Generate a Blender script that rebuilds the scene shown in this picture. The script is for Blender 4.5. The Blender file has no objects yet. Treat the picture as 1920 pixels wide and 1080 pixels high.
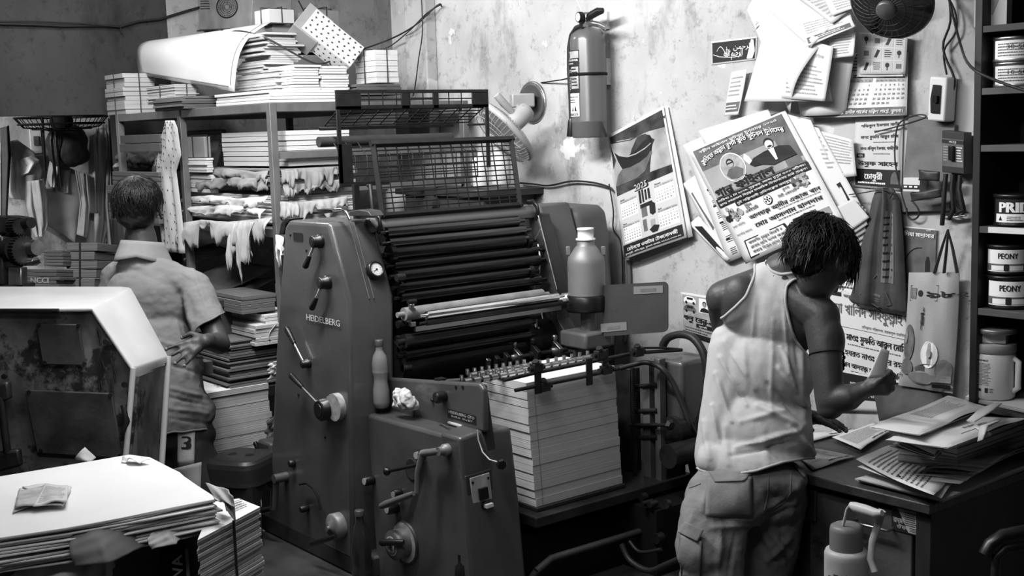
import bpy, math, random, re
import numpy as np
from mathutils import Vector as V, Matrix, noise
from mathutils.geometry import delaunay_2d_cdt
sc = bpy.context.scene
C = sc.collection
# ---------------------------------------------------------------- camera
F = 2300.0; EYE = V((0, 0, 1.73))
AZ = math.radians(38.4); PITCH = math.radians(7.33); ROLL = 0.031
_h = V((-math.cos(AZ), math.sin(AZ), 0)); _r0 = V((math.sin(AZ), math.cos(AZ), 0))
FW = (_h*math.cos(PITCH) - V((0, 0, 1))*math.sin(PITCH)).normalized()
_u0 = _r0.cross(FW).normalized()
RT = (_r0*math.cos(ROLL) - _u0*math.sin(ROLL)).normalized()
UP = (_r0*math.sin(ROLL) + _u0*math.cos(ROLL)).normalized()
cd = bpy.data.cameras.new('camera'); cam = bpy.data.objects.new('camera', cd); C.objects.link(cam)
cd.sensor_width = 36; cd.lens = F/1920*36; cd.clip_start = .05; cd.clip_end = 60
m3 = Matrix((RT, UP, -FW)).transposed()
cam.matrix_world = Matrix.Translation(EYE) @ m3.to_4x4()
sc.camera = cam
# ---------------------------------------------------------------- look
vs = sc.view_settings
vs.view_transform = 'Standard'; vs.look = 'None'; vs.gamma = 1; vs.use_curve_mapping = False
vs.exposure = 0.40
sc.cycles.use_denoising = True
sc.cycles.max_bounces = 6; sc.cycles.diffuse_bounces = 3; sc.cycles.glossy_bounces = 3
sc.cycles.transmission_bounces = 5; sc.cycles.transparent_max_bounces = 8
sc.cycles.caustics_reflective = False; sc.cycles.caustics_refractive = False
w = bpy.data.worlds.new('world'); sc.world = w; w.use_nodes = True
w.node_tree.nodes['Background'].inputs[0].default_value = (.5, .5, .5, 1)
w.node_tree.nodes['Background'].inputs[1].default_value = .12
def area(name, loc, target, size, sizey, power):
    l = bpy.data.lights.new(name, 'AREA'); l.energy = power; l.shape = 'RECTANGLE'; l.size = size; l.size_y = sizey
    o = bpy.data.objects.new(name, l); C.objects.link(o); o.location = loc
    o.rotation_euler = (V(target)-V(loc)).to_track_quat('-Z', 'Y').to_euler()
    return o
area('tube_light_machine', (-3.4, 1.45, 2.70), (-4.1, 3.1, 1.3), 1.2, .10, 52)
area('tube_light_desk', (-2.5, 1.35, 2.75), (-2.1, 3.3, 1.2), 1.0, .10, 21)
area('tube_light_front', (-1.5, .6, 2.75), (-2.6, 1.9, .8), 1.2, .12, 10)
area('tube_light_store', (-5.2, 1.9, 2.85), (-5.2, 2.0, 1.0), .8, .12, 15)
area('tube_light_back_room', (-7.0, .9, 2.2), (-8.0, 1.0, 1.2), .6, .2, 48)
# ---------------------------------------------------------------- pixel rays to points at known planes
def ray(px, py): return FW + RT*((px-960)/F) + UP*((540-py)/F)
def onY(px, py, y): d = ray(px, py); return EYE + d*((y-EYE.y)/d.y)
def onX(px, py, x): d = ray(px, py); return EYE + d*((x-EYE.x)/d.x)
def onZ(px, py, z): d = ray(px, py); return EYE + d*((z-EYE.z)/d.z)
def at(px, py, dist): return EYE + ray(px, py)*dist
X, Y, Z = V((1, 0, 0)), V((0, 1, 0)), V((0, 0, 1))
def rv(*a): return V(a)
# ---------------------------------------------------------------- mesh collector
def frame_of(d):
    d = d.normalized(); a = V((0, 0, 1)) if abs(d.z) < .95 else V((1, 0, 0))
    u = d.cross(a).normalized(); return u, d.cross(u).normalized()
class MB:
    def __init__(s): s.v = []; s.f = []; s.m = []; s.s = []
    def add(s, vs, fs, m=0, smooth=False):
        b = len(s.v); s.v += [tuple(p) for p in vs]
        s.f += [tuple(i+b for i in f) for f in fs]; s.m += [m]*len(fs); s.s += [smooth]*len(fs); return s
    def hexa(s, p, m=0):
        return s.add(p, [(3, 2, 1, 0), (4, 5, 6, 7), (0, 1, 5, 4), (1, 2, 6, 5), (2, 3, 7, 6), (3, 0, 4, 7)], m)
    def box(s, a, b, m=0):
        (x0, y0, z0), (x1, y1, z1) = a, b
        return s.hexa([(x0, y0, z0), (x1, y0, z0), (x1, y1, z0), (x0, y1, z0), (x0, y0, z1), (x1, y0, z1), (x1, y1, z1), (x0, y1, z1)], m)
    def obox(s, c, ax, ay, az, m=0):
        c = V(c); return s.hexa([c-ax-ay-az, c+ax-ay-az, c+ax+ay-az, c-ax+ay-az, c-ax-ay+az, c+ax-ay+az, c+ax+ay+az, c-ax+ay+az], m)
    def rbox(s, c, sx, sy, sz, yaw=0, m=0):
        a, b = math.cos(yaw), math.sin(yaw)
        return s.obox(c, V((a, b, 0))*sx/2, V((-b, a, 0))*sy/2, V((0, 0, sz/2)), m)
    def prism(s, poly, vec, m=0, mcap=None):
        n = len(poly); vec = V(vec); P = [V(p) for p in poly]
        mcap = m if mcap is None else mcap
        b = len(s.v); s.v += [tuple(p) for p in P] + [tuple(p+vec) for p in P]
        s.f.append(tuple(b+i for i in range(n))); s.m.append(mcap); s.s.append(False)
        s.f.append(tuple(b+n+i for i in reversed(range(n)))); s.m.append(mcap); s.s.append(False)
        for i in range(n):
            j = (i+1) % n; s.f.append((b+j, b+i, b+n+i, b+n+j)); s.m.append(m); s.s.append(False)
        return s
    def cyl(s, p0, p1, r0, r1=None, n=16, m=0, caps=True, smooth=True):
        p0, p1 = V(p0), V(p1); r1 = r0 if r1 is None else r1; u, w_ = frame_of(p1-p0)
        ring = [u*math.cos(t)+w_*math.sin(t) for t in [2*math.pi*i/n for i in range(n)]]
        s.add([p0+q*r0 for q in ring]+[p1+q*r1 for q in ring], [(i, (i+1) % n, n+(i+1) % n, n+i) for i in range(n)], m, smooth)
        if caps:
            s.add([p0+q*r0 for q in ring], [tuple(reversed(range(n)))], m); s.add([p1+q*r1 for q in ring], [tuple(range(n))], m)
        return s
    def tube(s, pts, r, n=8, m=0, caps=True, smooth=True, flat=1):
        pts = [V(p) for p in pts]; k = len(pts); rr = r if isinstance(r, (list, tuple)) else [r]*k
        vs = []; u = None
        for i, p in enumerate(pts):
            d = (pts[min(i+1, k-1)]-pts[max(i-1, 0)])
            if d.length < 1e-9: d = V((0, 0, 1))
            d.normalize()
            if u is None: u, w_ = frame_of(d)
            else:
                u = (u-d*u.dot(d)); u = u.normalized() if u.length > 1e-6 else frame_of(d)[0]
                w_ = d.cross(u)
            vs += [p+(u*math.cos(2*math.pi*j/n)+w_*math.sin(2*math.pi*j/n)*flat)*rr[i] for j in range(n)]
        fs = [(i*n+j, i*n+(j+1) % n, (i+1)*n+(j+1) % n, (i+1)*n+j) for i in range(k-1) for j in range(n)]
        s.add(vs, fs, m, smooth)
        if caps: s.add(vs[:n], [tuple(reversed(range(n)))], m); s.add(vs[-n:], [tuple(range(n))], m)
        return s
    def lathe(s, prof, base, axis=(0, 0, 1), n=24, m=0, smooth=True, sx=1, u=None):
        base = V(base); axis = V(axis).normalized(); a, b = frame_of(axis)
        if u is not None: a = V(u).normalized(); b = axis.cross(a)
        vs = [base+axis*h+(a*math.cos(2*math.pi*j/n)*sx+b*math.sin(2*math.pi*j/n))*r for r, h in prof for j in range(n)]
        fs = [(i*n+j, i*n+(j+1) % n, (i+1)*n+(j+1) % n, (i+1)*n+j) for i in range(len(prof)-1) for j in range(n)]
        s.add(vs, fs, m, smooth)
        if prof[0][0] > 1e-5: s.add(vs[:n], [tuple(reversed(range(n)))], m)
        if prof[-1][0] > 1e-5: s.add(vs[-n:], [tuple(range(n))], m)
        return s
    def ell(s, c, r, rot=None, n=12, k=8, m=0):
        c = V(c); rot = rot or Matrix.Identity(3); vs = []; fs = []
        for i in range(k+1):
            ph = math.pi*i/k
            for j in range(n):
                t = 2*math.pi*j/n
                vs.append(c+rot @ V((r[0]*math.sin(ph)*math.cos(t), r[1]*math.sin(ph)*math.sin(t), r[2]*math.cos(ph))))
        fs = [(i*n+j, (i+1)*n+j, (i+1)*n+(j+1) % n, i*n+(j+1) % n) for i in range(k) for j in range(n)]
        return s.add(vs, fs, m, True)
    def grid(s, fn, nu, nv, m=0, thick=0, smooth=True):
        P = [[V(fn(i/nu, j/nv)) for j in range(nv+1)] for i in range(nu+1)]
        vs = [p for r in P for p in r]
        q = lambda i, j: i*(nv+1)+j
        fs = [(q(i, j), q(i+1, j), q(i+1, j+1), q(i, j+1)) for i in range(nu) for j in range(nv)]
        if thick:
            off = []
            for i in range(nu+1):
                for j in range(nv+1):
                    a = P[min(i+1, nu)][j]-P[max(i-1, 0)][j]; b = P[i][min(j+1, nv)]-P[i][max(j-1, 0)]
                    nn = a.cross(b); nn = nn.normalized() if nn.length > 1e-12 else V((0, 0, 1))
                    off.append(P[i][j]-nn*thick)
            N = len(vs); vs += off; fs2 = [tuple(N+k for k in reversed(f)) for f in fs]
            bd = [q(i, 0) for i in range(nu+1)]+[q(nu, j) for j in range(1, nv+1)]+[q(i, nv) for i in range(nu-1, -1, -1)]+[q(0, j) for j in range(nv-1, 0, -1)]
            fs3 = [(bd[(k+1) % len(bd)], bd[k], bd[k]+N, bd[(k+1) % len(bd)]+N) for k in range(len(bd))]
            fs = fs+fs2+fs3
        return s.add(vs, fs, m, smooth)
ORG = {}
def build(name, mb, mats, parent=None, bevel=0, seg=2, weighted=False, org=None):
    o_ = org if org is not None else (ORG[parent.name] if parent is not None else None)
    if o_ is None:
        a = np.array(mb.v); o_ = V(((a[:, 0].min()+a[:, 0].max())/2, (a[:, 1].min()+a[:, 1].max())/2, a[:, 2].min()))
    me = bpy.data.meshes.new(name)
    me.from_pydata([tuple(V(p)-o_) for p in mb.v], [], mb.f)
    me.polygons.foreach_set('material_index', mb.m); me.polygons.foreach_set('use_smooth', mb.s)
    if not isinstance(mats, (list, tuple)): mats = [mats]
    for m_ in mats: me.materials.append(m_)
    me.update()
    o = bpy.data.objects.new(name, me); C.objects.link(o)
    if parent is not None: o.parent = parent
    else: o.location = o_
    ORG[o.name] = o_
    if bevel:
        b = o.modifiers.new('bevel', 'BEVEL'); b.width = bevel; b.segments = seg; b.limit_method = 'ANGLE'; b.angle_limit = math.radians(35)
        b.use_clamp_overlap = True
        for p in me.polygons: p.use_smooth = True
        try: me.set_sharp_from_angle(angle=math.radians(35))
        except Exception: pass
    return o
def tag(o, label, cat, group=None, kind=None):
    o['label'] = label; o['category'] = cat
    if group: o['group'] = group
    if kind: o['kind'] = kind
    return o
def thing(name, label, cat, loc, group=None):
    o = bpy.data.objects.new(name, None); C.objects.link(o); o.location = loc; o.empty_display_size = .05
    ORG[o.name] = V(loc); return tag(o, label, cat, group)
def struct(name, mb, mats, bevel=0):
    o = build(name, mb, mats, bevel=bevel); o['kind'] = 'structure'; return o
def single(name, mb, mats, label, cat, group=None, bevel=0, kind=None):
    return tag(build(name, mb, mats, bevel=bevel), label, cat, group, kind)
def copy_tree(o, parent=None):
    c = o.copy(); C.objects.link(c)
    if parent is not None: c.parent = parent
    for ch in list(o.children): copy_tree(ch, c)
    return c
# ---------------------------------------------------------------- materials
MC = {}
def mat(name, g, rough=.6, metal=0, var=0, vs=6, bump=0, bs=60, spec=.4, layers=0, stretch=(1, 1, 1), coat=0, dark=0, dscale=3, dthr=.6, tr=0, ior=1.45):
    if name in MC: return MC[name]
    m = bpy.data.materials.new(name); m.use_nodes = True; MC[name] = m
    nt = m.node_tree; N = nt.nodes; L = nt.links; b = N['Principled BSDF']
    b.inputs['Roughness'].default_value = rough; b.inputs['Metallic'].default_value = metal
    b.inputs['Specular IOR Level'].default_value = spec; b.inputs['Coat Weight'].default_value = coat; b.inputs['Coat Roughness'].default_value = .15
    b.inputs['IOR'].default_value = ior
    if tr: b.inputs['Transmission Weight'].default_value = tr
    tc = N.new('ShaderNodeTexCoord'); mp = N.new('ShaderNodeMapping'); L.new(tc.outputs['Object'], mp.inputs[0]); mp.inputs['Scale'].default_value = stretch
    col = None
    if var or layers:
        if layers: mp.inputs['Scale'].default_value = (.6, .6, layers)
        n = N.new('ShaderNodeTexNoise'); n.inputs['Scale'].default_value = 1 if layers else vs; n.inputs['Detail'].default_value = 3 if layers else 6
        L.new(mp.outputs[0], n.inputs[0])
        r = N.new('ShaderNodeValToRGB'); a = g*(1-(var or .5)); c_ = min(1, g*(1+(var or .5)))
        r.color_ramp.elements[0].position = .32; r.color_ramp.elements[1].position = .68
        r.color_ramp.elements[0].color = (a, a, a, 1); r.color_ramp.elements[1].color = (c_, c_, c_, 1)
        L.new(n.outputs[0], r.inputs[0]); col = r.outputs[0]
    if dark:
        n = N.new('ShaderNodeTexNoise'); n.inputs['Scale'].default_value = dscale; n.inputs['Detail'].default_value = 8; n.inputs['Roughness'].default_value = .7
        L.new(mp.outputs[0], n.inputs[0])
        r = N.new('ShaderNodeValToRGB'); r.color_ramp.elements[0].position = dthr; r.color_ramp.elements[1].position = dthr+.06
        r.color_ramp.elements[0].color = (1, 1, 1, 1); r.color_ramp.elements[1].color = (1-dark,)*3+(1,)
        L.new(n.outputs[0], r.inputs[0])
        mx = N.new('ShaderNodeMix'); mx.data_type = 'RGBA'; mx.blend_type = 'MULTIPLY'; mx.inputs[0].default_value = 1
        if col: L.new(col, mx.inputs[6])
        else: mx.inputs[6].default_value = (g, g, g, 1)
        L.new(r.outputs[0], mx.inputs[7]); col = mx.outputs[2]
    if col: L.new(col, b.inputs['Base Color'])
    else: b.inputs['Base Color'].default_value = (g, g, g, 1)
    if bump or layers:
        n = N.new('ShaderNodeTexNoise'); n.inputs['Scale'].default_value = 1 if layers else bs; n.inputs['Detail'].default_value = 4
        L.new(mp.outputs[0], n.inputs[0])
        bp = N.new('ShaderNodeBump'); bp.inputs['Strength'].default_value = bump or .5; bp.inputs['Distance'].default_value = .004
        L.new(n.outputs[0], bp.inputs['Height']); L.new(bp.outputs[0], b.inputs['Normal'])
    return m
M_paint = mat('machine paint', .062, .36, 0, .22, 5, .12, 160, .5, coat=.4)
M_paintd = mat('dark machine paint', .035, .45, 0, .3, 6, .1, 120)
M_black = mat('black plastic', .009, .32, spec=.4)
M_blackm = mat('matte black', .006, .75, spec=.2)
M_iron = mat('oily iron', .028, .42, .55, .45, 14, .25, 60)
M_chrome = mat('chrome', .75, .13, 1)
M_steel = mat('worn steel', .42, .32, 1, .3, 20, .05, 90)
M_alu = mat('aluminium', .55, .4, .9, .15, 20)
M_roller = mat('ink roller', .004, .13, 0, .2, 8, spec=.35)
M_damp = mat('damping sleeve', .20, .85, 0, .18, 20, .3, 200)
M_paper = mat('paper', .66, .75, 0, .05, 3)
M_paper2 = mat('aged paper', .56, .8, 0, .12, 4)
M_paper3 = mat('brown paper', .24, .85, 0, .2, 5, .15, 30)
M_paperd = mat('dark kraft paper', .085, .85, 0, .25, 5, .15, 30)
M_edge = mat('paper edges', .60, .85, layers=420, var=.22, bump=.5)
M_edge2 = mat('aged paper edges', .42, .85, layers=300, var=.35, bump=.6)
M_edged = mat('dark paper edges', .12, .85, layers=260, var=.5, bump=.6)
M_ink = mat('print ink', .012, .6)
M_ink2 = mat('grey print ink', .11, .6, 0, .3, 20)
M_ink3 = mat('light print ink', .33, .6, 0, .25, 30)
M_white = mat('white print', .8, .7)
M_white2 = mat('white plastic', .68, .35, 0, .06, 5)
M_rubber = mat('black rubber', .016, .5)
M_wire = mat('black wire', .02, .5)
# ---------------------------------------------------------------- lettering
GC = {}
def _txt(s_):
    c = bpy.data.curves.new('glyph', 'FONT'); c.body = s_; c.size = 1; c.resolution_u = 2; c.fill_mode = 'NONE'
    o = bpy.data.objects.new('glyph', c); C.objects.link(o); bpy.context.view_layer.update()
    me = o.evaluated_get(bpy.context.evaluated_depsgraph_get()).to_mesh()
    vs_ = [tuple(v.co[:2]) for v in me.vertices] if me else []; es = [tuple(e.vertices) for e in me.edges] if me else []
    bpy.data.objects.remove(o); bpy.data.curves.remove(c)
    return vs_, es
def _w(s_):
    v_, _e = _txt(s_); xs = [p[0] for p in v_]; return (max(xs)-min(xs)) if xs else 0
_HH = _w('HH')
def glyph(ch):
    if ch in GC: return GC[ch]
    adv = .3 if ch == ' ' else _w('H'+ch+'H')-_HH
    vs_, es = _txt(ch); out = ([], [], adv)
    if vs_:
        try:
            r = delaunay_2d_cdt([V(p) for p in vs_], es, [], 0, 1e-6)
            ov, of = r[0], r[2]; A = np.array([vs_[e[0]] for e in es]); B = np.array([vs_[e[1]] for e in es]); fs = []
            for f in of:
                c = sum((ov[i] for i in f), V((0, 0)))/len(f)
                x, y = c.x, c.y
                up = (A[:, 1] <= y) & (B[:, 1] > y); dn = (A[:, 1] > y) & (B[:, 1] <= y)
                cr = (B[:, 0]-A[:, 0])*(y-A[:, 1])-(x-A[:, 0])*(B[:, 1]-A[:, 1])
                wn = int((up & (cr > 0)).sum()-(dn & (cr < 0)).sum())
                if wn != 0: fs.append(tuple(f))
            out = ([(p.x, p.y) for p in ov], fs, adv)
        except Exception as ex: print('glyph', ch, ex)
    GC[ch] = out; return out
def layout(s_):
    """[(char, x, y, sx, sy)], width — Bengali clusters placed by hand."""
    out = []; x = 0
    def bb(ch):
        v_ = glyph(ch)[0]; xs = [p[0] for p in v_] or [0]; return min(xs), max(xs)
    i = 0; n = len(s_); CONS = lambda c: 'ক' <= c <= 'হ' or c in 'য়ড়ঢ়ৎ'
    while i < n:
        c = s_[i]
        if CONS(c):
            cs = [c]; j = i+1
            while j < n and s_[j] == '়': j += 1
            while j+1 < n and s_[j] == '্' and CONS(s_[j+1]): cs.append(s_[j+1]); j += 2
            sign = ''
            if j < n and s_[j] in 'ািীুূৃেৈোৌ': sign = s_[j]; j += 1
            pre = {'ি': 'ি', 'ে': 'ে', 'ৈ': 'ৈ', 'ো': 'ে', 'ৌ': 'ে'}.get(sign)
            if pre: out.append((pre, x, 0, 1, 1)); x += glyph(pre)[2]
            reph = cs[0] == 'র' and len(cs) > 1
            if reph: cs = cs[1:]
            x0 = x; out.append((cs[0], x, 0, 1, 1)); x += glyph(cs[0])[2]
            for k in cs[1:]:
                if k == 'য': out.append((k, x-.04, 0, .55, 1)); x += glyph(k)[2]*.5
                elif k == 'র': out.append(('~', x0+.05, -.28, .9, .7))
                else: out.append((k, x0+.12, -.22, .62, .62))
            if reph: out.append(('`', x-.32, .22, 1, 1))
            if sign in ('ু', 'ূ', 'ৃ'):
                a, b = bb(sign); out.append((sign, x0+(x-x0)*.6-(a+b)/2, -.02, 1, 1))
            elif sign in ('া', 'ী'): out.append((sign, x, 0, 1, 1)); x += glyph(sign)[2]
            elif sign in ('ো', 'ৌ'): out.append(('া', x, 0, 1, 1)); x += glyph('া')[2]
            i = j
        else:
            if c == '্': i += 1; continue
            out.append((c, x, 0, 1, 1)); x += glyph(c)[2]; i += 1
    return out, x
class Fr:
    """a flat printed face: origin at the bottom left, u to the right, v up, sizes in metres"""
    def __init__(s, bl, br, tl):
        s.o = V(bl); s.w = (V(br)-V(bl)).length; s.h = (V(tl)-V(bl)).length
        s.u = (V(br)-V(bl)).normalized(); s.v = (V(tl)-V(bl)).normalized(); s.n = s.u.cross(s.v).normalized()
        s.bend = None
    def p(s, x, y, e=0): # fractions
        q = s.o+s.u*(x*s.w)+s.v*(y*s.h)+s.n*e
        if s.bend: q = q+s.n*s.bend(x, y)
        return q
def text(mb, fr, s_, x, y, size, m=0, align='l', bold=0, e=.0012, rot=0, sx=1, fit=None, arc=0):
    """size and positions in fractions of the frame height / width"""
    lay, wd = layout(s_); k = size*fr.h
    if fit: sx = fit*fr.w/(wd*k)
    tw = wd*k*sx/fr.w; x0 = {'l': 0, 'c': -tw/2, 'r': -tw}[align]
    ca, sa = math.cos(rot), math.sin(rot)
    for ch, gx, gy, ax, ay in lay:
        gv, gf, _ = glyph(ch)
        if not gf: continue
        for bo in ([0] if not bold else [-bold, 0, bold]):
            pts = []
            for a, b in gv:
                dx = (gx+bo+a*ax)*k*sx/fr.w+x0; dy = (gy+b*ay)*k/fr.h
                if arc:
                    t = (dx/tw) if tw else 0; dy += arc*(4*(t if align == 'c' else t-.5)**2-1)*-1
                X_ = dx*fr.w; Y_ = dy*fr.h
                pts.append(fr.p(x+(X_*ca-Y_*sa)/fr.w, y+(X_*sa+Y_*ca)/fr.h, e+(.0003 if bo > 0 else 0 if bo == 0 else -.0003)))
            mb.add(pts, gf, m)
def rect(mb, fr, x0, y0, x1, y1, m=0, e=.0006, n=1):
    for i in range(n):
        a = x0+(x1-x0)*i/n; b = x0+(x1-x0)*(i+1)/n
        mb.add([fr.p(a, y0, e), fr.p(b, y0, e), fr.p(b, y1, e), fr.p(a, y1, e)], [(0, 1, 2, 3)], m)
def poly(mb, fr, pts, m=0, e=.0007): mb.add([fr.p(a, b, e) for a, b in pts], [tuple(range(len(pts)))], m)
def disc(mb, fr, x, y, rx, ry=None, m=0, e=.0008, n=20):
    ry = rx*fr.w/fr.h if ry is None else ry
    poly(mb, fr, [(x+rx*math.cos(2*math.pi*i/n), y+ry*math.sin(2*math.pi*i/n)) for i in range(n)], m, e)
def scribble(mb, fr, x0, y0, x1, y1, rows, m=0, e=.0007, seed=0, fill=.45, slope=0):
    """lines of small print, too small to read"""
    R = random.Random(seed); h = (y1-y0)/rows
    for r in range(rows):
        y = y1-(r+1)*h+h*.25; x = x0
        end = x1-(x1-x0)*R.random()*.25
        while x < end:
            l = (x1-x0)*R.uniform(.02, .07); rect(mb, fr, x, y, min(x+l, x1), y+h*fill*R.uniform(.75, 1), m, e); x += l+(x1-x0)*.012
def sheet(fr, curl=.004, seed=0, nu=8, nv=8, thick=.0008, m=0, mb=None):
    mb = mb or MB(); R = random.Random(seed)
    a, b, c_, d_ = [R.uniform(-1, 1)*curl for _ in range(4)]
    def fn(u, v):
        k = (a*(1-u)*(1-v)**2+b*u*(1-v)**2+c_*u*v*v+d_*(1-u)*v*v)
        return fr.p(u, v, -abs(k)*0)+fr.n*(0 if curl == 0 else k*.0)
    mb.grid(fn, nu, nv, m, thick); return mb
# ================================================================ the room
def wall_material(name, g, dark=False):
    m = mat(name, g, .85, bump=.35, bs=22)
    nt = m.node_tree; N = nt.nodes; L = nt.links; b = N['Principled BSDF']
    tc = [n for n in N if n.type == 'TEX_COORD'][0]
    def ns(scale, det, rough=.6, st=(1, 1, 1)):
        mp = N.new('ShaderNodeMapping'); mp.inputs['Scale'].default_value = st; L.new(tc.outputs['Object'], mp.inputs[0])
        n = N.new('ShaderNodeTexNoise'); n.inputs['Scale'].default_value = scale; n.inputs['Detail'].default_value = det; n.inputs['Roughness'].default_value = rough
        L.new(mp.outputs[0], n.inputs[0]); return n.outputs[0]
    def ramp(src, p0, c0, p1, c1):
        r = N.new('ShaderNodeValToRGB'); e = r.color_ramp.elements
        e[0].position = p0; e[1].position = p1; e[0].color = (c0,)*3+(1,); e[1].color = (c1,)*3+(1,); L.new(src, r.inputs[0]); return r.outputs[0]
    def mul(a, b_, f=1, t='MULTIPLY'):
        x = N.new('ShaderNodeMix'); x.data_type = 'RGBA'; x.blend_type = t; x.inputs[0].default_value = f
        L.new(a, x.inputs[6]); L.new(b_, x.inputs[7]); return x.outputs[2]
    c = ramp(ns(1.6, 8), .3, g*.66, .7, min(1, g*1.14))
    c = mul(c, ramp(ns(14, 10, .75), .30, .45, .46, 1))          # grime specks
    c = mul(c, ramp(ns(45, 6, .8), .30, .35, .37, 1))            # small pits
    c = mul(c, ramp(ns(3.3, 9, .7, (1, 1, .45)), .34, .45, .46, 1), .8)
    pe = ramp(ns(4.5, 5, .55), .66, 0, .67, 1)                   # flaked patches showing pale undercoat
    x = N.new('ShaderNodeMix'); x.data_type = 'RGBA'; L.new(pe, x.inputs[0]); L.new(c, x.inputs[6])
    x.inputs[7].default_value = (min(1, g*1.2),)*3+(1,)
    L.new(x.outputs[2] if not dark else c, b.inputs['Base Color']); return m
M_wall = wall_material('plaster wall', .50)
M_walld = wall_material('dark partition wall', .055, True)  # partition surface, much darker in tone than the other walls
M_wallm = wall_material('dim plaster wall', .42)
M_floor = mat('concrete floor', .09, .8, var=.35, vs=3, bump=.3, bs=30)
struct('floor', MB().box((-9, -2.6, -.1), (2.2, 4.4, 0)), M_floor)
struct('ceiling', MB().box((-9, -2.6, 3.0), (2.2, 4.4, 3.1)), mat('ceiling', .45, .9))
struct('wall_back', MB().box((-5.03, 3.3, 0), (2.2, 3.42, 3.0)), M_wall)
# pilaster against the wall by the shelf
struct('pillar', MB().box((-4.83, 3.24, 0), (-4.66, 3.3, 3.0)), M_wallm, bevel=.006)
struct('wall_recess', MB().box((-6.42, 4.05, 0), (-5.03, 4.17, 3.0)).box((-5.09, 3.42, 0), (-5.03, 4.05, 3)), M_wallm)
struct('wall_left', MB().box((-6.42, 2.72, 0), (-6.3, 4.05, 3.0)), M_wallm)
struct('partition', MB().box((-6.42, -2.6, 1.875), (-6.3, 2.72, 3.0)).box((-6.42, 2.42, 0), (-6.3, 2.72, 1.875)).box((-6.42, -2.6, 0), (-6.3, .2, 1.875)), M_walld)
struct('wall_far', MB().box((-8.1, -2.6, 0), (-8.0, 4.17, 3.0)), wall_material('back room wall', .50))
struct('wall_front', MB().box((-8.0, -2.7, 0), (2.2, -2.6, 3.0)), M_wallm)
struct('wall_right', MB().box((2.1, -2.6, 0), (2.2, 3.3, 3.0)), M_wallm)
# ================================================================ the big offset press
press = thing('printing_press', 'large dark grey offset printing press with rollers, levers and wire guards in the middle', 'printing press', (-3.3, 2.4, .3))
YF, YB = 1.97, 2.14            # operator side cover
FY, FY2 = 2.80, 2.86           # far frame
def pY(pts, y): return [onY(a, b, y) for a, b in pts]
def pX(pts, x): return [onX(a, b, x) for a, b in pts]
mb = MB(); mb.prism(pY([(502, 976), (661, 1054), (654, 565), (616, 418), (540, 413), (533, 425), (518, 635)], YF), (0, YB-YF, 0))
cover = build('side_cover', mb, M_paint, press, bevel=.014, seg=3)
# raised seams on the sloping top of the cover
a0, a1 = onY(616, 418, YF), onY(654, 565, YF); s_ = a1-a0; nrm = V((s_.z, 0, -s_.x)).normalized()
if nrm.x < 0: nrm = -nrm
mb = MB()
for yy in (2.045, 2.062):
    p, q = V((a0.x, yy, a0.z)), V((a1.x, yy, a1.z)); mb.tube([p+nrm*.001, q+nrm*.001], .0022, 6)
build('raised_seam', mb, M_paint, cover)
# gauge
gp = onX(670, 516, -3.30); t_ = (a0.z-gp.z)/(a0.z-a1.z); gc = V((a0.x+(a1.x-a0.x)*t_, 2.085, gp.z))
mb = MB(); mb.lathe([(.027, 0), (.030, .006), (.030, .022), (.027, .027), (.022, .027), (.0215, .023)], gc, nrm, 28)
g_ = build('pressure_gauge', mb, M_black, press)
mb = MB(); mb.lathe([(.0215, .0235), (.001, .0238)], gc, nrm, 28)
k = build('gauge_dial', mb, mat('dial face', .6, .5), g_)
u_, w_ = frame_of(nrm); mb = MB()
for i in range(11):
    t = -2.2+i*.44; d = u_*math.sin(t)+w_*math.cos(t); c = gc+nrm*.0245; mb.tube([c+d*.0155, c+d*.019], .0005, 4)
mb.tube([gc+nrm*.0245-u_*.004, gc+nrm*.0245+u_*.012+w_*.006], .0009, 4); mb.ell(gc+nrm*.0245, (.003,)*3)
build('needle', mb, M_ink, g_)
# frame for lettering on the operator side
def face_frame(x0, y0, x1, y1, y, up_px):
    bl = onY(x0, y0, y); br = onY(x1, y1, y); tl = onY(x0, y0-up_px, y); br.z = bl.z; tl.x = bl.x; return Fr(bl, br, tl)
fr = face_frame(576, 600, 640, 611, YF-.001, 13)
mb = MB(); text(mb, fr, 'HEIDELBERG', 0, .05, 1.25, fit=1.0, bold=.03, e=.004); 
build('maker_name', mb, mat('name chrome', .7, .4, .3), press)
mb = MB(); fr = face_frame(551, 451, 568, 451, YF-.001, 15); rect(mb, fr, 0, 0, 1, 1, e=.0012); build('dark_sticker', mb, M_ink, press)
# control levers: hub, rod, grip
def lever(hx, hy, gx, gy, r=.020, y=YF, depth=.035, rr=.005, gl=.45, gr=.010, out=.0, name='control_lever'):
    h = onY(hx, hy, y); g = onY(gx, gy, y-out)
    mb = MB(); mb.lathe([(r*1.15, 0), (r*1.15, depth*.35), (r, depth*.4), (r, depth*.9), (r*.85, depth)], h, (0, -1, 0), 24)
    hub = build(name, mb, M_black, press)
    mb = MB(); mb.lathe([(r*.62, depth), (r*.6, depth+.002)], h, (0, -1, 0), 20); build('hub_cap', mb, M_iron if r < .03 else M_black, hub)
    a = h+V((0, -depth*.6, 0)); b = g+V((0, -depth*.8, 0)); d = b-a
    mb = MB(); mb.cyl(a, a+d*(1-gl*.5), rr, n=10); build('rod', mb, M_chrome, hub)
    mb = MB(); mb.tube([a+d*(1-gl), a+d*(1-gl*.8), a+d*.93, a+d*.99, a+d*1.0], [gr*.7, gr*.85, gr*1.1, gr*.9, gr*.3], 12); build('grip', mb, M_black, hub)
    return hub
lever(602, 452, 586, 500); lever(616, 529, 598, 578)
lever(580, 681, 548, 612, r=.014, depth=.03, rr=.004)
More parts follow.
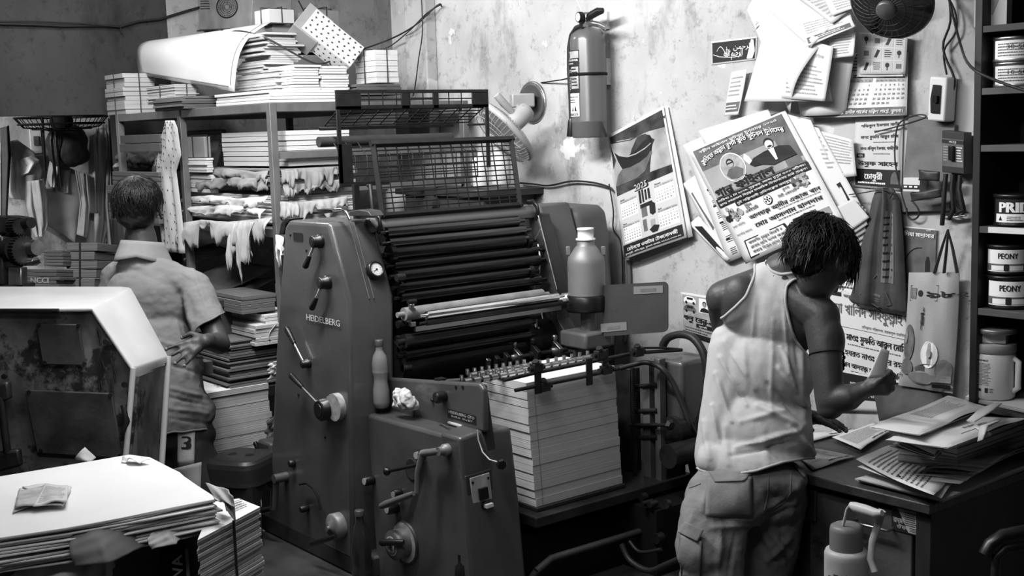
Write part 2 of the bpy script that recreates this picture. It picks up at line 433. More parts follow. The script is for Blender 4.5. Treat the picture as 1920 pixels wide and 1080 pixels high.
h4 = lever(622, 765, 563, 698, r=.036, depth=.05, rr=.005, gl=.38)
mb = MB(); mb.lathe([(.045, 0), (.045, .022)], onY(636, 762, YF), (0, -1, 0), 28); build('dial_ring', mb, mat('scale ring', .30, .45, 0, .3, 40), h4)
# lower controls
def knob(x, y, r, d, yy, name='knob', face=M_iron, par=press, body=M_black):
    c = onY(x, y, yy); mb = MB(); mb.lathe([(r*.9, 0), (r, d*.2), (r, d*.85), (r*.85, d)], c, (0, -1, 0), 20)
    k = build(name, mb, body, par); fb = MB().lathe([(r*.7, d), (r*.68, d+.0012)], c, (0, -1, 0), 20); build('knob_face', fb, face, k); return c
def crank(pts, r, gpts, gr, yy, out, name='crank_handle', m=M_paint):
    P = [onY(a, b, yy)-V((0, out, 0)) for a, b in pts]; mb = MB(); mb.cyl(onY(*pts[0], yy), P[0]-V((0, .012, 0)), r*1.5, n=14)
    mb.tube(P, r, 10, flat=.7); k = build(name, mb, m, press)
    G = [onY(a, b, yy)-V((0, out+.01, 0)) for a, b in gpts]; mb = MB(); mb.tube([G[0], G[0].lerp(G[-1], .15), G[0].lerp(G[-1], .9), G[-1]], [gr*.8, gr, gr*1.15, gr*.7], 12)
    build('grip', mb, M_black if m is not M_iron else M_iron, k)
crank([(538, 893), (536, 920), (534, 950)], .011, [(532, 948), (512, 952), (488, 958)], .009, YF, .04)
knob(552, 868, .013, .02, YF); knob(578, 952, .012, .03, YF)
mb = MB(); mb.tube([onY(a, b, YF-.02) for a, b in ((562, 908), (575, 906), (588, 916), (597, 935), (601, 956))], .004, 8); build('bent_rod', mb, M_blackm, press)
mb = MB(); mb.lathe([(.045, 0), (.045, .028), (.038, .034), (.024, .034), (.022, .04), (.008, .042), (.008, .052)], onY(638, 985, YF), (0, -1, 0), 28)
hw = build('hand_wheel', mb, mat('worn grey metal', .15, .4, .1, .3, 20), press)
c = onY(630, 1005, YF-.05); e_ = onY(583, 1021, YF-.06); mb = MB(); mb.tube([c, c.lerp(e_, .3), e_.lerp(c, .05), e_], [.006, .009, .010, .006], 12); build('grip', mb, M_black, hw)
for a, b in ((545, 441), (610, 820), (575, 470), (560, 740)): q = onY(a, b, YF); build('screw_head', MB().cyl(q, q+V((0, -.003, 0)), .004, n=10), M_blackm, press)
# chrome lever on top of the cover
mb = MB(); mb.tube([onY(a, b, 2.0) for a, b in ((656, 412), (650, 398), (640, 393), (618, 395))], .005, 8); tl_ = build('top_lever', mb, M_chrome, press)
mb = MB(); mb.tube([onY(a, b, 2.0) for a, b in ((624, 395), (615, 395), (600, 397), (596, 397))], [.006, .008, .009, .004], 10); build('grip', mb, M_black, tl_)
mb = MB(); mb.prism(pY([(650, 405), (656, 396), (672, 393), (690, 396), (696, 406)], 2.05), (0, .05, 0)); build('top_clip', mb, M_paintd, press, bevel=.003)
mb = MB(); mb.prism(pY([(522, 440), (526, 418), (536, 409), (548, 410), (536, 420), (532, 440)], 2.02), (0, .05, 0)); build('corner_guard', mb, M_black, press, bevel=.004)
# far frame and far cover
mb = MB(); mb.prism(pY([(930, 395), (1007, 402), (1044, 543), (1046, 600), (1078, 655), (1080, 720), (960, 1075), (760, 900), (800, 420)], FY), (0, FY2-FY, 0))
build('far_frame', mb, M_paintd, press, bevel=.004)
mb = MB(); mb.tube([onY(1009, 404, FY-.002), onY(1044, 543, FY-.002)], .003, 6); build('bright_edge', mb, M_steel, press)
mb = MB(); mb.prism(pY([(985, 392), (1010, 384), (1068, 388), (1080, 398), (1086, 440), (1098, 640), (1098, 900), (985, 900)], 3.02), (0, .16, 0))
build('far_cover', mb, mat('lighter machine paint', .10, .55, 0, .2, 4, .1, 150), press, bevel=.025, seg=4)
mb = MB(); mb.prism(pY([(965, 385), (1010, 383), (1052, 545), (1060, 700), (960, 700)], FY2+.0), (0, .15, 0)); build('bearing_housing', mb, mat('lighter machine paint', .10), press, bevel=.01)
# black block added between the frames to fill in the dark interior
mb = MB(); mb.box((-4.05, YB-.01, .36), (-3.52, FY+.01, 1.30)); mb.prism([V((-3.52, YB, 1.35)), V((-3.44, YB, 1.30)), V((-3.40, YB, .36)), V((-3.6, YB, .36))], (0, FY-YB, 0))
build('dark_interior_block', mb, M_blackm, press)
mb = MB(); mb.cyl((-3.36, YB, .98), (-3.36, FY, .98), .085, n=40); build('impression_cylinder', mb, mat('black cylinder', .012, .3, .3, .3, 6), press)
mb = MB(); mb.cyl((-3.40, YB, .80), (-3.40, FY, .80), .08, n=40); build('transfer_cylinder', mb, M_iron, press)
# ink rollers
def roller(x, y, r, m, y0=YB, y1=FY, name='ink_roller', collar=False, dx=0):
    c = onY(x, y, 2.14); c.x += dx
    mb = MB(); mb.cyl((c.x, y0+.02, c.z), (c.x, y1-.03, c.z), r, n=32); mb.cyl((c.x, y0-.005, c.z), (c.x, y1, c.z), r*.42, n=16)
    if collar:
        for a in (y0+.012, y1-.05): mb.cyl((c.x, a, c.z), (c.x, a+.018, c.z), r*1.35, n=24)
    return build(name, mb, m, press)
for k, (x, y, r, y1) in enumerate([(714, 437, .018, 2.74), (718, 457, .018, 2.76), (723, 478, .022, 2.77), (728, 500, .016, 2.80), (733, 520, .020, 2.79), (737, 541, .018, 2.75), (740, 560, .017, 2.78)]):
    roller(x, y, r, M_roller if k not in (0, 1) else mat('polished dark roller', .10, .2, 1), y1=y1, collar=(k in (2, 5)))
roller(752, 590, .0215, M_damp, y0=2.13, y1=2.76, name='damping_roller')
roller(768, 592, .0135, M_chrome, y0=2.16, y1=2.76, name='chrome_roller', dx=.035)
roller(770, 606, .010, M_iron, y0=2.16, y1=2.78, name='steel_bar', dx=.03)
c = onY(778, 617, 2.18); mb = MB(); mb.box((c.x-.004, 2.18, c.z-.008), (c.x+.006, 2.80, c.z+.007)); build('flat_bar', mb, mat('brushed bar', .35, .35, .8), press)
roller(752, 641, .024, mat('dark steel drum', .03, .25, .5), y0=2.13, y1=2.7, name='lower_roller')
roller(752, 668, .022, M_roller, y0=2.13, y1=2.7, name='lower_roller')
for (x, y, r) in ((748, 520, .012), (719, 480, .011), (750, 608, .013), (748, 634, .010), (752, 655, .009), (760, 690, .012), (770, 566, .008)):
    p = onY(x, y, 2.15); build('roller_bearing', MB().cyl(p-V((0, .01, 0)), p+V((0, .02, 0)), r, n=16), M_iron, press)
c = onY(771, 573, 2.17); mb = MB(); mb.ell(c, (.011, .011, .011)); mb.cyl(c, c-V((0, 0, .03)), .004); build('ball_knob', mb, M_steel, press)
mb = MB(); p = onY(765, 585, 2.17); mb.box((p.x-.01, p.y-.008, p.z-.045), (p.x+.012, p.y+.004, p.z+.01)); mb.box((p.x-.0, p.y-.008, p.z-.045), (p.x+.03, p.y+.01, p.z-.03)); build('roller_bracket', mb, M_steel, press, bevel=.002)
# clutter of bearings and screws on the inner side of the far frame
R_ = random.Random(4)
for i in range(30):
    t = R_.random(); x = 950+t*65+R_.uniform(-15, 18); y = 415+t*230+R_.uniform(-15, 15)
    p = onY(x, y, FY); r = R_.uniform(.006, .018); build('bearing', MB().cyl(p, p-V((R_.uniform(-.004, .004), R_.uniform(.02, .06), 0)), r, r*.85, n=14), M_iron if i % 3 else M_steel, press)
for i in range(7):
    p = onY(960+R_.uniform(0, 60), 430+i*28, FY-.03); build('linkage', MB().tube([p, p+V((R_.uniform(-.04, .04), -.01, -.05))], .004, 6), M_steel, press)
mb = MB(); p = onY(1003, 598, 2.72); mb.cyl(p, p-V((0, 0, .04)), .010); mb.cyl(p-V((0, 0, .035)), p-V((0, 0, .06)), .006); mb.cyl(p-V((.02, 0, .03)), p+V((.02, 0, -.03)), .004); build('drain_valve', mb, M_steel, press)
# grey bar across the top, with hooked ends
mb = MB(); p = onY(712, 415, 2.15); mb.prism([V((p.x-.03, 2.11, p.z-.035)), V((p.x+.012, 2.11, p.z-.035)), V((p.x+.016, 2.11, p.z-.012)), V((p.x, 2.11, p.z+.012)), V((p.x-.03, 2.11, p.z+.012))], (0, .70, 0)); build('top_bar', mb, mat('grey satin bar', .14, .38, .3), press, bevel=.006)
for yy in (2.135, 2.80):
    q = V((p.x, yy, p.z)); mb = MB(); mb.tube([q+V((-.03, 0, .022)), q+V((.0, 0, .024)), q+V((.02, 0, .010)), q+V((.026, 0, -.012)), q+V((.012, 0, -.036))], .006, 8, flat=1.6); build('end_hook', mb, M_black, press)
# ---- wire guards
def bars(poly3, y0, y1, nu, r, mb, step=.02, both=True):
    L_ = [0]; 
    for a, b in zip(poly3, poly3[1:]): L_.append(L_[-1]+(V(b)-V(a)).length)
    n = max(1, int(L_[-1]/step))
    for k in range(n+1):
        d = L_[-1]*k/n; i = max(j for j in range(len(L_)) if L_[j] <= d+1e-9); i = min(i, len(poly3)-2)
        q = V(poly3[i]).lerp(V(poly3[i+1]), (d-L_[i])/max(1e-9, L_[i+1]-L_[i]))
        mb.cyl((q[0], y0, q[2]), (q[0], y1, q[2]), r, n=6, caps=False)
    for k in range(nu+1):
        yy = y0+(y1-y0)*k/nu; mb.tube([(q[0], yy, q[2]) for q in map(V, poly3)], r, 6)
M_guard = mat('worn black guard', .010, .5, 0, .3, 30, spec=.35)
fb, ft = onY(716, 408, 2.15), onY(711, 270, 2.15); fb.x, ft.x = -3.39, -3.43
Y0, Y1 = 2.16, 2.735
mb = MB()
for (p, q) in ((V((fb.x, Y0, fb.z)), V((ft.x, Y0, ft.z))), (V((fb.x, Y1, fb.z)), V((ft.x, Y1, ft.z)))): mb.tube([p, q], .012, 4, smooth=False)
mb.tube([(ft.x, Y0-.01, ft.z), (ft.x, Y1+.01, ft.z)], .012, 4, smooth=False); mb.tube([(fb.x, Y0-.01, fb.z+.006), (fb.x, Y1+.01, fb.z+.006)], .010, 4, smooth=False)
gd = build('front_guard', mb, M_guard, press, bevel=.001)
mb = MB(); bars([(fb.x, 0, fb.z+.01), (ft.x, 0, ft.z-.005)], Y0, Y1, 13, .0024, mb, .0165); build('wire_grid', mb, M_guard, gd)
# back guard: upright top frame, then a kink backwards, then a lower grid
B = {k: onY(638, v, 2.15) for k, v in dict(a=168, b=205, c=240, d=262, e=345).items()}
xt = -3.64; za, zb, zc, zd, ze = [B[k].z for k in 'abcde']
y0, y1 = 2.15, 2.80
mb = MB(); t = .006
def strip(ya, yb, z0, z1, x=xt): mb.box((x-t/2, ya, z0), (x+t/2, yb, z1))
strip(y0, y1, za-.012, za); strip(y0, y1, zb, zb+.012); strip(y0, y0+.10, zb, za-.012); strip(y1-.075, y1, zb, za-.012)
strip(y0+.265, y0+.30, zb, za-.012); strip(y0+.40, y0+.425, zb, za-.012); strip(y0+.30, y0+.40, zb+.03, zb+.038); strip(y0+.10, y0+.265, zb+.01, zb+.014)
strip(y0-.0, y0+.016, ze, zb); strip(y1-.016, y1, zd-.12, zb)
mb.box((xt-.12, y0, zc-.006), (xt-.11, y1-.08, zc+.006)); strip(y0+.0, y0+.055, ze, ze+.135, xt); 
mb.box((xt-.003, y0, ze-.012), (xt+.003, y0+.2, ze+.004))
for yy in (y0, y1-.012): mb.box((xt-.12, yy, zc-.004), (xt, yy+.012, zc+.004))
gb = build('rear_guard', mb, M_guard, press, bevel=.0015)
mb = MB(); bars([(xt, 0, za-.01), (xt, 0, zb+.008), (xt-.04, 0, zb-.012), (xt-.115, 0, zc+.01)], y0+.02, y1-.01, 11, .0024, mb, .021); bars([(xt-.06, 0, zd-.01), (xt-.02, 0, zd-.045), (xt, 0, zd-.06), (xt, 0, ze)], y0+.02, y1-.06, 12, .0024, mb, .021); build('wire_grid', mb, M_guard, gb)
mb = MB(); mb.cyl((xt-.075, y0-.03, zd-.006), (xt-.075, y1-.12, zd-.006), .018, n=20); build('blanket_bar', mb, M_paintd, gb)
mb = MB(); q = onY(648, 405, 2.15); mb.box((-3.56, 2.15, q.z-.03), (-3.545, 2.17, ze)); build('guard_post', mb, M_guard, gb); mb = MB(); q = onY(722, 405, 2.15); mb.tube([(-3.47, 2.16, ze-.005), (-3.46, 2.16, q.z+.10), (-3.45, 2.16, q.z)], .008, 6); build('guard_post', mb, M_guard, gb)
# ---- feeder cabinet
YC, YR, XC = 2.03, 2.115, -2.82
mb = MB(); mb.prism(pY([(687, 776), (858, 822), (872, 940), (890, 1130), (716, 1230)], YC), (0, .20, 0)); fc = build('feeder_cabinet', mb, M_paint, press, bevel=.012, seg=3)
mb = MB(); P = [onX(862, 822, XC), onX(905, 806, XC), onX(925, 870, XC), onX(958, 1085, XC), onX(958, 1200, XC), onX(880, 1200, XC), onX(872, 940, XC)]
mb.prism(P, (-.10, 0, 0)); build('cabinet_end', mb, M_paint, press, bevel=.010, seg=3)
mb = MB(); P = pY([(722, 708), (898, 719), (906, 730), (909, 812), (740, 790), (715, 785)], YR); mb.prism(P, (0, .02, 0)); rs = build('riser_panel', mb, M_paint, press, bevel=.009, seg=3)
mb = MB(); P = pX([(903, 722), (914, 721), (930, 840), (952, 1000), (962, 1100), (940, 1100), (915, 860)], -2.83); mb.prism(P, (-.04, 0, 0)); build('cabinet_edge', mb, M_paintd, press, bevel=.004)
fr = Fr(onY(841, 781, YR), onY(891, 796, YR), onY(841, 767, YR)); fr.u = V((1, 0, 0)); fr.v = V((0, 0, 1)); fr.n = V((0, -1, 0))
mb = MB(); rect(mb, fr, -.02, -.1, 1.05, 1.05, 0, .001); np_ = build('name_plate', mb, M_ink, press)
mb = MB(); text(mb, fr, 'HEIDELBERG GTO', .02, .55, .5, fit=.98, bold=.02, e=.002); text(mb, fr, '36 x 52 cm   14½ x 20½"', .12, .12, .33, fit=.8, bold=.01, e=.002); build('lettering', mb, mat('plate letters', .5, .5), np_)
knob(834, 743, .018, .035, YR); knob(812, 750, .006, .006, YR)

for a in (855, 868): p = onY(a, 726, YR); build('screw_hole', MB().cyl(p, p-V((0, .002, 0)), .005, n=12), M_blackm, press)
W = mat('pale knob face', .34, .5)
knob(794, 851, .016, .028, YC, face=W); knob(700, 899, .016, .035, YC, face=W); knob(752, 924, .015, .03, YC, face=W); knob(745, 951, .017, .04, YC, face=W)
# round recess with a push rod
c = onY(772, 880, YC-.001); mb = MB(); mb.lathe([(.036, 0), (.034, .002), (.030, .001), (.001, .0005)], c, (0, -1, 0), 28); rc = build('round_recess', mb, mat('recess', .05, .3, .3), press)
mb = MB(); a, b = onY(724, 884, YC-.05), onY(790, 870, YC-.005); mb.tube([a, b], .006, 10); d = (b-a).normalized(); mb.tube([a-d*.004, a, a+d*.008, a+d*.014], [.010, .014, .012, .007], 14); build('push_rod', mb, M_black, press)
# cranked handle
P = [onY(x, y, YC)-V((0, o, 0)) for x, y, o in ((836, 842, .03), (810, 846, .035), (806, 880, .045), (805, 918, .045))]
mb = MB(); p = onY(842, 842, YC); mb.lathe([(.018, 0), (.018, .02), (.013, .022), (.013, .04)], p, (0, -1, 0), 20); mb.tube([onY(842, 842, YC)-V((0, .03, 0)), P[1]], .011, 12); mb.tube(P[1:], [.012, .009, .009], 10, flat=.7); ck = build('crank_handle', mb, mat('worn grey metal', .16), press)
mb = MB(); a, b = P[3]-V((0, .012, 0)), onY(750, 940, YC)-V((0, .07, 0)); mb.tube([a, a.lerp(b, .1), a.lerp(b, .85), b], [.007, .009, .012, .009], 12); build('grip', mb, mat('grey grip', .09, .4), ck)
# big dial at the foot
c = onY(762, 1016, YC); mb = MB(); mb.lathe([(.068, 0), (.068, .008), (.055, .010)], c, (0, -1, 0), 36); dl = build('setting_dial', mb, M_paintd, press)
mb = MB(); mb.lathe([(.064, .0095), (.048, .0108)], c, (0, -1, 0), 36); build('scale_ring', mb, mat('scale ring', .28), dl)
mb = MB(); mb.lathe([(.047, .009), (.047, .05), (.040, .056), (.028, .056), (.026, .058), (.010, .058), (.010, .066)], c, (0, -1, 0), 32); build('hand_wheel', mb, mat('grey hub', .12, .4, .3, .2, 15), dl)
mb = MB(); mb.lathe([(.031, .0565), (.020, .0585)], c, (0, -1, 0), 28); build('hub_face', mb, mat('hub face', .42, .45, 0, .35, 60), dl)
a, b = onY(757, 1017, YC-.05), onY(712, 1017, YC-.09); mb = MB(); mb.tube([a, a.lerp(b, .2), a.lerp(b, .9), b], [.008, .010, .012, .008], 12); build('grip', mb, M_black, dl)
# switch plate on the cabinet end
def xfr(bl, br, tl, x, m=0): return Fr(onX(*bl, x), onX(*br, x), onX(*tl, x))
fr = xfr((888, 985), (924, 973), (878, 896), XC); mb = MB(); 
def plate(mb, fr, x0, y0, x1, y1, d, m=0):
    a = [fr.p(x0, y0), fr.p(x1, y0), fr.p(x1, y1), fr.p(x0, y1)]; mb.prism(a, fr.n*d, m)
mb2 = MB(); plate(mb2, fr, -.2, -.06, 1.12, 1.06, .006); sw0 = build('switch_box', mb2, M_paintd, press, bevel=.002)
plate(mb, fr, 0, 0, 1, 1, .009); sw = build('switch_plate', mb, mat('worn alu plate', .36, .45, 0, .3, 25), press, bevel=.0015)
mb = MB(); plate(mb, fr, .33, .50, .75, .74, .018); build('lamp_housing', mb, M_black, sw)
mb = MB(); c = fr.p(.56, .36, .009); mb.lathe([(.013, 0), (.012, .006)], c, fr.n, 20); build('switch_ring', mb, M_black, sw)
mb = MB(); plate(mb, Fr(fr.p(.48, .33, .015), fr.p(.85, .33, .015), fr.p(.48, .40, .015)), 0, 0, 1, 1, .012); build('toggle', mb, M_white2, sw)
for a, b in ((.1, .9), (.9, .9), (.1, .08), (.9, .08)): build('screw_head', MB().cyl(fr.p(a, b, .009), fr.p(a, b, .011), .004, n=10), M_iron, sw)
# string and wing knob at the cabinet edge
mb = MB(); mb.tube([onY(a, b, 2.06) for a, b in ((895, 806), (897, 825), (905, 848), (918, 862), (932, 866))], .0022, 6); build('string', mb, mat('cord', .4, .7), press)
c = onX(938, 868, -2.79); mb = MB(); mb.lathe([(.008, 0), (.015, .006), (.017, .016), (.013, .024)], c, (1, -.4, 0), 7, smooth=False); build('star_knob', mb, M_black, press)
c = onX(862, 1075, -2.76); mb = MB(); mb.lathe([(.016, -.02), (.014, .02), (.004, .03), (.004, .055)], c, (0, 0, 1), 14); build('foot_knob', mb, M_black, press)
# ---- base
mb = MB(); mb.box((-4.0, 1.66, .04), (-3.35, 2.95, .30)); mb.box((-4.02, 1.97, .30), (-3.3, 2.9, .37)); mb.box((-3.36, 2.05, .04), (-1.95, 2.95, .28)); build('base', mb, mat('base plate', .035, .6, .2, .4, 8), press, bevel=.008)
# ---- feeder table and frame
mb = MB(); mb.box((-3.35, 2.30, .515), (-2.82, 3.0, .548)); mb.box((-3.2, 2.34, .548), (-2.86, 2.72, .562)); build('pile_board', mb, mat('pile board', .03, .35, .2, .3, 10), press, bevel=.003)
mb = MB(); mb.tube([(-2.80, 2.28, .39), (-2.80, 2.34, .415), (-2.80, 3.0, .41)], .012, 6); mb.tube([(-2.80, 2.28, .39), (-2.83, 2.22, .30)], .012, 6); build('lift_bar', mb, M_paintd, press)
mb = MB(); mb.box((-3.45, 2.72, .28), (-2.72, 3.02, .50)); mb.box((-3.4, 2.16, .28), (-2.88, 2.75, .47)); mb.box((-3.40, 2.75, .5), (-3.2, 3.0, .95)); build('lower_frame', mb, M_blackm, press)
YH = 2.86
for (x0, x1, yt, yb, m, d, nm) in ((1146, 1180, 686, 915, M_iron, .05, 'guide_channel'), (1203, 1216, 676, 1080, mat('grey rail', .13, .45, .4, .2, 10), .03, 'guide_rail'), (1226, 1236, 672, 1080, mat('grey rail', .13), .03, 'guide_rail')):
    a = onY(x0, yt, YH); b = onY(x1, yt, YH); c = onY(x0, yb, YH); mb = MB(); mb.box((a.x, YH, c.z), (b.x, YH+d, a.z)); build(nm, mb, m, press, bevel=.002)
a, b = onY(1187, 690, YH-.02), onY(1187, 905, YH-.02); b.x = a.x; mb = MB(); mb.cyl(a, b, .006)
k = 0
while a.z-k*.006 > b.z: mb.cyl(a-V((0, 0, k*.006)), a-V((0, 0, k*.006+.003)), .0085, n=10); k += 1
build('threaded_rod', mb, M_iron, press)
for yy in (725, 772, 800, 822): p, q = onY(1190, yy, YH), onY(1232, yy-3, YH); build('cross_bar', MB().cyl(p, q, .008, n=8), M_iron, press)
a, b = onY(1215, 668, 2.9), onY(1272, 800, 2.9); mb = MB(); mb.box((a.x, 2.9, b.z), (b.x+.02, 3.06, a.z)); build('motor_cover', mb, M_paint, press, bevel=.016, seg=3)
a, b = onY(1243, 820, 2.9), onY(1300, 1080, 2.9); mb = MB(); mb.box((a.x, 2.88, .04), (a.x+.03, 2.98, a.z)); mb.ell((a.x+.14, 3.05, .58), (.13, .12, .12)); mb.box((a.x+.03, 2.95, .2), (a.x+.2, 3.2, .5)); mb.cyl((a.x+.06, 2.88, .72), (a.x+.06, 3.1, .72), .05); mb.cyl((a.x+.12, 2.8, .66), (a.x+.12, 3.1, .66), .04); build('feeder_pump', mb, M_iron, press, bevel=.006)
c = onY(1256, 797, 2.84); mb = MB(); mb.tube([onY(1180, 797, 2.84), c], .006, 8); mb.lathe([(.012, -.01), (.020, 0), (.012, .012)], c, (1, -.2, 0), 6, smooth=False); build('clamp_screw', mb, M_iron, press)
for i in range(14):
    p = onY(1090+R_.uniform(0, 170), 930+R_.uniform(0, 150), 2.74); build('frame_fitting', MB().cyl(p, p-V((0, R_.uniform(.01, .05), 0)), R_.uniform(.006, .02), n=12), M_iron, press)
# ---- gripper shaft, lays and suction wheels over the pile
sh0, sh1 = onY(735, 708, 2.16), onY(1062, 655, 2.80)
mb = MB(); mb.cyl(sh0, sh1, .009, n=16); build('lay_shaft', mb, M_iron, press)
sh = (sh1-sh0).normalized()
for k, t in enumerate((.40, .505, .62, .69, .80, .93, .56)):
    p = sh0.lerp(sh1, t); mb = MB(); mb.obox(p+V((.012, 0, .006)), V((.020, 0, -.012)), V((0, .008, 0)), V((.006, 0, .020))); mb.cyl(p, p+V((.0, 0, .045)), .004); mb.lathe([(.009, .040), (.010, .044), (.010, .055), (.007, .058)], p, (0, 0, 1), 12)
    mb.cyl(p-sh*.016, p+sh*.016, .014, n=14); build('lay_clamp', mb, M_steel if k % 2 else M_iron, press, bevel=.0015)
p = sh0.lerp(sh1, .20); mb = MB(); mb.cyl(p+V((.01, 0, -.01)), p+V((-.01, 0, .045)), .006); build('chrome_pin', mb, M_chrome, press)
for k, (a, b, z_) in enumerate((((868, 717), (1012, 692), 0), ((1000, 691), (1120, 667), 0), ((880, 705), (1000, 684), 0))):
    p, q = onZ(a[0], a[1], .968), onZ(b[0], b[1], .968)
    n = 9 if k != 1 else 8
    mb = MB(); mb.tube([p-(q-p)*.03-V((0, 0, .006)), q-V((0, 0, .006))], .004, 8); build('wheel_bar', mb, M_iron, press)
    for i in range(n):
        c = p.lerp(q, (i+.5)/n); mb = MB(); mb.cyl(c-V((.0, .012, 0)), c+V((0, .012, 0)), .010, n=14); mb.obox(c+V((-.014, 0, -.002)), V((.014, 0, 0)), V((0, .005, 0)), V((0, 0, .003))); mb.cyl(c+V((-.03, 0, 0)), c+V((-.03, 0, .016)), .006, n=10)
        build('sheet_wheel', mb, M_steel, press)
mb = MB(); p, q = onZ(826, 716, .965), onZ(905, 712, .965); mb.cyl(p, q, .009); mb.obox(p, V((.014, 0, 0)), V((0, .014, 0)), V((0, 0, .012))); build('side_lay', mb, M_iron, press)
# feed board between the cylinders and the pile
mb = MB(); mb.box((-3.42, 2.14, .80), (-3.125, 2.80, .90)); build('feed_board', mb, M_blackm, press)
# rods and brackets that steady the pile top
XT = -2.84
def rodpx(pts, r, x=XT, m=M_iron, nm='guide_rod'):
    mb = MB(); mb.tube([onX(a, b, x) for a, b in pts], r, 10); return build(nm, mb, m, press)
rodpx([(945, 713), (1004, 699), (1190, 662), (1278, 656)], .0062, XT-.03); rodpx([(966, 732), (1090, 707), (1160, 691)], .0060); rodpx([(1190, 652), (1240, 652), (1278, 655)], .004, XT-.03)
for (a, b, c_) in ((1008, 690, 738), (1104, 672, 722), (1134, 655, 690)):
    p, q = onX(a, b, XT+.004), onX(a+2, c_, XT+.004); mb = MB(); mb.box((p.x-.003, p.y-.012, q.z), (p.x+.004, p.y+.012, p.z)); build('side_stop', mb, M_black, press, bevel=.001)
for (a, b) in ((1006, 690), (1020, 725), (1125, 665), (1136, 693), (1196, 660)):
    p = onX(a, b, XT); mb = MB(); mb.obox(p, V((.012, 0, 0)), V((0, .018, 0)), V((0, 0, .014))); mb.lathe([(.010, 0), (.013, .008), (.010, .018)], p+V((.0, 0, .008)), (.3, -.5, 1), 10); mb.cyl(p-V((0, .03, 0)), p+V((0, .03, 0)), .008, n=10); build('rod_clamp', mb, M_iron, press, bevel=.002)
# ================================================================ sheets, posters and things on the back wall
class Quad(Fr):
    """a sheet given by four corners, with an optional bulge towards the room"""
    def __init__(s, tl, tr, br, bl, bulge=0, seed=0, wav=0, toward=(0, -1, 0)):
        s.c = [V(q) for q in (bl, br, tr, tl)]; s.w = ((s.c[1]-s.c[0]).length+(s.c[2]-s.c[3]).length)/2; s.h = ((s.c[3]-s.c[0]).length+(s.c[2]-s.c[1]).length)/2
        s.t = V(toward); s.b = bulge; R = random.Random(seed); s.k = [R.uniform(0, 6.28) for _ in range(4)]; s.wv = wav
        s.u = (s.c[1]-s.c[0]).normalized(); s.v = (s.c[3]-s.c[0]).normalized(); s.n = s.u.cross(s.v).normalized()
        if s.n.dot(s.t) < 0: s.n = -s.n
    def p(s, x, y, e=0):
        a, b, c, d = s.c; q = a*(1-x)*(1-y)+b*x*(1-y)+c*x*y+d*(1-x)*y
        z = s.b*math.sin(math.pi*min(1, max(0, x)))*(.4+.6*(1-y)) if s.b else 0
        if s.wv: z += s.wv*(1-y*.6)*(math.sin(x*5+s.k[0])*math.cos(y*3+s.k[1])+.5*math.sin(x*9+s.k[2]+y*4))
        return q+s.t*z+s.n*e
def Q(px, y, bulge=0, seed=0, wav=0):
    ys = y if isinstance(y, (list, tuple)) else [y]*4
    return Quad(*[onY(a, b, k) for (a, b), k in zip(px, ys)], bulge=bulge, seed=seed, wav=wav)
def paper(q, m=None, label='', cat='paper', name='paper_sheet', group=None, art=None, nu=10, nv=10, artmats=None, th=.0008):
    mb = MB(); mb.grid(lambda u, v: q.p(u, v, -.0004), nu, nv, 0, 0); 
    # thickness
    mb2 = MB(); mb2.grid(lambda u, v: q.p(u, v, 0), nu, nv, 0, th)
    o = single(name, mb2, m or M_paper, label, cat, group)
    if art:
        a = MB(); art(a, q); build('printed_text' , a, artmats or [M_ink, M_white, M_ink2, M_ink3], o)
    return o
def bowed(mb, q, x0, y0, x1, y1, m, e=.0007, n=8, k=4):
    """a printed panel that follows the bend of its sheet"""
    b = len(mb.v)
    for i in range(n+1):
        for j in range(k+1): mb.v.append(tuple(q.p(x0+(x1-x0)*i/n, y0+(y1-y0)*j/k, e)))
    for i in range(n):
        for j in range(k): mb.f.append((b+i*(k+1)+j, b+(i+1)*(k+1)+j, b+(i+1)*(k+1)+j+1, b+i*(k+1)+j+1)); mb.m.append(m); mb.s.append(True)
def month(mb, q, x0, y0, x1, y1, first, days, m=0, size=None, title=None, head=True, e=.002):
    h = (y1-y0)/7.2; w_ = (x1-x0)/7; size = size or h*.75
    if title: text(mb, q, title, x0+.01, y1+h*.2, h*.95, m, bold=.03, e=e)
    if head: bowed(mb, q, x0, y1-h, x1, y1, 3, .0012, 4, 1); [text(mb, q, d, x0+w_*(i+.5), y1-h*.8, h*.5, m, 'c', e=e) for i, d in enumerate(('Sun', 'Mon', 'Tue', 'Wed', 'Thu', 'Fri', 'Sat'))]
    for d in range(1, days+1):
        k = first+d-1; r = k//7; c = k % 7
        if r > 4: r -= 5
        text(mb, q, str(d), x0+w_*(c+.5), y1-h*(2.05+r*1.2), size, m, 'c', bold=.02, e=e)
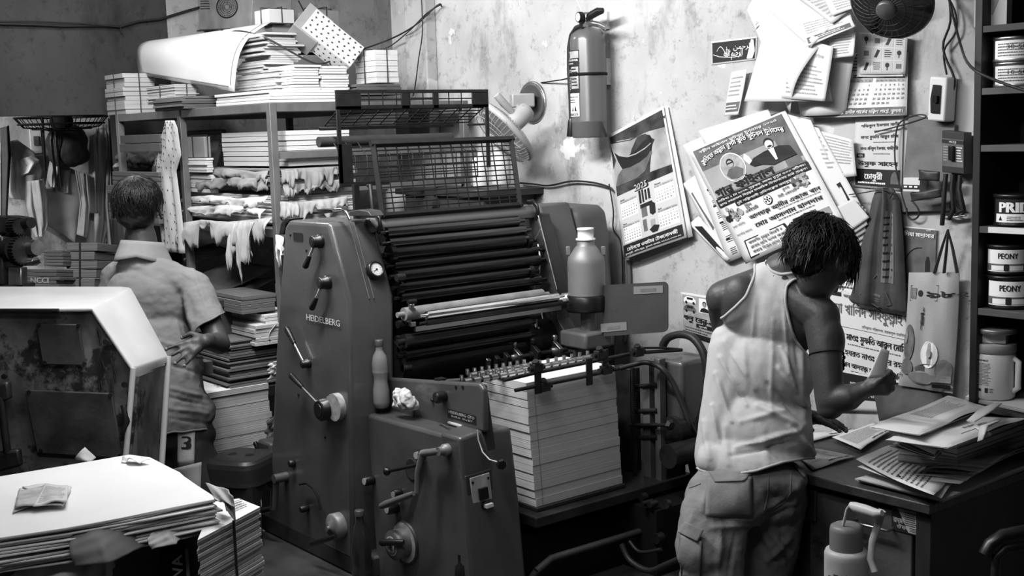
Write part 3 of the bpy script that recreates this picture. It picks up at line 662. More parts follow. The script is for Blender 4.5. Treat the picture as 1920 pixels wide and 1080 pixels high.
# --- calendar for 2025 with a boat
q = Q([(1140, 254), (1244, 198), (1287, 445), (1169, 487)], [3.285, 3.285, 3.262, 3.25], bulge=.006, wav=.002, seed=2)
M_photo = mat('dark photo print', .045, .35, 0, .75, 14); M_photo2 = mat('pale photo print', .34, .35, 0, .4, 9)
def art_cal(a, q):
    bowed(a, q, .03, .50, .97, .975, 4); 
    def U(pts):
        out = []
        for x, y in pts:
            x, y = 1130+x/3.6, 190+y/3.6; a, b = .5, .5
            for _ in range(12):
                g = lambda a, b: ((1169*(1-a)+1287*a)*(1-b)+(1140*(1-a)+1244*a)*b-x, (487*(1-a)+445*a)*(1-b)+(254*(1-a)+198*a)*b-y)
                f0 = g(a, b); fa = g(a+.01, b); fb = g(a, b+.01); A_, B_, C_, D_ = (fa[0]-f0[0])*100, (fb[0]-f0[0])*100, (fa[1]-f0[1])*100, (fb[1]-f0[1])*100; dt = A_*D_-B_*C_; a -= (f0[0]*D_-f0[1]*B_)/dt; b -= (A_*f0[1]-C_*f0[0])/dt
            out.append((min(.97, max(.03, a)), min(.975, max(.03, b))))
        return out
    poly(a, q, U([(30, 290), (200, 250), (320, 200), (432, 170), (472, 425), (350, 470), (240, 520), (80, 585)]), 5, .0014)
    poly(a, q, U([(40, 232), (400, 45), (425, 160), (300, 205), (200, 262), (35, 300)]), 4, .0018)
    poly(a, q, U([(22, 300), (70, 340), (95, 400), (60, 470), (40, 460)]), 4, .0018)
    poly(a, q, U([(140, 455), (110, 500), (85, 585), (240, 520), (300, 470), (345, 340), (330, 330), (250, 410)]), 2, .0020)
    poly(a, q, U([(83, 348), (120, 368), (180, 375), (240, 355), (300, 318), (336, 284), (336, 330), (310, 370), (262, 410), (200, 442), (140, 458), (112, 410)]), 0, .0026)
    poly(a, q, U([(180, 372), (215, 340), (262, 290), (298, 245), (320, 233), (334, 248), (336, 284), (300, 318), (240, 355)]), 4, .0032)
    poly(a, q, U([(195, 362), (230, 335), (275, 285), (302, 258), (322, 262), (318, 285), (290, 312), (240, 346)]), 0, .0038)
    poly(a, q, U([(83, 344), (120, 362), (180, 369), (240, 349), (300, 312), (338, 278), (338, 286), (300, 321), (240, 358), (180, 378), (120, 370)]), 3, .0044)
    text(a, q, 'Rainbow', .74, .905, .05, 0, bold=.02, e=.002)
    text(a, q, '2025', .345, .475, .070, 0, bold=.07, e=.003, fit=.24); text(a, q, '2025', .35, .479, .066, 6, bold=.0, e=.0045, fit=.22)
    bowed(a, q, .03, .10, .97, .50, 6, .0006)
    for (x0, y0, t, f, d) in ((.07, .315, 'January', 3, 31), (.66, .325, 'February', 6, 28), (.07, .125, 'March', 6, 31), (.66, .135, 'April', 2, 30)):
        bowed(a, q, x0, y0-.01, x0+.29, y0+.125, 1, .001, 3, 2); month(a, q, x0, y0, x0+.29, y0+.13, f, d, title=t)
    for (x, y, w_, h) in ((.40, .37, .035, .10), (.45, .37, .03, .10), (.50, .38, .03, .08), (.55, .38, .035, .08), (.40, .33, .2, .03)): rect(a, q, x, y, x+w_, y+h, 0, .0015)
    poly(a, q, [(.54, .27), (.58, .25), (.63, .26), (.64, .33), (.60, .35), (.55, .34)], 0, .0015); rect(a, q, .41, .26, .5, .33, 2, .0015); rect(a, q, .41, .15, .47, .24, 2, .0015); rect(a, q, .53, .16, .60, .22, 3, .0015); poly(a, q, [(.50, .15), (.54, .12), (.62, .12), (.66, .16), (.58, .175)], 0, .002)
    bowed(a, q, .03, .015, .97, .105, 0, .001); text(a, q, 'রেইনবো ওয়াটার টেকনোলজী', .5, .052, .036, 1, 'c', bold=.03, e=.003, fit=.80)
    text(a, q, 'মুজগুন্নী, খালিশপুর, খুলনা। মোবাঃ ০১৭১১-০০০০০০', .5, .025, .016, 1, 'c', e=.003, fit=.88)
q2 = Q([(1147, 252), (1252, 199), (1299, 443), (1178, 482)], [3.292, 3.292, 3.275, 3.268], bulge=.004, seed=3)
o = paper(q2, M_paper, 'blank lower leaf showing behind the right edge of the boat calendar', 'calendar leaf', 'calendar_leaf')
cal = paper(q, M_paper, 'hanging 2025 calendar with a photo of a wooden boat, left of the football poster', 'calendar', 'wall_calendar', art=art_cal, artmats=[M_ink, M_white, M_ink2, M_ink3, M_photo, M_photo2, mat('calendar tint', .5, .6)])
p = onY(1191, 226, 3.28); mb = MB(); mb.tube([p, p+V((0, -.01, .01)), p+V((.0, -.004, .02)), p+V((-.008, 0, .012))], .0025, 6); build('hook', mb, M_white, cal)
# --- sticker with calligraphy
q = Q([(1333, 78), (1420, 68), (1418, 112), (1334, 122)], 3.297)
def art_s(a, q):
    bowed(a, q, .03, .07, .97, .93, 0)
    text(a, q, 'ﷲ ﻢﻴﺣﺮﻟﺍ', .50, .28, .42, 1, 'c', fit=.42, e=.002, bold=.02); text(a, q, 'ﻦﻤﺣﺮﻟﺍ', .70, .55, .3, 1, 'c', fit=.4, e=.002)
    k = [(.06, .42), (.2, .3), (.45, .22), (.7, .24)]
    a.tube([q.p(x, y, .002) for x, y in k], .0014, 4, 1)
    a.tube([q.p(.14+.30*t, .55+.18*math.sin(t*6), .002) for t in [i/10 for i in range(11)]], .0014, 4, 1)
    poly(a, q, [(.80, .1), (.88, .9), (.93, .88), (.97, .4), (.92, .08)], 1, .0025)
paper(q, M_paper2, 'small black sticker with white calligraphy above the football poster', 'sticker', 'wall_sticker', art=art_s)
# --- football tournament poster and its neighbours in the fanned pile
pile = 'posters fanned out behind the football poster'
fan = [([(1280, 272), (1415, 215), (1490, 440), (1366, 492)], 3.280, 'poster at the lower left of the fanned pile with small calendar columns'),
       ([(1310, 245), (1440, 205), (1520, 400), (1400, 460)], 3.272, 'blank poster whose top edge shows above the football poster'),
       ([(1488, 226), (1535, 240), (1618, 392), (1560, 420)], 3.262, 'white poster with a black strip fanned out right of the football poster'),
       ([(1500, 235), (1600, 262), (1606, 330), (1555, 335)], 3.268, 'white sheet sticking out top right of the fanned pile'),
       ([(1476, 214), (1520, 225), (1600, 400), (1575, 415)], 3.258, 'narrow poster edge directly beside the football poster'),
       ([(1280, 345), (1320, 318), (1385, 425), (1363, 492)], 3.286, 'pale leaflet edge with a grey photo left of the fanned pile'),
       ([(1292, 420), (1310, 405), (1375, 480), (1362, 494)], 3.284, 'torn poster corner with black strip at the lowest left of the pile')]
def art_f0(a, q):
    for i in range(9): scribble(a, q, .10+.0*i, .84-i*.1, .19, .90-i*.1, 4, 0, seed=i)
    for i in range(5): bowed(a, q, .09, .72-i*.14, .15, .735-i*.14, 0, n=2, k=1)
def art_f2(a, q): poly(a, q, [(.55, .0), (.82, .05), (.78, .35), (.60, .33)], 0); scribble(a, q, .3, .5, .9, .9, 8, 3, seed=4)
def art_f3(a, q): poly(a, q, [(.1, .1), (.6, .1), (.35, .5), (.05, .5)], 2); scribble(a, q, .45, .3, .95, .95, 9, 3, seed=7)
def art_f5(a, q): poly(a, q, [(.15, .35), (.8, .35), (.75, .85), (.12, .85)], 2)
def art_f6(a, q): poly(a, q, [(.25, .15), (.7, .1), (.7, .8), (.2, .9)], 0)
arts = [art_f0, None, art_f2, art_f3, None, art_f5, art_f6]
for (c4, y, lb), ar in zip(fan, arts): paper(Q(c4, y, bulge=.006, wav=.002, seed=int(c4[0][0])), M_paper, lb, 'poster', 'poster', pile, art=ar)
for i in range(5):
    d = i*5; paper(Q([(1548+d, 398-d), (1600+d*1.2, 372+d), (1630-i*3, 408+d*2.6), (1572+d*.5, 450+d*1.4)], 3.245+i*.006, bulge=.003, seed=i), M_paper if i % 2 else M_paper2, 'curled paper end at the lower right of the fanned pile, behind the bent man\'s hair', 'poster', 'poster', pile)
q = Q([(1291, 284), (1472, 207), (1583, 414), (1398, 495)], [3.262, 3.255, 3.235, 3.24], bulge=.012, wav=.002, seed=5)
M_halo = mat('poster mid tone', .30, .6, 0, .3, 5)
def art_fb(a, q):
    bowed(a, q, .04, .54, .96, .985, 2, .0006, 10, 8); bowed(a, q, .04, .56, .80, .80, 4, .0009, 8, 5)
    poly(a, q, [(.38, .62), (.96, .60), (.96, .56), (.40, .55)], 3, .0012)
    text(a, q, 'বস্ত্রীল ফাইনাল ফুটবল টুর্নামেন্ট ২০২৫', .5, .945, .028, 1, 'c', bold=.02, e=.003, fit=.80)
    text(a, q, 'স্মৃতিতে অম্লান রূপম স্মৃতি ফুটবল টুর্নামেন্ট', .5, .845, .055, 0, 'c', bold=.10, e=.0032, fit=.84, arc=.055)
    text(a, q, 'স্মৃতিতে অম্লান রূপম স্মৃতি ফুটবল টুর্নামেন্ট', .5, .845, .055, 1, 'c', bold=.03, e=.0048, fit=.84, arc=.055)
    disc(a, q, .34, .735, .125, m=1, e=.003); disc(a, q, .34, .735, .117, m=3, e=.0042)
    disc(a, q, .335, .775, .036, m=0, e=.0056); disc(a, q, .335, .765, .030, m=4, e=.0066); poly(a, q, [(.25, .69), (.30, .73), (.38, .73), (.43, .69), (.40, .645), (.34, .635), (.28, .65)], 2, .0056); rect(a, q, .305, .768, .365, .778, 0, .0075)
    disc(a, q, .745, .805, .042, m=0, e=.0045); disc(a, q, .745, .79, .035, m=1, e=.0055); disc(a, q, .745, .772, .022, .010, m=0, e=.006)
    poly(a, q, [(.50, .70), (.56, .735), (.68, .75), (.82, .75), (.90, .72), (.92, .63), (.70, .62), (.60, .66), (.53, .67)], 0, .0045); poly(a, q, [(.72, .752), (.77, .752), (.76, .65), (.74, .65)], 1, .0055); poly(a, q, [(.50, .70), (.47, .76), (.50, .80), (.53, .76), (.54, .72)], 1, .0045)
    text(a, q, 'গ্রান্ড ফাইনাল', .06, .56, .088, 0, bold=.05, e=.005, fit=.62)
    bowed(a, q, .03, .475, .97, .545, 0, .0042, 10, 2); text(a, q, 'তারিখঃ ১ মে ২০২৬, শুক্রবার, সময়ঃ দুপুর ৩:০০ ঘটিকা।', .5, .517, .023, 1, 'c', bold=.02, e=.006, fit=.90); text(a, q, 'স্থানঃ বয়রাতলা বিশ্বম্ভর মাধ্যমিক বিদ্যালয়ের মাঠ প্রাঙ্গন।', .5, .485, .023, 1, 'c', bold=.02, e=.006, fit=.90)
    bowed(a, q, .20, .435, .80, .470, 0, .004, 8, 1); text(a, q, 'দুই শক্তিশালী প্রতিপক্ষের মহাযুদ্ধ', .5, .444, .024, 1, 'c', bold=.02, e=.0055, fit=.56)
    for (x, y) in ((.14, .375), (.86, .42)):
        R = random.Random(int(x*100))
        for i in range(26): disc(a, q, x+R.gauss(0, .045), y+R.gauss(0, .026), R.uniform(.008, .028), m=R.choice((0, 2, 3, 4)), e=.0025+i*.00006, n=7)
    text(a, q, 'টুটুল', .27, .395, .036, 0, bold=.03, e=.003); text(a, q, 'একাডেমি', .25, .355, .036, 0, bold=.03, e=.003); text(a, q, 'খুলনা', .66, .40, .030, 0, bold=.02, e=.003); text(a, q, 'সিটি একাডেমি', .60, .36, .030, 0, bold=.02, e=.003)
    disc(a, q, .50, .385, .042, m=0, e=.003); disc(a, q, .50, .385, .036, m=1, e=.004)
    for i in range(5): disc(a, q, .50+.024*math.cos(i*1.26), .385+.019*math.sin(i*1.26), .009, m=0, e=.005, n=5)
    disc(a, q, .5, .385, .011, m=0, e=.005, n=5)
    text(a, q, 'প্রধান অতিথিঃ', .06, .285, .024, 0, e=.003); text(a, q, 'আলহাজ্ব আমীর এজাজ খান', .26, .295, .046, 0, bold=.04, e=.003, fit=.70); scribble(a, q, .55, .275, .95, .288, 1, 2, .003, 1)
    text(a, q, 'সভাপতিত্ব করবেনঃ', .06, .215, .022, 0, e=.003); text(a, q, 'মোঃ আসলাম হালদার', .28, .220, .048, 0, bold=.04, e=.003, fit=.66); scribble(a, q, .5, .195, .95, .210, 1, 2, .003, 2)
    bowed(a, q, .62, .075, .74, .165, 0, .003, 2, 2); bowed(a, q, .70, .06, .84, .17, 2, .002, 2, 2); rect(a, q, .56, .07, .64, .12, 4, .002); rect(a, q, .84, .09, .95, .15, 4, .002); rect(a, q, .64, .10, .72, .12, 2, .0045)
    poly(a, q, [(.08, .02), (.58, .02), (.54, .165), (.10, .165)], 0, .0025); poly(a, q, [(.095, .03), (.56, .03), (.52, .155), (.115, .155)], 1, .0035)
    for i, t in enumerate(('আকর্ষণীয় পুরস্কার বিতরণী ও', 'রানার্স-আপ দলের জন্য', 'থাকছে বিশাল ঘোড়া ট্রফি')): text(a, q, t, .32, .122-i*.038, .032, 0, 'c', bold=.03, e=.005, fit=.36)
    bowed(a, q, .60, .0, .96, .05, 0, .003, 3, 1); text(a, q, 'আসুন, আনন্দ নিন।', .62, .015, .026, 1, e=.005)
paper(q, M_paper, 'large tilted football tournament poster with two portraits, above the bent man', 'poster', 'football_poster', art=art_fb, artmats=[M_ink, M_white, M_ink2, M_ink3, M_halo], nu=14, nv=14)
# --- calendar at the top right and picture calendar in front of it
q = Q([(1568, 100), (1703, 98), (1700, 216), (1500, 222)], [3.285, 3.285, 3.27, 3.26], bulge=.004, seed=8)
def art_rc(a, q):
    month(a, q, .30, .17, .62, .60, 6, 30, title=None); month(a, q, .66, .17, .98, .60, 1, 31, title=None); bowed(a, q, .38, .61, .50, .66, 0); bowed(a, q, .74, .61, .88, .66, 0)
    text(a, q, 'NOVEMBER', .44, .62, .04, 1, 'c', e=.002); text(a, q, 'DECEMBER', .81, .62, .04, 1, 'c', e=.002); bowed(a, q, .30, .72, .48, .98, 2); scribble(a, q, .31, .73, .47, .97, 5, 1, .0015, 3)
    bowed(a, q, .05, .02, .99, .14, 2, .0006); text(a, q, '(১৪ গলি), হাদীস পার্কের দক্ষিণ পার্শ্বে, খুলনা।', .97, .05, .072, 1, 'r', bold=.03, e=.003, fit=.70)
paper(q, M_paper, 'white wall calendar sheet with November and December, under the picture calendar', 'calendar', 'wall_calendar', art=art_rc)
q = Q([(1612, 60), (1702, 66), (1697, 139), (1612, 140)], 3.262, bulge=.003)
def art_pc(a, q):
    R = random.Random(3)
    for i in range(4):
        for j in range(3):
            x, y = .05+i*.235, .06+j*.31; bowed(a, q, x, y, x+.21, y+.28, 4, .0006, 2, 2)
            k = (i*3+j) % 4
            if k == 0: poly(a, q, [(x+.04, y+.05), (x+.10, y+.04), (x+.17, y+.22), (x+.11, y+.24)], 0, .0012)
            elif k == 1: rect(a, q, x+.05, y+.08, x+.16, y+.2, 2, .0012)
            elif k == 2: disc(a, q, x+.1, y+.17, .045, m=0, e=.0012); rect(a, q, x+.09, y+.04, x+.11, y+.14, 0, .0012)
            else: scribble(a, q, x+.03, y+.05, x+.18, y+.25, 4, 0, .0012, i)
pc = paper(q, M_paper2, 'small wall calendar of twelve little pictures, under the black wall fan', 'calendar', 'picture_calendar', art=art_pc, artmats=[M_ink, M_white, M_ink2, M_ink3, mat('picture tint', .42, .6)])
mb = MB(); q = Q([(1613, 62), (1702, 68), (1698, 143), (1612, 144)], 3.28); mb.prism([q.p(0, 0), q.p(1, 0), q.p(1, 1), q.p(0, 1)], (0, -.015, 0)); build('page_block', mb, M_edge, pc)
# --- dense bundle of papers hung on a nail, top right
bund = 'loose papers hung in a bundle on the wall'
def art_faint(a, q): scribble(a, q, .15, .1, .9, .85, 9, 3, seed=5)
def art_slip(a, q): text(a, q, 'ইসলাম এন্টারপ্রাইজ', .5, .75, .08, 3, 'c', fit=.7); scribble(a, q, .1, .08, .9, .62, 8, 3, seed=15)
def art_band(a, q): bowed(a, q, .06, .08, .94, .30, 2); scribble(a, q, .1, .12, .9, .26, 2, 1, .0015, 6); scribble(a, q, .1, .42, .9, .9, 5, 3, seed=9)
hang = [([(1400, 20), (1460, -60), (1560, 60), (1480, 214)], [3.24, 3.24, 3.20, 3.22], .05, M_paper, None, 'big blank sheet drooping to a point at the lower left of the bundle'),
        ([(1440, 30), (1545, 60), (1560, 190), (1395, 190)], [3.22, 3.2, 3.22, 3.24], .04, M_paper, None, 'large white sheet curling outwards low in the bundle'),
        ([(1475, 60), (1610, 60), (1585, 215), (1500, 218)], [3.23, 3.23, 3.26, 3.26], .02, M_paper2, None, 'shaded creamy sheet at the back of the bundle'),
        ([(1412, 0), (1450, -20), (1440, 40), (1412, 60)], 3.235, .01, M_paper2, art_faint, 'small greyish print at the top left of the bundle'),
        ([(1372, 135), (1400, 130), (1385, 215), (1357, 218)], 3.275, .004, M_paper, art_band, 'narrow leaflet with a black box left of the bundle'),
        ([(1474, 62), (1562, 88), (1548, 190), (1466, 184)], [3.18, 3.18, 3.19, 3.19], .004, M_paper, art_slip, 'printed receipt slip with faint writing hanging lowest in the bundle'),
        ([(1545, 55), (1605, 45), (1600, 105), (1560, 110)], [3.2, 3.2, 3.2, 3.2], .006, M_paper, art_faint, 'small form peeping out right of the receipt slip'),
        ([(1430, 10), (1530, -10), (1560, 50), (1520, 90)], [3.19, 3.19, 3.17, 3.17], .008, M_paper, None, 'folded white sheet lying across the receipt slip'),
        ([(1495, 40), (1592, 18), (1604, 50), (1512, 88)], [3.17, 3.17, 3.165, 3.165], .004, M_paper, art_band, 'leaflet with a grey headline band across the bundle'),
        ([(1470, -20), (1580, -30), (1610, 10), (1560, 45)], [3.16, 3.16, 3.16, 3.16], .006, M_paper2, art_faint, 'topmost written note with many lines at the top of the bundle'),
        ([(1530, -30), (1640, -40), (1650, 0), (1560, 30)], [3.15, 3.15, 3.15, 3.15], .01, M_paper, art_faint, 'letter sheet at the top right of the bundle beside the fan')]
for c4, y, bl, m, ar, lb in hang: paper(Q(c4, y, bulge=bl, wav=.004, seed=int(c4[0][0]+c4[3][1])), m, lb, 'paper', 'paper_sheet', bund, art=ar, nu=14, nv=14)
p = onY(1520, -20, 3.3); mb = MB(); mb.cyl(p, p+V((0, -.14, .01)), .003); single('wall_nail', mb, M_iron, 'nail that carries the bundle of loose papers', 'nail')
# --- poster with names, right of the fanned pile
q = Q([(1604, 222), (1694, 214), (1690, 358), (1600, 350)], 3.294)
def art_nm(a, q):
    for i, (t, s_) in enumerate((('শফিকুল ইসলাম সাতী', .055), ('মাওঃ মুফতি আব্দুর রহিম', .06), ('মাওঃ মনিরুল ইসলাম, গাজীপুরী', .06))): text(a, q, t, .52, .86-i*.16, s_, 0, 'c', bold=.03, fit=.78); scribble(a, q, .4, .79-i*.16, .85, .82-i*.16, 1, 2, seed=i)
    bowed(a, q, .05, .43, .22, .49, 0); text(a, q, 'দান', .14, .44, .05, 1, 'c', e=.002); text(a, q, 'উসুফ সাহেব', .5, .32, .085, 0, 'c', bold=.05, fit=.82)
    bowed(a, q, .04, .03, .97, .27, 0); text(a, q, 'চৌধুরী', .42, .13, .11, 1, 'c', bold=.04, e=.002); scribble(a, q, .1, .05, .7, .11, 1, 1, .0015, 8); poly(a, q, [(.78, .08), (.78, .16), (.81, .22), (.86, .25), (.91, .22), (.94, .16), (.94, .08)], 2, .0016)
paper(q, M_paper2, 'notice with names in bold script and a black footer, right of the fanned pile', 'poster', 'notice_poster', art=art_nm)
# --- long poster behind the bent man
q = Q([(1508, 516), (1712, 548), (1712, 765), (1508, 706)], 3.294)
def art_big(a, q):
    scribble(a, q, .3, .93, .9, .97, 1, 2, seed=2); text(a, q, 'লিয়াঃ বাড়ই', .18, .92, .05, 0, bold=.03); bowed(a, q, .16, .855, .36, .895, 0); text(a, q, 'আন্তর্জাতিক', .38, .855, .04, 0, bold=.02)
    text(a, q, 'মা খালিদ সাইফুল্লাহ আ', .30, .70, .135, 2, bold=.035, fit=.72); text(a, q, 'প্রতিষ্ঠাতা পরিচালক, মারকাযুল তারবিয়া, বয়রা', .55, .60, .033, 0, fit=.45); rect(a, q, .28, .575, 1, .58, 2)
    text(a, q, 'মত মাওঃ মুফতি আব্দুল মোমিন', .32, .465, .085, 0, bold=.05, fit=.66); scribble(a, q, .42, .415, .92, .44, 1, 2, seed=4)
    text(a, q, 'হাজ্ব হযরত মাওঃ আব্দুর রহমান', .28, .32, .075, 0, bold=.04, fit=.70); text(a, q, 'জনাব আলহাজ্ব হযরত মাওঃ খলিলুর', .34, .21, .065, 0, bold=.04, fit=.62); scribble(a, q, .45, .17, .95, .19, 1, 2, seed=5)
    bowed(a, q, .28, .08, 1, .145, 0); text(a, q, 'স্থানীয় উলামায়েকেরাম ও তাশরীফ পেশ করবেন', .31, .095, .045, 1, bold=.02, fit=.66, e=.002)
    bowed(a, q, .30, -.0, .72, .07, 2); text(a, q, 'দলে যোগদান', .34, .02, .04, 1, e=.002)
paper(q, M_paper, 'long white notice with bold names on the wall behind the bent man', 'poster', 'notice_poster', art=art_big)
q = Q([(1560, 690), (1762, 730), (1760, 775), (1562, 770)], 3.290)
def art_lo(a, q): bowed(a, q, .1, .3, .85, .95, 0); text(a, q, 'খেলোয়াড়দের জন্য যোগাযোগ ০১৭১১', .48, .62, .2, 1, 'c', fit=.6, e=.002); text(a, q, 'মোবাঃ ০১৯১২-১৯৯১৮', .55, .38, .2, 1, 'c', fit=.5, e=.002)
paper(q, M_paper2, 'black footer sheet with phone numbers low on the wall above the desk', 'poster', 'notice_poster', art=art_lo)
# --- dark school notice beside the backboard
q = Q([(1694, 424), (1756, 430), (1752, 535), (1694, 530)], 3.292)
def art_sc(a, q): bowed(a, q, 0, 0, 1, .98, 2, .0006); text(a, q, 'দিয়া মাদ্রাসার', .5, .84, .10, 1, 'c', bold=.04, fit=.9, e=.003); text(a, q, 'আরবি', .85, .95, .035, 1, 'r', e=.003); a.lathe([(.0, 0), (.0, .0)], q.p(.3, .3, 0)); [a.tube([q.p(.55+.5*math.cos(t+k*.5), .3+.35*math.sin(t+k*.5), .002) for t in (0, .25, .5)], .0012, 4, 0) for k in range(3, 8)]; poly(a, q, [(.70, .02), (.70, .4), (.74, .5), (.80, .5), (.84, .4), (.84, .02)], 0, .002)
paper(q, M_paper2, 'dark school notice with white headline under the switch board', 'poster', 'school_notice', art=art_sc)
# --- small car rental leaflet
q = Q([(1276, 547), (1346, 558), (1346, 646), (1278, 624)], 3.292)
def art_ct(a, q):
    bowed(a, q, .05, .05, 1, .95, 3, .0005)
    for y in (.80, .60): poly(a, q, [(.08, y), (.10, y+.07), (.18, y+.13), (.34, y+.12), (.42, y+.04), (.42, y-.02), (.10, y-.02)], 2 if y < .7 else 1, .0012); disc(a, q, .16, y-.02, .03, m=0, e=.0018); disc(a, q, .36, y-.02, .03, m=0, e=.0018); rect(a, q, .18, y+.05, .34, y+.10, 0, .0018)
    rect(a, q, .50, .60, .80, .92, 1, .0012); disc(a, q, .65, .80, .055, m=0, e=.002); disc(a, q, .65, .785, .045, m=3, e=.0026); poly(a, q, [(.53, .62), (.57, .70), (.65, .72), (.74, .70), (.78, .62)], 0, .002)
    text(a, q, 'ধলু রেন্ট-এ', .08, .36, .17, 0, bold=.06, fit=.85, e=.002); bowed(a, q, .42, .24, .98, .33, 0); text(a, q, 'নতুন গাড়ি', .5, .26, .06, 1, e=.0025); scribble(a, q, .12, .10, .9, .22, 2, 0, seed=3); bowed(a, q, .05, .0, 1, .09, 0)
paper(q, M_paper2, 'small car hire leaflet with two cars and a portrait, left of the bent man', 'leaflet', 'leaflet', art=art_ct)
# --- hook-and-strap fire extinguisher
ex = onY(1106, 258, 3.20); r = .069
fe = thing('fire_extinguisher', 'dry powder fire extinguisher strapped high on the wall above the press', 'fire extinguisher', ex)
hh = onY(1106, 58, 3.20).z-ex.z; M_ext = mat('extinguisher paint', .095, .28, 0, .12, 6, spec=.5, coat=.3)
mb = MB(); mb.lathe([(r*.93, 0), (r, .008), (r, .058), (r*1.012, .060), (r, .063), (r, hh-.035), (r*.93, hh-.012), (r*.72, hh+.004), (r*.40, hh+.014), (.018, hh+.018), (.018, hh+.04)], ex, n=40); build('cylinder_body', mb, M_ext, fe)
top = ex+V((0, 0, hh+.04)); mb = MB(); mb.lathe([(.020, -.005), (.022, .0), (.022, .022), (.014, .03)], top, n=16); mb.cyl(top+V((-.03, -.01, .01)), top+V((.02, 0, .01)), .010); vv = build('valve', mb, M_steel, fe)
mb = MB(); c = top+V((-.005, -.024, .012)); mb.lathe([(.021, 0), (.021, .012), (.019, .016)], c, (-.2, -1, 0), 24); gg = build('pressure_gauge', mb, M_black, fe); build('gauge_dial', MB().lathe([(.016, .0163), (.001, .0166)], c, (-.2, -1, 0), 20), mat('dial face', .6), gg)
def P3(pts, y): return [onY(a, b, y) for a, b in pts]
mb = MB(); mb.tube(P3([(1088, 44), (1097, 38), (1106, 30), (1120, 22), (1131, 20)], 3.19), [.006, .008, .009, .009, .006], 8, flat=1.8); build('lever_handle', mb, M_black, fe)
mb = MB(); mb.tube(P3([(1100, 44), (1112, 44), (1124, 46), (1136, 52)], 3.19), .006, 8, flat=1.8); build('carry_handle', mb, M_steel, fe)
mb = MB(); mb.tube(P3([(1090, 48), (1080, 52), (1071, 66), (1067, 90), (1067, 130), (1070, 190), (1071, 225)], 3.15), .0085, 10); hs = build('hose', mb, M_rubber, fe)
mb = MB(); mb.tube(P3([(1071, 222), (1071, 228), (1070, 256)], 3.15), [.009, .013, .016], 12); build('nozzle', mb, M_black, hs)
mb = MB(); z = onY(1106, 140, 3.13).z; mb.lathe([(r+.002, 0), (r+.004, .001), (r+.004, .010), (r+.002, .011)], (ex.x, ex.y, z), n=40); k = onY(1015, 155, 3.296); mb.tube([V((ex.x-r*.9, ex.y+.02, z+.005)), k.lerp(V((ex.x-r, ex.y+.03, z)), .5), k], .005, 6, flat=.5); build('strap', mb, M_blackm, fe)
mb = MB(); cyl_lab = MB()
def curved_label(mb, z0, z1, a0, a1, m, rr): 
    n = 12
    for i in range(n):
        t0 = a0+(a1-a0)*i/n; t1 = a0+(a1-a0)*(i+1)/n
        mb.add([(ex.x+rr*math.cos(t), ex.y+rr*math.sin(t), zz) for t, zz in ((t0, z0), (t1, z0), (t1, z1), (t0, z1))], [(0, 1, 2, 3)], m, True)
class CylF(Fr):
    def __init__(s, c, r, a0, a1, z0, z1): s.c0 = V(c); s.r = r; s.a0 = a0; s.a1 = a1; s.z0 = z0; s.z1 = z1; s.w = abs(a1-a0)*r; s.h = z1-z0; s.n = V((0, -1, 0))
    def p(s, x, y, e=0):
        t = s.a0+(s.a1-s.a0)*x; return V((s.c0.x+(s.r+e)*math.cos(t), s.c0.y+(s.r+e)*math.sin(t), s.z0+(s.z1-s.z0)*y))
zt, zb = onY(1090, 93, 3.14).z, onY(1090, 218, 3.14).z
cf = CylF(ex, r+.001, -2.62, -1.25, zb, zt); a = MB()
bowed(a, cf, 0, .36, 1, 1, 0, .0004, 12, 1); bowed(a, cf, .02, .88, .98, .985, 3, .0010, 8, 1); text(a, cf, 'CS', .18, .90, .085, 0, bold=.04, e=.0022); bowed(a, cf, .52, .42, .96, .75, 3, .001, 6, 1)
text(a, cf, 'EXTINGUISHER', .5, .835, .042, 1, 'c', bold=.04, e=.0022, fit=.92); text(a, cf, 'ABC DRY POWDER', .4, .79, .026, 1, 'c', bold=.02, e=.0022, fit=.66)
scribble(a, cf, .05, .40, .48, .72, 12, 1, .0014, 1); scribble(a, cf, .56, .45, .92, .74, 6, 0, .0018, 2)
bowed(a, cf, .05, .0, .97, .35, 1, .0008, 10, 1); text(a, cf, 'Tim Enterprise', .5, .285, .040, 0, 'c', bold=.02, e=.0022, fit=.84); scribble(a, cf, .1, .20, .9, .27, 2, 0, .0014, 5); rect(a, cf, .12, .15, .45, .185, 0, .0014); scribble(a, cf, .12, .08, .4, .14, 2, 0, .0014, 6); poly(a, cf, [(.55, .08), (.6, .16), (.66, .08)], 0, .0014); poly(a, cf, [(.72, .08), (.78, .17), (.84, .08)], 0, .0014); text(a, cf, '21/02/25', .5, .015, .05, 0, 'c', bold=.05, e=.002, fit=.85)
build('label', a, [M_ink, M_white, M_ink2, M_ink3], fe)
mb = MB(); p = onY(1133, 40, 3.29); mb.box((p.x-.02, 3.285, p.z-.03), (p.x+.02, 3.3, p.z+.035)); build('wall_bracket', mb, M_white2, fe); mb = MB(); mb.box((ex.x-.02, 3.262, ex.z+.2), (ex.x+.02, 3.3, ex.z+.3)); build('wall_bracket', mb, M_white2, fe)
mb = MB(); mb.tube(P3([(1078, -10), (1090, 20), (1096, 36)], 3.22), .0015, 6); build('hanging_string', mb, M_white2, fe)
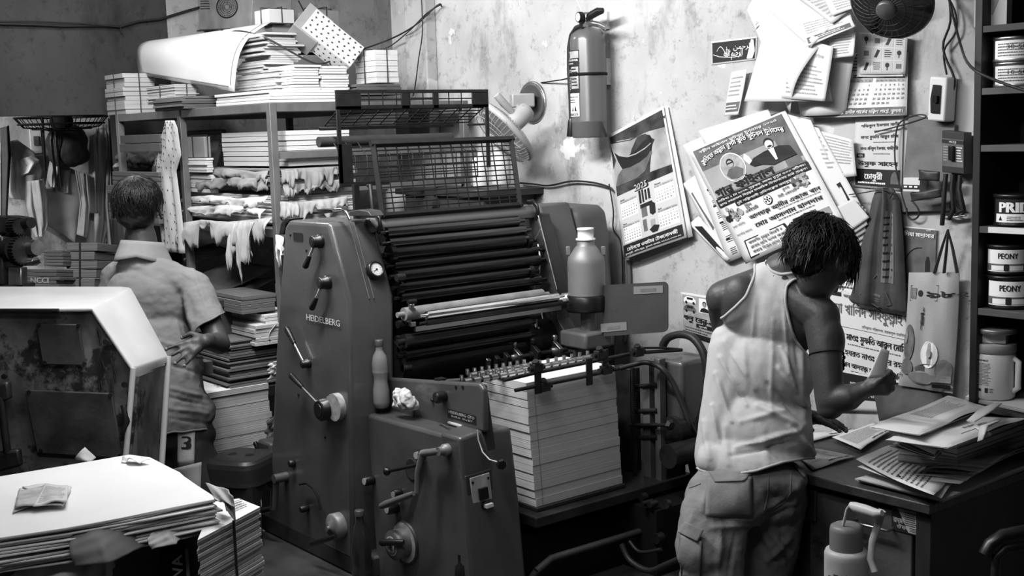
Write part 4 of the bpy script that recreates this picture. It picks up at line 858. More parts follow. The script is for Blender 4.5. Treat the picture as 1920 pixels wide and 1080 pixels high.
# --- wall fan behind the press guards
fc_ = onY(1000, 192, 3.3); c0 = onY(957, 235, 3.12)
wf = thing('wall_fan', 'pale oscillating fan on a round wall plate behind the press guards', 'fan', (fc_.x, 3.3, fc_.z))
mb = MB(); mb.lathe([(.085, 0), (.083, .012), (.070, .016), (.068, .014), (.001, .014)], (fc_.x, 3.3, fc_.z), (0, -1, 0), 36); build('wall_plate', mb, mat('plate paint', .10, .35, .2, .15, 6), wf)
build('plate_rim', MB().lathe([(.087, 0), (.0875, .008), (.082, .013), (.080, .010)], (fc_.x, 3.3, fc_.z), (0, -1, 0), 36), M_steel, wf)
m_fan = mat('dirty fan plastic', .34, .5, 0, .15, 8, dark=.5, dscale=30, dthr=.62)
mb = MB(); a_, b_ = V((fc_.x, 3.29, fc_.z)), onY(968, 185, 3.18); mb.obox(a_.lerp(b_, .5)+V((0, -.01, 0)), V((.035, -.02, 0)), V((.012, .05, 0)), V((0, 0, .028))); build('bracket', mb, m_fan, wf, bevel=.006)
mc = onY(972, 222, 3.10); ax = (onY(925, 268, 3.00)-mc).normalized()
mb = MB(); mb.lathe([(.01, -.065), (.030, -.058), (.038, -.04), (.040, .0), (.038, .045), (.030, .06)], mc, ax, 24); build('motor', mb, m_fan, wf)
gcn = mc+ax*.075; u1, w1 = frame_of(ax); R0 = .145
mb = MB(); mb.lathe([(R0, -.012), (R0+.007, -.008), (R0+.007, .008), (R0, .012)], gcn, ax, 40); mb.lathe([(.045, -.035), (.05, -.034), (.05, -.03)], gcn, ax, 20)
for i in range(44):
    t = i/44*6.2832; d = u1*math.cos(t)+w1*math.sin(t); mb.tube([gcn+d*.048-ax*.034, gcn+d*.10-ax*.03, gcn+d*(R0-.008)-ax*.018, gcn+d*R0-ax*.01], .0011, 4); mb.tube([gcn+d*R0+ax*.01, gcn+d*(R0-.01)+ax*.035, gcn+d*.09+ax*.05, gcn+d*.04+ax*.054], .0011, 4)
for rr_, zz in ((.09, .05), (.12, .042)): mb.tube([gcn+(u1*math.cos(i/30*6.2832)+w1*math.sin(i/30*6.2832))*rr_+ax*zz for i in range(31)], .0012, 4)
build('fan_cage', mb, m_fan, wf)
for i in range(3):
    t = i*2.094; mb = MB()
    def bl(u, v, t=t):
        a = t+(-.45+.9*v)*(.5+.5*u); rr_ = .02+.10*u; d = u1*math.cos(a)+w1*math.sin(a); return gcn+d*rr_+ax*(.006+.035*(v-.5)*(.4+.6*u))
    mb.grid(bl, 6, 6, 0, .0015); build('blade', mb, mat('fan blade', .45, .4), wf)
mb = MB(); s1 = mc+V((0, 0, .045)); mb.cyl(s1, s1+V((0, 0, .01)), .008); mb.tube([onY(931, 178, 3.0), onY(945, 194, 3.03), mc], [.014, .016, .01], 10); build('swing_knob', mb, m_fan, wf)
# --- black wall fan, top right
bf = onY(1672, 2, 2.98); fb_ = thing('wall_fan', 'black wire cage wall fan at the top right above the calendars', 'fan', (bf.x, 3.3, bf.z+.05))
ax = (EYE+V((-1.2, 0, -1.6))-bf).normalized(); u1, w1 = frame_of(ax); mb = MB()
R0 = .112
mb.lathe([(R0, -.006), (R0+.005, 0), (R0, .006)], bf, ax, 44)
for i in range(32):
    t = i/32*6.2832
    for k_, sg in ((1, 1), (-1, 1)):
        pts = []
        for j in range(6):
            f_ = j/5; d = u1*math.cos(t+f_*.35*k_)+w1*math.sin(t+f_*.35*k_); pts.append(bf+d*(R0*(1-f_)+.03*f_)+ax*((.050*math.sin(f_*1.57)) if k_ > 0 else (-.09*math.sin(f_*1.57))))
        mb.tube(pts, .0014, 4)
for rr_, zz in ((.095, .026), (.07, .04), (.05, .048)): mb.tube([bf+(u1*math.cos(i/30*6.2832)+w1*math.sin(i/30*6.2832))*rr_+ax*zz for i in range(31)], .001, 4)
for rr_, zz in ((.10, -.04), (.08, -.06), (.06, -.08)): mb.tube([bf+(u1*math.cos(i/30*6.2832)+w1*math.sin(i/30*6.2832))*rr_+ax*zz for i in range(31)], .001, 4)
build('fan_cage', mb, mat('cage wire', .05, .35, .4), fb_)
mb = MB(); mb.lathe([(.028, .045), (.028, .055), (.022, .060), (.001, .062)], bf, ax, 28); build('hub_cap', mb, mat('hub badge', .10, .3, .2), fb_)
mb = MB(); mb.lathe([(.04, -.16), (.05, -.14), (.05, -.07), (.03, -.05)], bf, ax, 24); mb.tube([bf-ax*.12, V((bf.x, 3.3, bf.z+.05))], .02, 10); build('motor', mb, M_black, fb_)
for i in range(3):
    t = i*2.094+.4; mb = MB()
    def bl(u, v, t=t):
        a = t+(-.55+1.1*v)*(.5+.5*u); rr_ = .025+.085*u; d = u1*math.cos(a)+w1*math.sin(a); return bf+d*rr_+ax*(.03*(v-.5)*(.4+.6*u))
    mb.grid(bl, 6, 6, 0, .0015); build('blade', mb, mat('dark fan blade', .012, .5), fb_)
# --- switch board
M_bd = mat('grey board', .14, .8, var=.25, vs=14, bump=.2, bs=90)
q = Q([(1703, 215), (1790, 235), (1782, 395), (1688, 398)], 3.28); mb = MB(); mb.prism([q.p(0, 0), q.p(1, 0), q.p(1, 1), q.p(0, 1)], (0, .02, 0)); sb = single('switch_board', mb, M_bd, 'grey wooden switch board on the wall left of the tall black cabinet', 'switch board', bevel=.002)
q = Q([(1743, 143), (1776, 145), (1771, 229), (1738, 226)], 3.24); mb = MB(); mb.prism([q.p(0, 0), q.p(1, 0), q.p(1, 1), q.p(0, 1)], (0, .055, 0)); br_ = single('breaker_box', mb, mat('box plastic', .62, .4), 'white plastic breaker box with a dark window above the switch board', 'breaker box', bevel=.006)
mb = MB(); poly(mb, q, [(.22, .18), (.16, .5), (.26, .82), (.72, .82), (.72, .18)], 0, .004); bw = build('window', mb, M_black, br_)
mb = MB(); c4 = [q.p(.40, .42, .004), q.p(.62, .42, .004), q.p(.62, .58, .004), q.p(.40, .58, .004)]; mb.prism(c4, (0, -.008, 0)); build('toggle', mb, M_blackm, br_)
q = Q([(1766, 258), (1808, 262), (1808, 316), (1766, 312)], 3.24); mb = MB(); mb.prism([q.p(0, -.2), q.p(1, -.2), q.p(1, 1.25), q.p(0, 1.25)], (0, .04, 0)); b2 = single('circuit_breaker', mb, mat('breaker black', .03, .45), 'black moulded circuit breaker on the right of the switch board', 'circuit breaker', bevel=.002)
mb = MB(); rect(mb, q, .03, .02, .97, .98, 2, .001); rect(mb, q, .02, .82, .98, .95, 0, .0016); text(mb, q, 'MCCB', .5, .85, .1, 1, 'c', e=.002); scribble(mb, q, .65, .2, .92, .75, 6, 1, .0016, 3); scribble(mb, q, .08, .2, .3, .75, 6, 3, .0016, 4); build('label', mb, [M_ink, M_white, M_ink2, M_ink3], b2)
mb = MB(); mb.prism([q.p(.38, .25), q.p(.6, .25), q.p(.6, .75), q.p(.38, .75)], (0, -.012, 0)); build('toggle', mb, M_black, b2, bevel=.002)
for k in range(3):
    mb = MB(); p = q.p(.18+k*.32, -.25); mb.tube([p, p+V((.0, -.005, -.04)), p+V((.01*k, -.01, -.10)), p+V((-.01, 0, -.15+.02*k))], .007, 8); build('terminal_cable', mb, M_rubber, b2)
q = Q([(1694, 333), (1725, 334), (1724, 360), (1693, 359)], 3.24); mb = MB(); mb.prism([q.p(0, 0), q.p(1, 0), q.p(1, 1), q.p(0, 1)], (0, .04, 0)); b3 = single('circuit_breaker', mb, mat('box plastic', .62), 'small white three-pole breaker low on the left of the switch board', 'circuit breaker', bevel=.001)
mb = MB(); rect(mb, q, 0, .18, 1, .5, 0, .001); [rect(mb, q, .08+i*.31, .3, .28+i*.31, .42, 1, .003) for i in range(3)]; build('toggles', mb, [M_ink, M_white], b3)
for c4, lb in (([(1722, 318), (1762, 322), (1760, 340), (1722, 338)], 'upper'), ([(1706, 362), (1765, 352), (1764, 370), (1708, 378)], 'lower')):
    q = Q(c4, 3.225, wav=.004); mb = MB(); mb.grid(lambda u, v: q.p(u, v), 6, 4, 0, .002); single('metal_clip', mb, M_paintd, f'{lb} bent metal clip plate across the switch board', 'clip')
# cables and flex
def cable(pts, r, label, y=3.28, name='cable', m=None, cat='cable', n=10):
    P = P3(pts, y) if not isinstance(y, list) else [onY(a, b, k) for (a, b), k in zip(pts, y)]
    # smooth the run
    Q_ = []
    for i in range(len(P)-1):
        p0, p1, p2, p3 = P[max(i-1, 0)], P[i], P[i+1], P[min(i+2, len(P)-1)]
        for k in range(4):
            t = k/4; Q_.append(.5*((2*p1)+(p2-p0)*t+(2*p0-5*p1+4*p2-p3)*t*t+(3*p1-p0-3*p2+p3)*t*t*t))
    Q_.append(P[-1]); mb = MB(); mb.tube(Q_, r, 6); return single(name, mb, m or M_wire, label, cat)
cable([(1768, -20), (1790, 20), (1792, 60), (1770, 95), (1775, 140)], .003, 'black flex looping down to the white breaker box from above')
cable([(1778, -20), (1782, 40), (1768, 90), (1790, 150), (1782, 180)], .0035, 'second black flex running beside the loop above the breaker box')
cable([(1775, -20), (1800, 80), (1820, 125), (1870, 152), (1930, 172)], .004, 'long black cable sagging from the wall across the tall black cabinet', y=[3.28, 3.2, 2.97, 2.95, 2.95])
cable([(1640, 248), (1690, 235), (1735, 220), (1725, 215), (1700, 222), (1682, 240), (1678, 300), (1690, 360), (1700, 395)], .0025, 'thin black wire hooked around the small breaker and the calendar')
cable([(1788, 330), (1785, 360), (1795, 385), (1808, 395), (1800, 405), (1783, 395), (1786, 365)], .004, 'loop of black cable under the moulded circuit breaker')
cable([(1712, 378), (1722, 392), (1722, 405), (1712, 412), (1702, 405), (1700, 390)], .003, 'small loop of wire under the small white breaker')
cable([(975, 343), (1000, 345), (1030, 348), (1070, 340), (1110, 342), (1140, 350), (1150, 358)], .004, 'twin black cable clipped along the wall behind the fan')
cable([(1142, 345), (1150, 395), (1150, 430), (1165, 460), (1168, 560)], .003, 'thin cable dropping behind the boat calendar')
cable([(560, 2), (600, 70), (655, 95), (720, 78), (775, 50), (820, 10), (828, 12)], .004, 'black cable swagged from the shelf up to the wall corner', y=[3.0, 2.9, 3.0, 3.2, 3.2, 3.25, 3.28])
cable([(655, 100), (720, 92), (765, 60), (800, 25), (828, 8)], .003, 'second black cable hanging just under the swagged one', y=[3.0, 3.15, 3.2, 3.24, 3.28])
cable([(790, -10), (792, 60), (785, 110), (778, 165), (774, 180)], .003, 'black flex hanging straight down in front of the wall corner', y=3.2)
single('cable', MB().tube([onX(a, b, -6.28) for a, b in ((-30, 44), (60, 46), (120, 49), (180, 48), (225, 50), (260, 40), (300, 36), (345, 22), (380, 12))], .007, 6).tube([onX(a, b, -6.27) for a, b in ((-30, 40), (60, 40), (150, 44), (225, 50), (228, 62))], .004, 6), M_wire, 'bundle of dark cables strung along the top of the dark partition', 'cable')
# bottles and a dark dryer head glimpsed through the press guards
for i, (x, yt, yb, r, g, lb) in enumerate(((902, 285, 350, .035, .6, 'white plastic can glimpsed through the right of the front guard'), (940, 270, 345, .040, .55, 'larger pale can just right of the white can behind the guard'), (745, 345, 400, .05, .45, 'squat pale canister seen low through the guard beside the rack'))):
    p = onY(x, yb, 3.12); h = onY(x, yt, 3.12).z-p.z; single('canister', MB().lathe([(r*.95, 0), (r, .01), (r, h*.75), (r*.6, h*.88), (r*.4, h*.9), (r*.4, h)], p, n=24), mat(f'canister {i}', g, .5, var=.1), lb, 'canister')
p = onY(835, 378, 3.1); sh_b = MB(); sh_b.ell(p+V((0, 0, -.0)), (.12, .09, .07)); sh_b.cyl(p+V((.04, -.12, .0)), p+V((.04, -.02, 0)), .035); single('dark_pump', sh_b, M_paintd, 'dark rounded pump housing seen low through the front guard', 'pump')
z = onY(900, 352, 3.12).z; single('wall_ledge', MB().box((-4.6, 3.0, z-.03), (-3.93, 3.3, z-.005)), M_paintd, 'dark ledge on the wall behind the press guards', 'shelf')
single('ledge_box', MB().box((-4.55, 3.02, z-.3), (-3.98, 3.29, z-.031)), mat('dim box', .05, .7, var=.4), 'long dark box under the wall ledge behind the press', 'box')
cable([(1178, 488), (1180, 530), (1176, 600), (1170, 640)], .009, 'ribbed grey conduit running down the wall below the boat calendar', y=3.285, m=mat('conduit', .14, .6))
# --- dark swing plate with labels
tl, tr, br2, bl2 = at(1125, 533, 4.28), at(1252, 528, 4.20), at(1252, 622, 4.20), at(1130, 633, 4.28)
q = Quad(tl, tr, br2, bl2); pts = []
for cx, cy, a0 in ((.93, .10, -90), (.93, .90, 0), (.02, .98, 90), (.02, .02, 180)):
    if cx > .5:
        for i in range(5): t = math.radians(a0+i*22.5); pts.append(q.p(cx+.07*math.cos(t), cy+.10*math.sin(t)))
    else: pts.append(q.p(cx, cy))
mb = MB(); mb.prism(pts, -q.n*.012); sp = single('swing_plate', mb, mat('dark plate', .035, .55, 0, .2, 6, .1, 120), 'dark rounded metal plate with two label strips, right of the grey bottle', 'metal plate')
for (x0, y0, x1, y1) in ((.50, .78, .93, .93), (-.02, .10, .38, .26)):
    mb = MB(); plate(mb, q, x0, y0, x1, y1, .002); rect(mb, q, x0+.1, y0+.04, x1-.1, y0+.10, 1, .0028); build('label_strip', mb, [mat('tin strip', .25, .4, .5), M_ink2], sp)
# --- grey bottle on the far end of the ink train
p = onY(1101, 578, 2.86); bt = thing('dampening_bottle', 'upturned dull metal bottle with a white cap, right of the rollers', 'bottle', p)
h = onY(1101, 440, 2.86).z-p.z; R1 = .066; M_can = mat('dull can', .21, .5, .4, .18, 5, .1, 40, dark=.35, dscale=14, dthr=.62)
mb = MB(); mb.lathe([(R1, .04), (R1, h*.62), (R1*.95, h*.70), (R1*.55, h*.84), (R1*.46, h*.86), (R1*.46, h*.95)], p, n=40); build('bottle_body', mb, M_can, bt)
mb = MB(); mb.lathe([(R1*.9, -.01), (R1*1.08, -.008), (R1*1.1, .0), (R1*1.08, .045), (R1*1.0, .05), (R1, .04)], p, n=40); build('holder_cup', mb, M_black, bt)
mb = MB(); mb.lathe([(R1*.52, h*.93), (R1*.52, h*.95), (R1*.42, h*.955), (R1*.42, h*1.06), (R1*.46, h*1.065), (R1*.44, h*1.09), (R1*.3, h*1.09)], p, n=28); build('cap', mb, mat('white cap', .7, .3), bt)
for s_ in (-1, 1): mb = MB(); d = RT*(s_*R1*.93); q_ = p+d+V((0, 0, h*.78)); mb.obox(q_, RT*.008, FW*.006, V((0, 0, .016))); build('ear', mb, M_can, bt, bevel=.003)
a, b = onY(1040, 562, 2.79), onY(1075, 558, 2.84); mb = MB(); mb.cyl(a, b, .016, n=16); mb.cyl(a-(b-a)*.3, a, .022, n=16); mb.cyl(a.lerp(b, .4), a.lerp(b, .8), .020, n=16); build('pipe_fitting', mb, M_alu, bt)
mb = MB(); mb.box((p.x-.02, p.y-.02, p.z-.12), (p.x+.03, p.y+.02, p.z)); q_ = onY(1093, 635, 2.84); mb.box((q_.x-.07, q_.y-.05, q_.z-.03), (q_.x+.07, q_.y+.08, q_.z+.03)); build('bracket', mb, mat('lighter machine paint', .10), bt, bevel=.01)
# --- hoses at the feeder
def hose(pts, r, label, ys, m=M_rubber):
    return cable(pts, r, label, y=ys, name='hose', m=m, cat='hose')
hose([(1242, 650), (1252, 634), (1275, 627), (1300, 634), (1320, 665), (1326, 710), (1320, 760), (1308, 800), (1300, 812)], .014, 'thick black water hose arching beside the bent man', [2.95]*9)
hose([(1164, 690), (1195, 682), (1215, 680), (1240, 690), (1262, 718), (1280, 760), (1296, 800), (1304, 815)], .009, 'thin black hose from the pile rods down behind the bent man', [2.78, 2.8, 2.82, 2.82, 2.84, 2.85, 2.86, 2.9])
hose([(1270, 700), (1284, 712), (1285, 730), (1272, 738)], .012, 'short elbow of black hose on the motor cover', [3.0]*4)
hose([(1280, 770), (1292, 785), (1300, 810), (1298, 830)], .009, 'short black hose behind the clamp screw', [3.0]*4)
hose([(1165, 1020), (1180, 1050), (1215, 1070), (1250, 1058), (1290, 1040)], .010, 'black hose drooping under the feeder frame', [2.6]*5)
hose([(1180, 1015), (1200, 1035), (1240, 1030)], .006, 'thin black hose under the feeder frame', [2.62]*3)
# ================================================================ desk, cabinet and the things on them
M_wood = mat('dark desk wood', .040, .42, 0, .45, 7, .2, 60, .5, stretch=(3, 18, 3))
M_woodf = mat('worn desk front', .050, .6, 0, .5, 5, .3, 50, dark=.5, dscale=9, dthr=.55)
dk = thing('desk', 'dark wooden desk with drawers and a worn front under the papers', 'desk', (-2.2, 3.0, 0))
ZT = .75; XR, XL, YD = -1.73, -2.33, 2.72
build('desk_top', MB().box((XL, YD-.02, ZT-.028), (XR+.01, 3.29, ZT)), M_wood, dk, bevel=.004)
build('desk_body', MB().box((XL+.02, YD+.03, .18), (XR-.03, 3.28, ZT-.028)), M_woodf, dk)
build('end_panel', MB().box((XR-.045, YD, 0), (XR, 3.28, ZT-.028)), mat('desk end wood', .022, .5, 0, .4, 6), dk, bevel=.004)
for a, b in ((XL+.02, XL+.07),): build('leg', MB().box((a, YD, 0), (b, YD+.05, ZT-.028)), M_woodf, dk, bevel=.003)
def dfront(x0, x1, z0, z1, nm, m=M_woodf):
    return build(nm, MB().box((x0, YD+.008, z0), (x1, YD+.035, z1)), m, dk, bevel=.004)
pa, pb = onY(1525, 950, YD), onY(1730, 1000, YD)
d1 = dfront(pa.x-.02, XR-.06, .44, .70, 'drawer', mat('scratched drawer', .075, .5, .1, .5, 6, .3, 50, dark=.6, dscale=8, dthr=.55)); d2 = dfront(pa.x-.02, XR-.06, .19, .43, 'drawer')
c = onY(1634, 943, YD+.008); build('lock', MB().lathe([(.013, 0), (.013, .004), (.008, .004), (.008, .002)], c, (0, -1, 0), 20), M_iron, d1)
a, b = onY(1603, 975, YD), onY(1672, 992, YD); mb = MB(); mb.tube([a+V((0, .01, 0)), a+V((0, -.02, 0)), b+V((0, -.02, 0)), b+V((0, .01, 0))], .005, 8); build('handle', mb, M_steel, d1)
fr = Fr(onY(1672, 992, YD+.006), onY(1732, 1005, YD+.006), onY(1672, 951, YD+.006)); fr.u = V((1, 0, 0)); fr.v = V((0, 0, 1)); fr.n = V((0, -1, 0)); fr.w = .083; fr.h = .066
mb = MB(); rect(mb, fr, 0, 0, 1, 1, 1, .001); rect(mb, fr, 0, 0, 1, 1, 0, .0014); poly(mb, fr, [(.22, .95), (.97, .95), (.97, .05), (.62, .05)], 3, .002); text(mb, fr, 'রজত', .06, .35, .3, 3, bold=.03, e=.002); text(mb, fr, 'ঔষধ', .2, .12, .25, 3, bold=.03, e=.002); scribble(mb, fr, .48, .3, .93, .88, 7, 0, .0026, 3); scribble(mb, fr, .66, .1, .93, .28, 3, 0, .0026, 4); build('sticker', mb, [M_ink, M_white, M_ink2, M_ink3], d1)
a = onY(1512, 915, YD+.005); mb = MB(); mb.box((a.x-.03, YD, a.z-.09), (a.x+.035, YD+.02, a.z)); build('name_holder', mb, mat('tin frame', .07, .5, .4), dk, bevel=.003)
# papers lying on the desk top
def zsheet(c4, z, m, label, art=None, bump=.004, seed=0, name='paper_sheet', group=None, cat='paper', nu=10, mats=None):
    zs = z if isinstance(z, list) else [z]*4; P = [onZ(a, b, k) for (a, b), k in zip(c4, zs)]; q = Quad(*P, bulge=0, seed=seed, wav=bump, toward=(0, 0, 1)); q.c = [p+V((0, 0, bump*1.6)) for p in q.c]
    mb = MB(); mb.grid(lambda u, v: q.p(u, v), nu, nu, 0, .0008); o = single(name, mb, m, label, cat, group)
    if art: a = MB(); art(a, q); build('printed_text', a, mats or [M_ink, M_white, M_ink2, M_ink3], o)
    return o
def art_form(a, q): text(a, q, 'আলিয়া মাদ্রাসা খুলনা', .95, .10, .07, 0, 'r', bold=.03, fit=.5); scribble(a, q, .1, .3, .9, .9, 9, 3, seed=11); rect(a, q, .1, .26, .6, .27, 0)
zsheet([(1485, 798), (1545, 793), (1608, 808), (1520, 830)], .752, M_paper, 'half hidden form under the bent man\'s elbow on the desk', art_form, .003, 1)
zsheet([(1560, 822), (1640, 795), (1672, 808), (1614, 846)], .757, M_paper, 'long printed form lying on the desk between elbow and paper pile', art_form, .003, 2)
zsheet([(1480, 842), (1530, 843), (1606, 857), (1524, 882)], .753, M_paper, 'printed form sticking over the front edge of the desk', art_form, .002, 3)
# envelope leaning behind
q = Q([(1635, 715), (1765, 735), (1775, 760), (1650, 790)], [3.28, 3.28, 3.22, 3.22]); mb = MB(); mb.grid(lambda u, v: q.p(u, v, .004), 6, 6, 0, .003); single('dark_folder', mb, mat('dark folder', .06, .7, var=.4, vs=12), 'dark creased folder leaning on the wall behind the desk papers', 'folder')
# pile of papers at the right end of the desk
def pile_block(c4, z0, z1, label, m=M_edge2, name='paper_pile', jit=.004, n=12, seed=0, group=None, top=None, cat='paper pile'):
    R = random.Random(seed); B = [onZ(a, b, z0) for a, b in c4]; mb = MB(); cen = sum(B, V())/4; h = (z1-z0)/n
    for k in range(n):
        dx, dy, sc_ = R.uniform(-jit, jit), R.uniform(-jit, jit), 1-R.uniform(0, jit*4)
        P = [cen+(p-cen)*sc_+V((dx, dy, h*k)) for p in B]; mb.prism([(p.x, p.y, p.z) for p in P], (0, 0, h*R.uniform(.80, .98)), 0, 1 if k == n-1 else 0)
    return single(name, mb, [m, top or M_paper2], label, cat, group)
g_ = 'papers and files piled on the right end of the desk'
pile_block([(1606, 905), (1720, 872), (1960, 870), (1768, 946)], .752, .768, 'lowest spread of large loose sheets at the desk corner', n=4, jit=.010, seed=1, group=g_)
zsheet([(1605, 866), (1672, 840), (1800, 876), (1750, 940)], [.80, .80, .79, .785], M_paper2, 'folded newspaper with small print on the lower pile of the desk', lambda a, q: (scribble(a, q, .08, .15, .92, .9, 12, 2, seed=2), rect(a, q, .1, .45, .6, .5, 0)), .006, 4, 'newspaper', g_, 'newspaper')
zsheet([(1608, 880), (1680, 852), (1812, 880), (1765, 938)], [.785, .785, .78, .775], M_paper, 'white underside fold of the newspaper on the lower pile', None, .005, 5, 'newspaper', g_, 'newspaper')
for i in range(7):
    zsheet([(1700+i*14, 900-i*6), (1770+i*18, 868-i*3), (1900+i*8, 850-i*2), (1800+i*12, 912-i*8)], .792+i*.004, [M_paper, M_paper2, M_paper3, M_paper2][i % 4], 'loose sheet fanned to the right among the lower pile of the desk', None, .004, 10+i, group=g_)
pile_block([(1684, 868), (1760, 818), (1990, 810), (1796, 880)], .805, .855, 'thick bound register at the bottom of the upper pile', M_edge2, 'register', .002, 6, 3, g_, cat='book')
pile_block([(1700, 838), (1760, 800), (1990, 785), (1796, 858)], .857, .905, 'second bound register under the plastic folder', M_edge2, 'register', .003, 6, 4, g_, M_paperd, cat='book')
for i in range(4): zsheet([(1668+i*6, 840-i*4), (1720, 820-i*3), (1770, 850-i*3), (1752, 868-i*4)], .862+i*.006, M_paper if i % 2 else M_paper3, 'slip of paper poking out of the left side of the registers', None, .004, 30+i, group=g_)
M_plas = mat('glossy folder plastic', .66, .30, 0, .06, 4, spec=.6)
def plastic(c4, z0, z1, label, m, art=None):
    P = [onZ(a, b, z0) for a, b in c4]; q = Quad(*[p+V((0, 0, z1-z0)) for p in P], wav=.004, seed=3, toward=(0, 0, 1)); mb = MB(); cen = sum(P, V())/4
    def top(u, v): e = min(u, 1-u, v, 1-v)*8; return q.p(u, v)-V((0, 0, (z1-z0)*.5*max(0, 1-e)**2))
    def bot(u, v): e = min(u, 1-u, v, 1-v)*8; t = q.p(u, v); return V((t.x, t.y, z0+(z1-z0)*.5*max(0, 1-e)**2))
    mb.grid(top, 18, 18); mb.grid(bot, 18, 18); o = single('plastic_folder', mb, m, label, 'folder', g_)
    if art: a = MB(); art(a, q); build('printed_text', a, [M_ink, M_white, M_ink2, M_ink3], o)
    return o
plastic([(1660, 832), (1800, 790), (1925, 790), (1778, 846)], .907, .925, 'bulging white folder with Product lettering second from the top of the pile', M_plas, lambda a, q: [text(a, q, t, .45, .30-.10*i, .09, 0, bold=.04, rot=0, e=.002) for i, t in enumerate(('Product', 'Of MEXICO'))])
plastic([(1632, 808), (1780, 748), (1852, 770), (1725, 822)], .93, .948, 'pale plastic envelope folded over the top of the desk pile', M_plas, lambda a, q: scribble(a, q, .35, .3, .85, .8, 9, 3, seed=8))
mb = MB(); P = [onZ(a, b, z) for a, b, z in ((1800, 812, .94), (1830, 800, .95), (1850, 812, .945), (1838, 826, .935), (1845, 800, .96), (1870, 790, .95))]; mb.tube(P, [.006, .012, .014, .008, .012, .006], 8, flat=.4); mb.tube([onZ(1820, 790, .95), onZ(1850, 768, .965), onZ(1872, 756, .955)], [.012, .02, .010], 8, flat=.2); single('plastic_bag', mb, mat('clear bag', .5, .25, spec=.6), 'crumpled clear plastic bag knot on the top folder of the desk pile', 'plastic bag', g_)
# --- tall black cabinet
M_cab = mat('black cabinet', .016, .5, 0, .3, 5, spec=.4)
M_shelf = mat('cabinet shelf', .07, .5, 0, .3, 7)
cb = thing('bookcase', 'tall open black cabinet of shelves holding ink tins, at the right edge', 'cabinet', (-1.55, 3.2, .752))
YB0 = 3.08; x0 = onY(1822, 400, YB0).x; x1 = x0+.62
build('side_panel', MB().box((x0, YB0, .752), (x0+.022, 3.295, 2.75)), M_cab, cb, bevel=.002); build('side_panel', MB().box((x1, YB0, 0), (x1+.022, 3.295, 2.75)), M_cab, cb)
build('back_panel', MB().box((x0, 3.285, .76), (x0+.125, 3.296, 2.75)).box((x0+.133, 3.285, .76), (x1, 3.296, 2.75)), M_cab, cb)
zsh = {}
for k, py in (('a', 48), ('b', 165), ('c', 272), ('d', 425), ('e', 580), ('f', 762)):
    z = onY(1850, py, YB0).z; zsh[k] = z; build('shelf', MB().box((x0+.022, YB0+.002, z-.018), (x1, 3.285, z)), M_shelf if k != 'a' else M_cab, cb, bevel=.001)
build('label_strip', MB().box((x0+.05, YB0-.001, zsh['d']-.016), (x1, YB0+.002, zsh['d']+.0)), M_white2, cb)
pile_block([(1810, 752), (1835, 735), (2000, 745), (1990, 790)], zsh['f']-.0, zsh['f']+.012, 'thin stack of papers lying on the lowest cabinet shelf', n=4, jit=.004, seed=8, top=M_paper2)
def tin(px_, py_, zk, r, h, label, words_, style, group, dz=0):
    c = onY(px_, py_, YB0+.075); c.z = zsh[zk]+dz+.0005; t = thing('ink_tin', label, 'ink tin', c, group)
    build('tin_body', MB().lathe([(r*.96, 0), (r*1.02, .002), (r*1.02, .006), (r*.985, .010), (r*.985, h*.86), (r*1.02, h*.88), (r*1.03, h*.92)], c, n=40), M_black if style != 'w' else M_alu, t)
    build('lid', MB().lathe([(r*1.04, h*.90), (r*1.05, h*.93), (r*1.04, h*.985), (r*.98, h), (r*.96, h*.985), (r*.9, h*.98)], c, n=40), M_black if style != 'w' else M_steel, t)
    a = math.atan2(EYE.y-c.y, EYE.x-c.x); cf = CylF(c, r, a-1.1, a+1.1, c.z+h*.12, c.z+h*.84); g = MB()
    if style == 'p': bowed(g, cf, 0, 0, 1, 1, 1, .0006, 14, 1); text(g, cf, words_, .5, .60, .36, 0, 'c', bold=.03, e=.0016, fit=.42); bowed(g, cf, 0, .05, 1, .36, 2, .0012, 14, 1); bowed(g, cf, .14, .06, .42, .28, 1, .0018, 4, 1); bowed(g, cf, .54, .06, .84, .28, 1, .0018, 4, 1); bowed(g, cf, .43, .04, .52, .36, 0, .002, 2, 1)
    elif style == 'r': bowed(g, cf, 0, 0, 1, 1, 0, .0006, 14, 1); text(g, cf, words_, .12, .45, .62, 1, 'l', bold=.06, e=.0018, fit=.78); bowed(g, cf, .04, .02, .96, .38, 1, .0012, 12, 1); scribble(g, cf, .30, .08, .6, .30, 3, 0, .0018, 5); poly(g, cf, [(.12, .1), (.2, .1), (.16, .3)], 0, .0018)
    else: bowed(g, cf, 0, 0, 1, 1, 1, .0006, 14, 1); text(g, cf, words_, .5, .55, .3, 0, 'c', e=.0016, fit=.4); scribble(g, cf, .1, .1, .9, .9, 5, 2, .0012, 7)
    build('label', g, [M_ink, M_white, M_ink2, M_ink3], t); return t
gt = 'ink tins in the black cabinet'
tin(1893, 570, 'e', .060, .092, 'lower of the two tins lettered PEONY, standing on the shelf', 'PEONY', 'p', gt)
tin(1889, 512, 'e', .056, .083, 'upper of the two tins lettered PEONY', 'PEONY', 'p', gt, .093)
tin(1908, 412, 'd', .062, .088, 'black tin lettered PRIDE on the shelf above the PEONY tins', 'PRIDE', 'r', gt)
tin(1905, 158, 'b', .058, .066, 'lower of two silver tins with white labels near the cabinet top', '10-50', 'w', gt)
tin(1905, 110, 'b', .058, .066, 'upper of two silver tins with white labels near the cabinet top', '30-50', 'w', gt, .067)
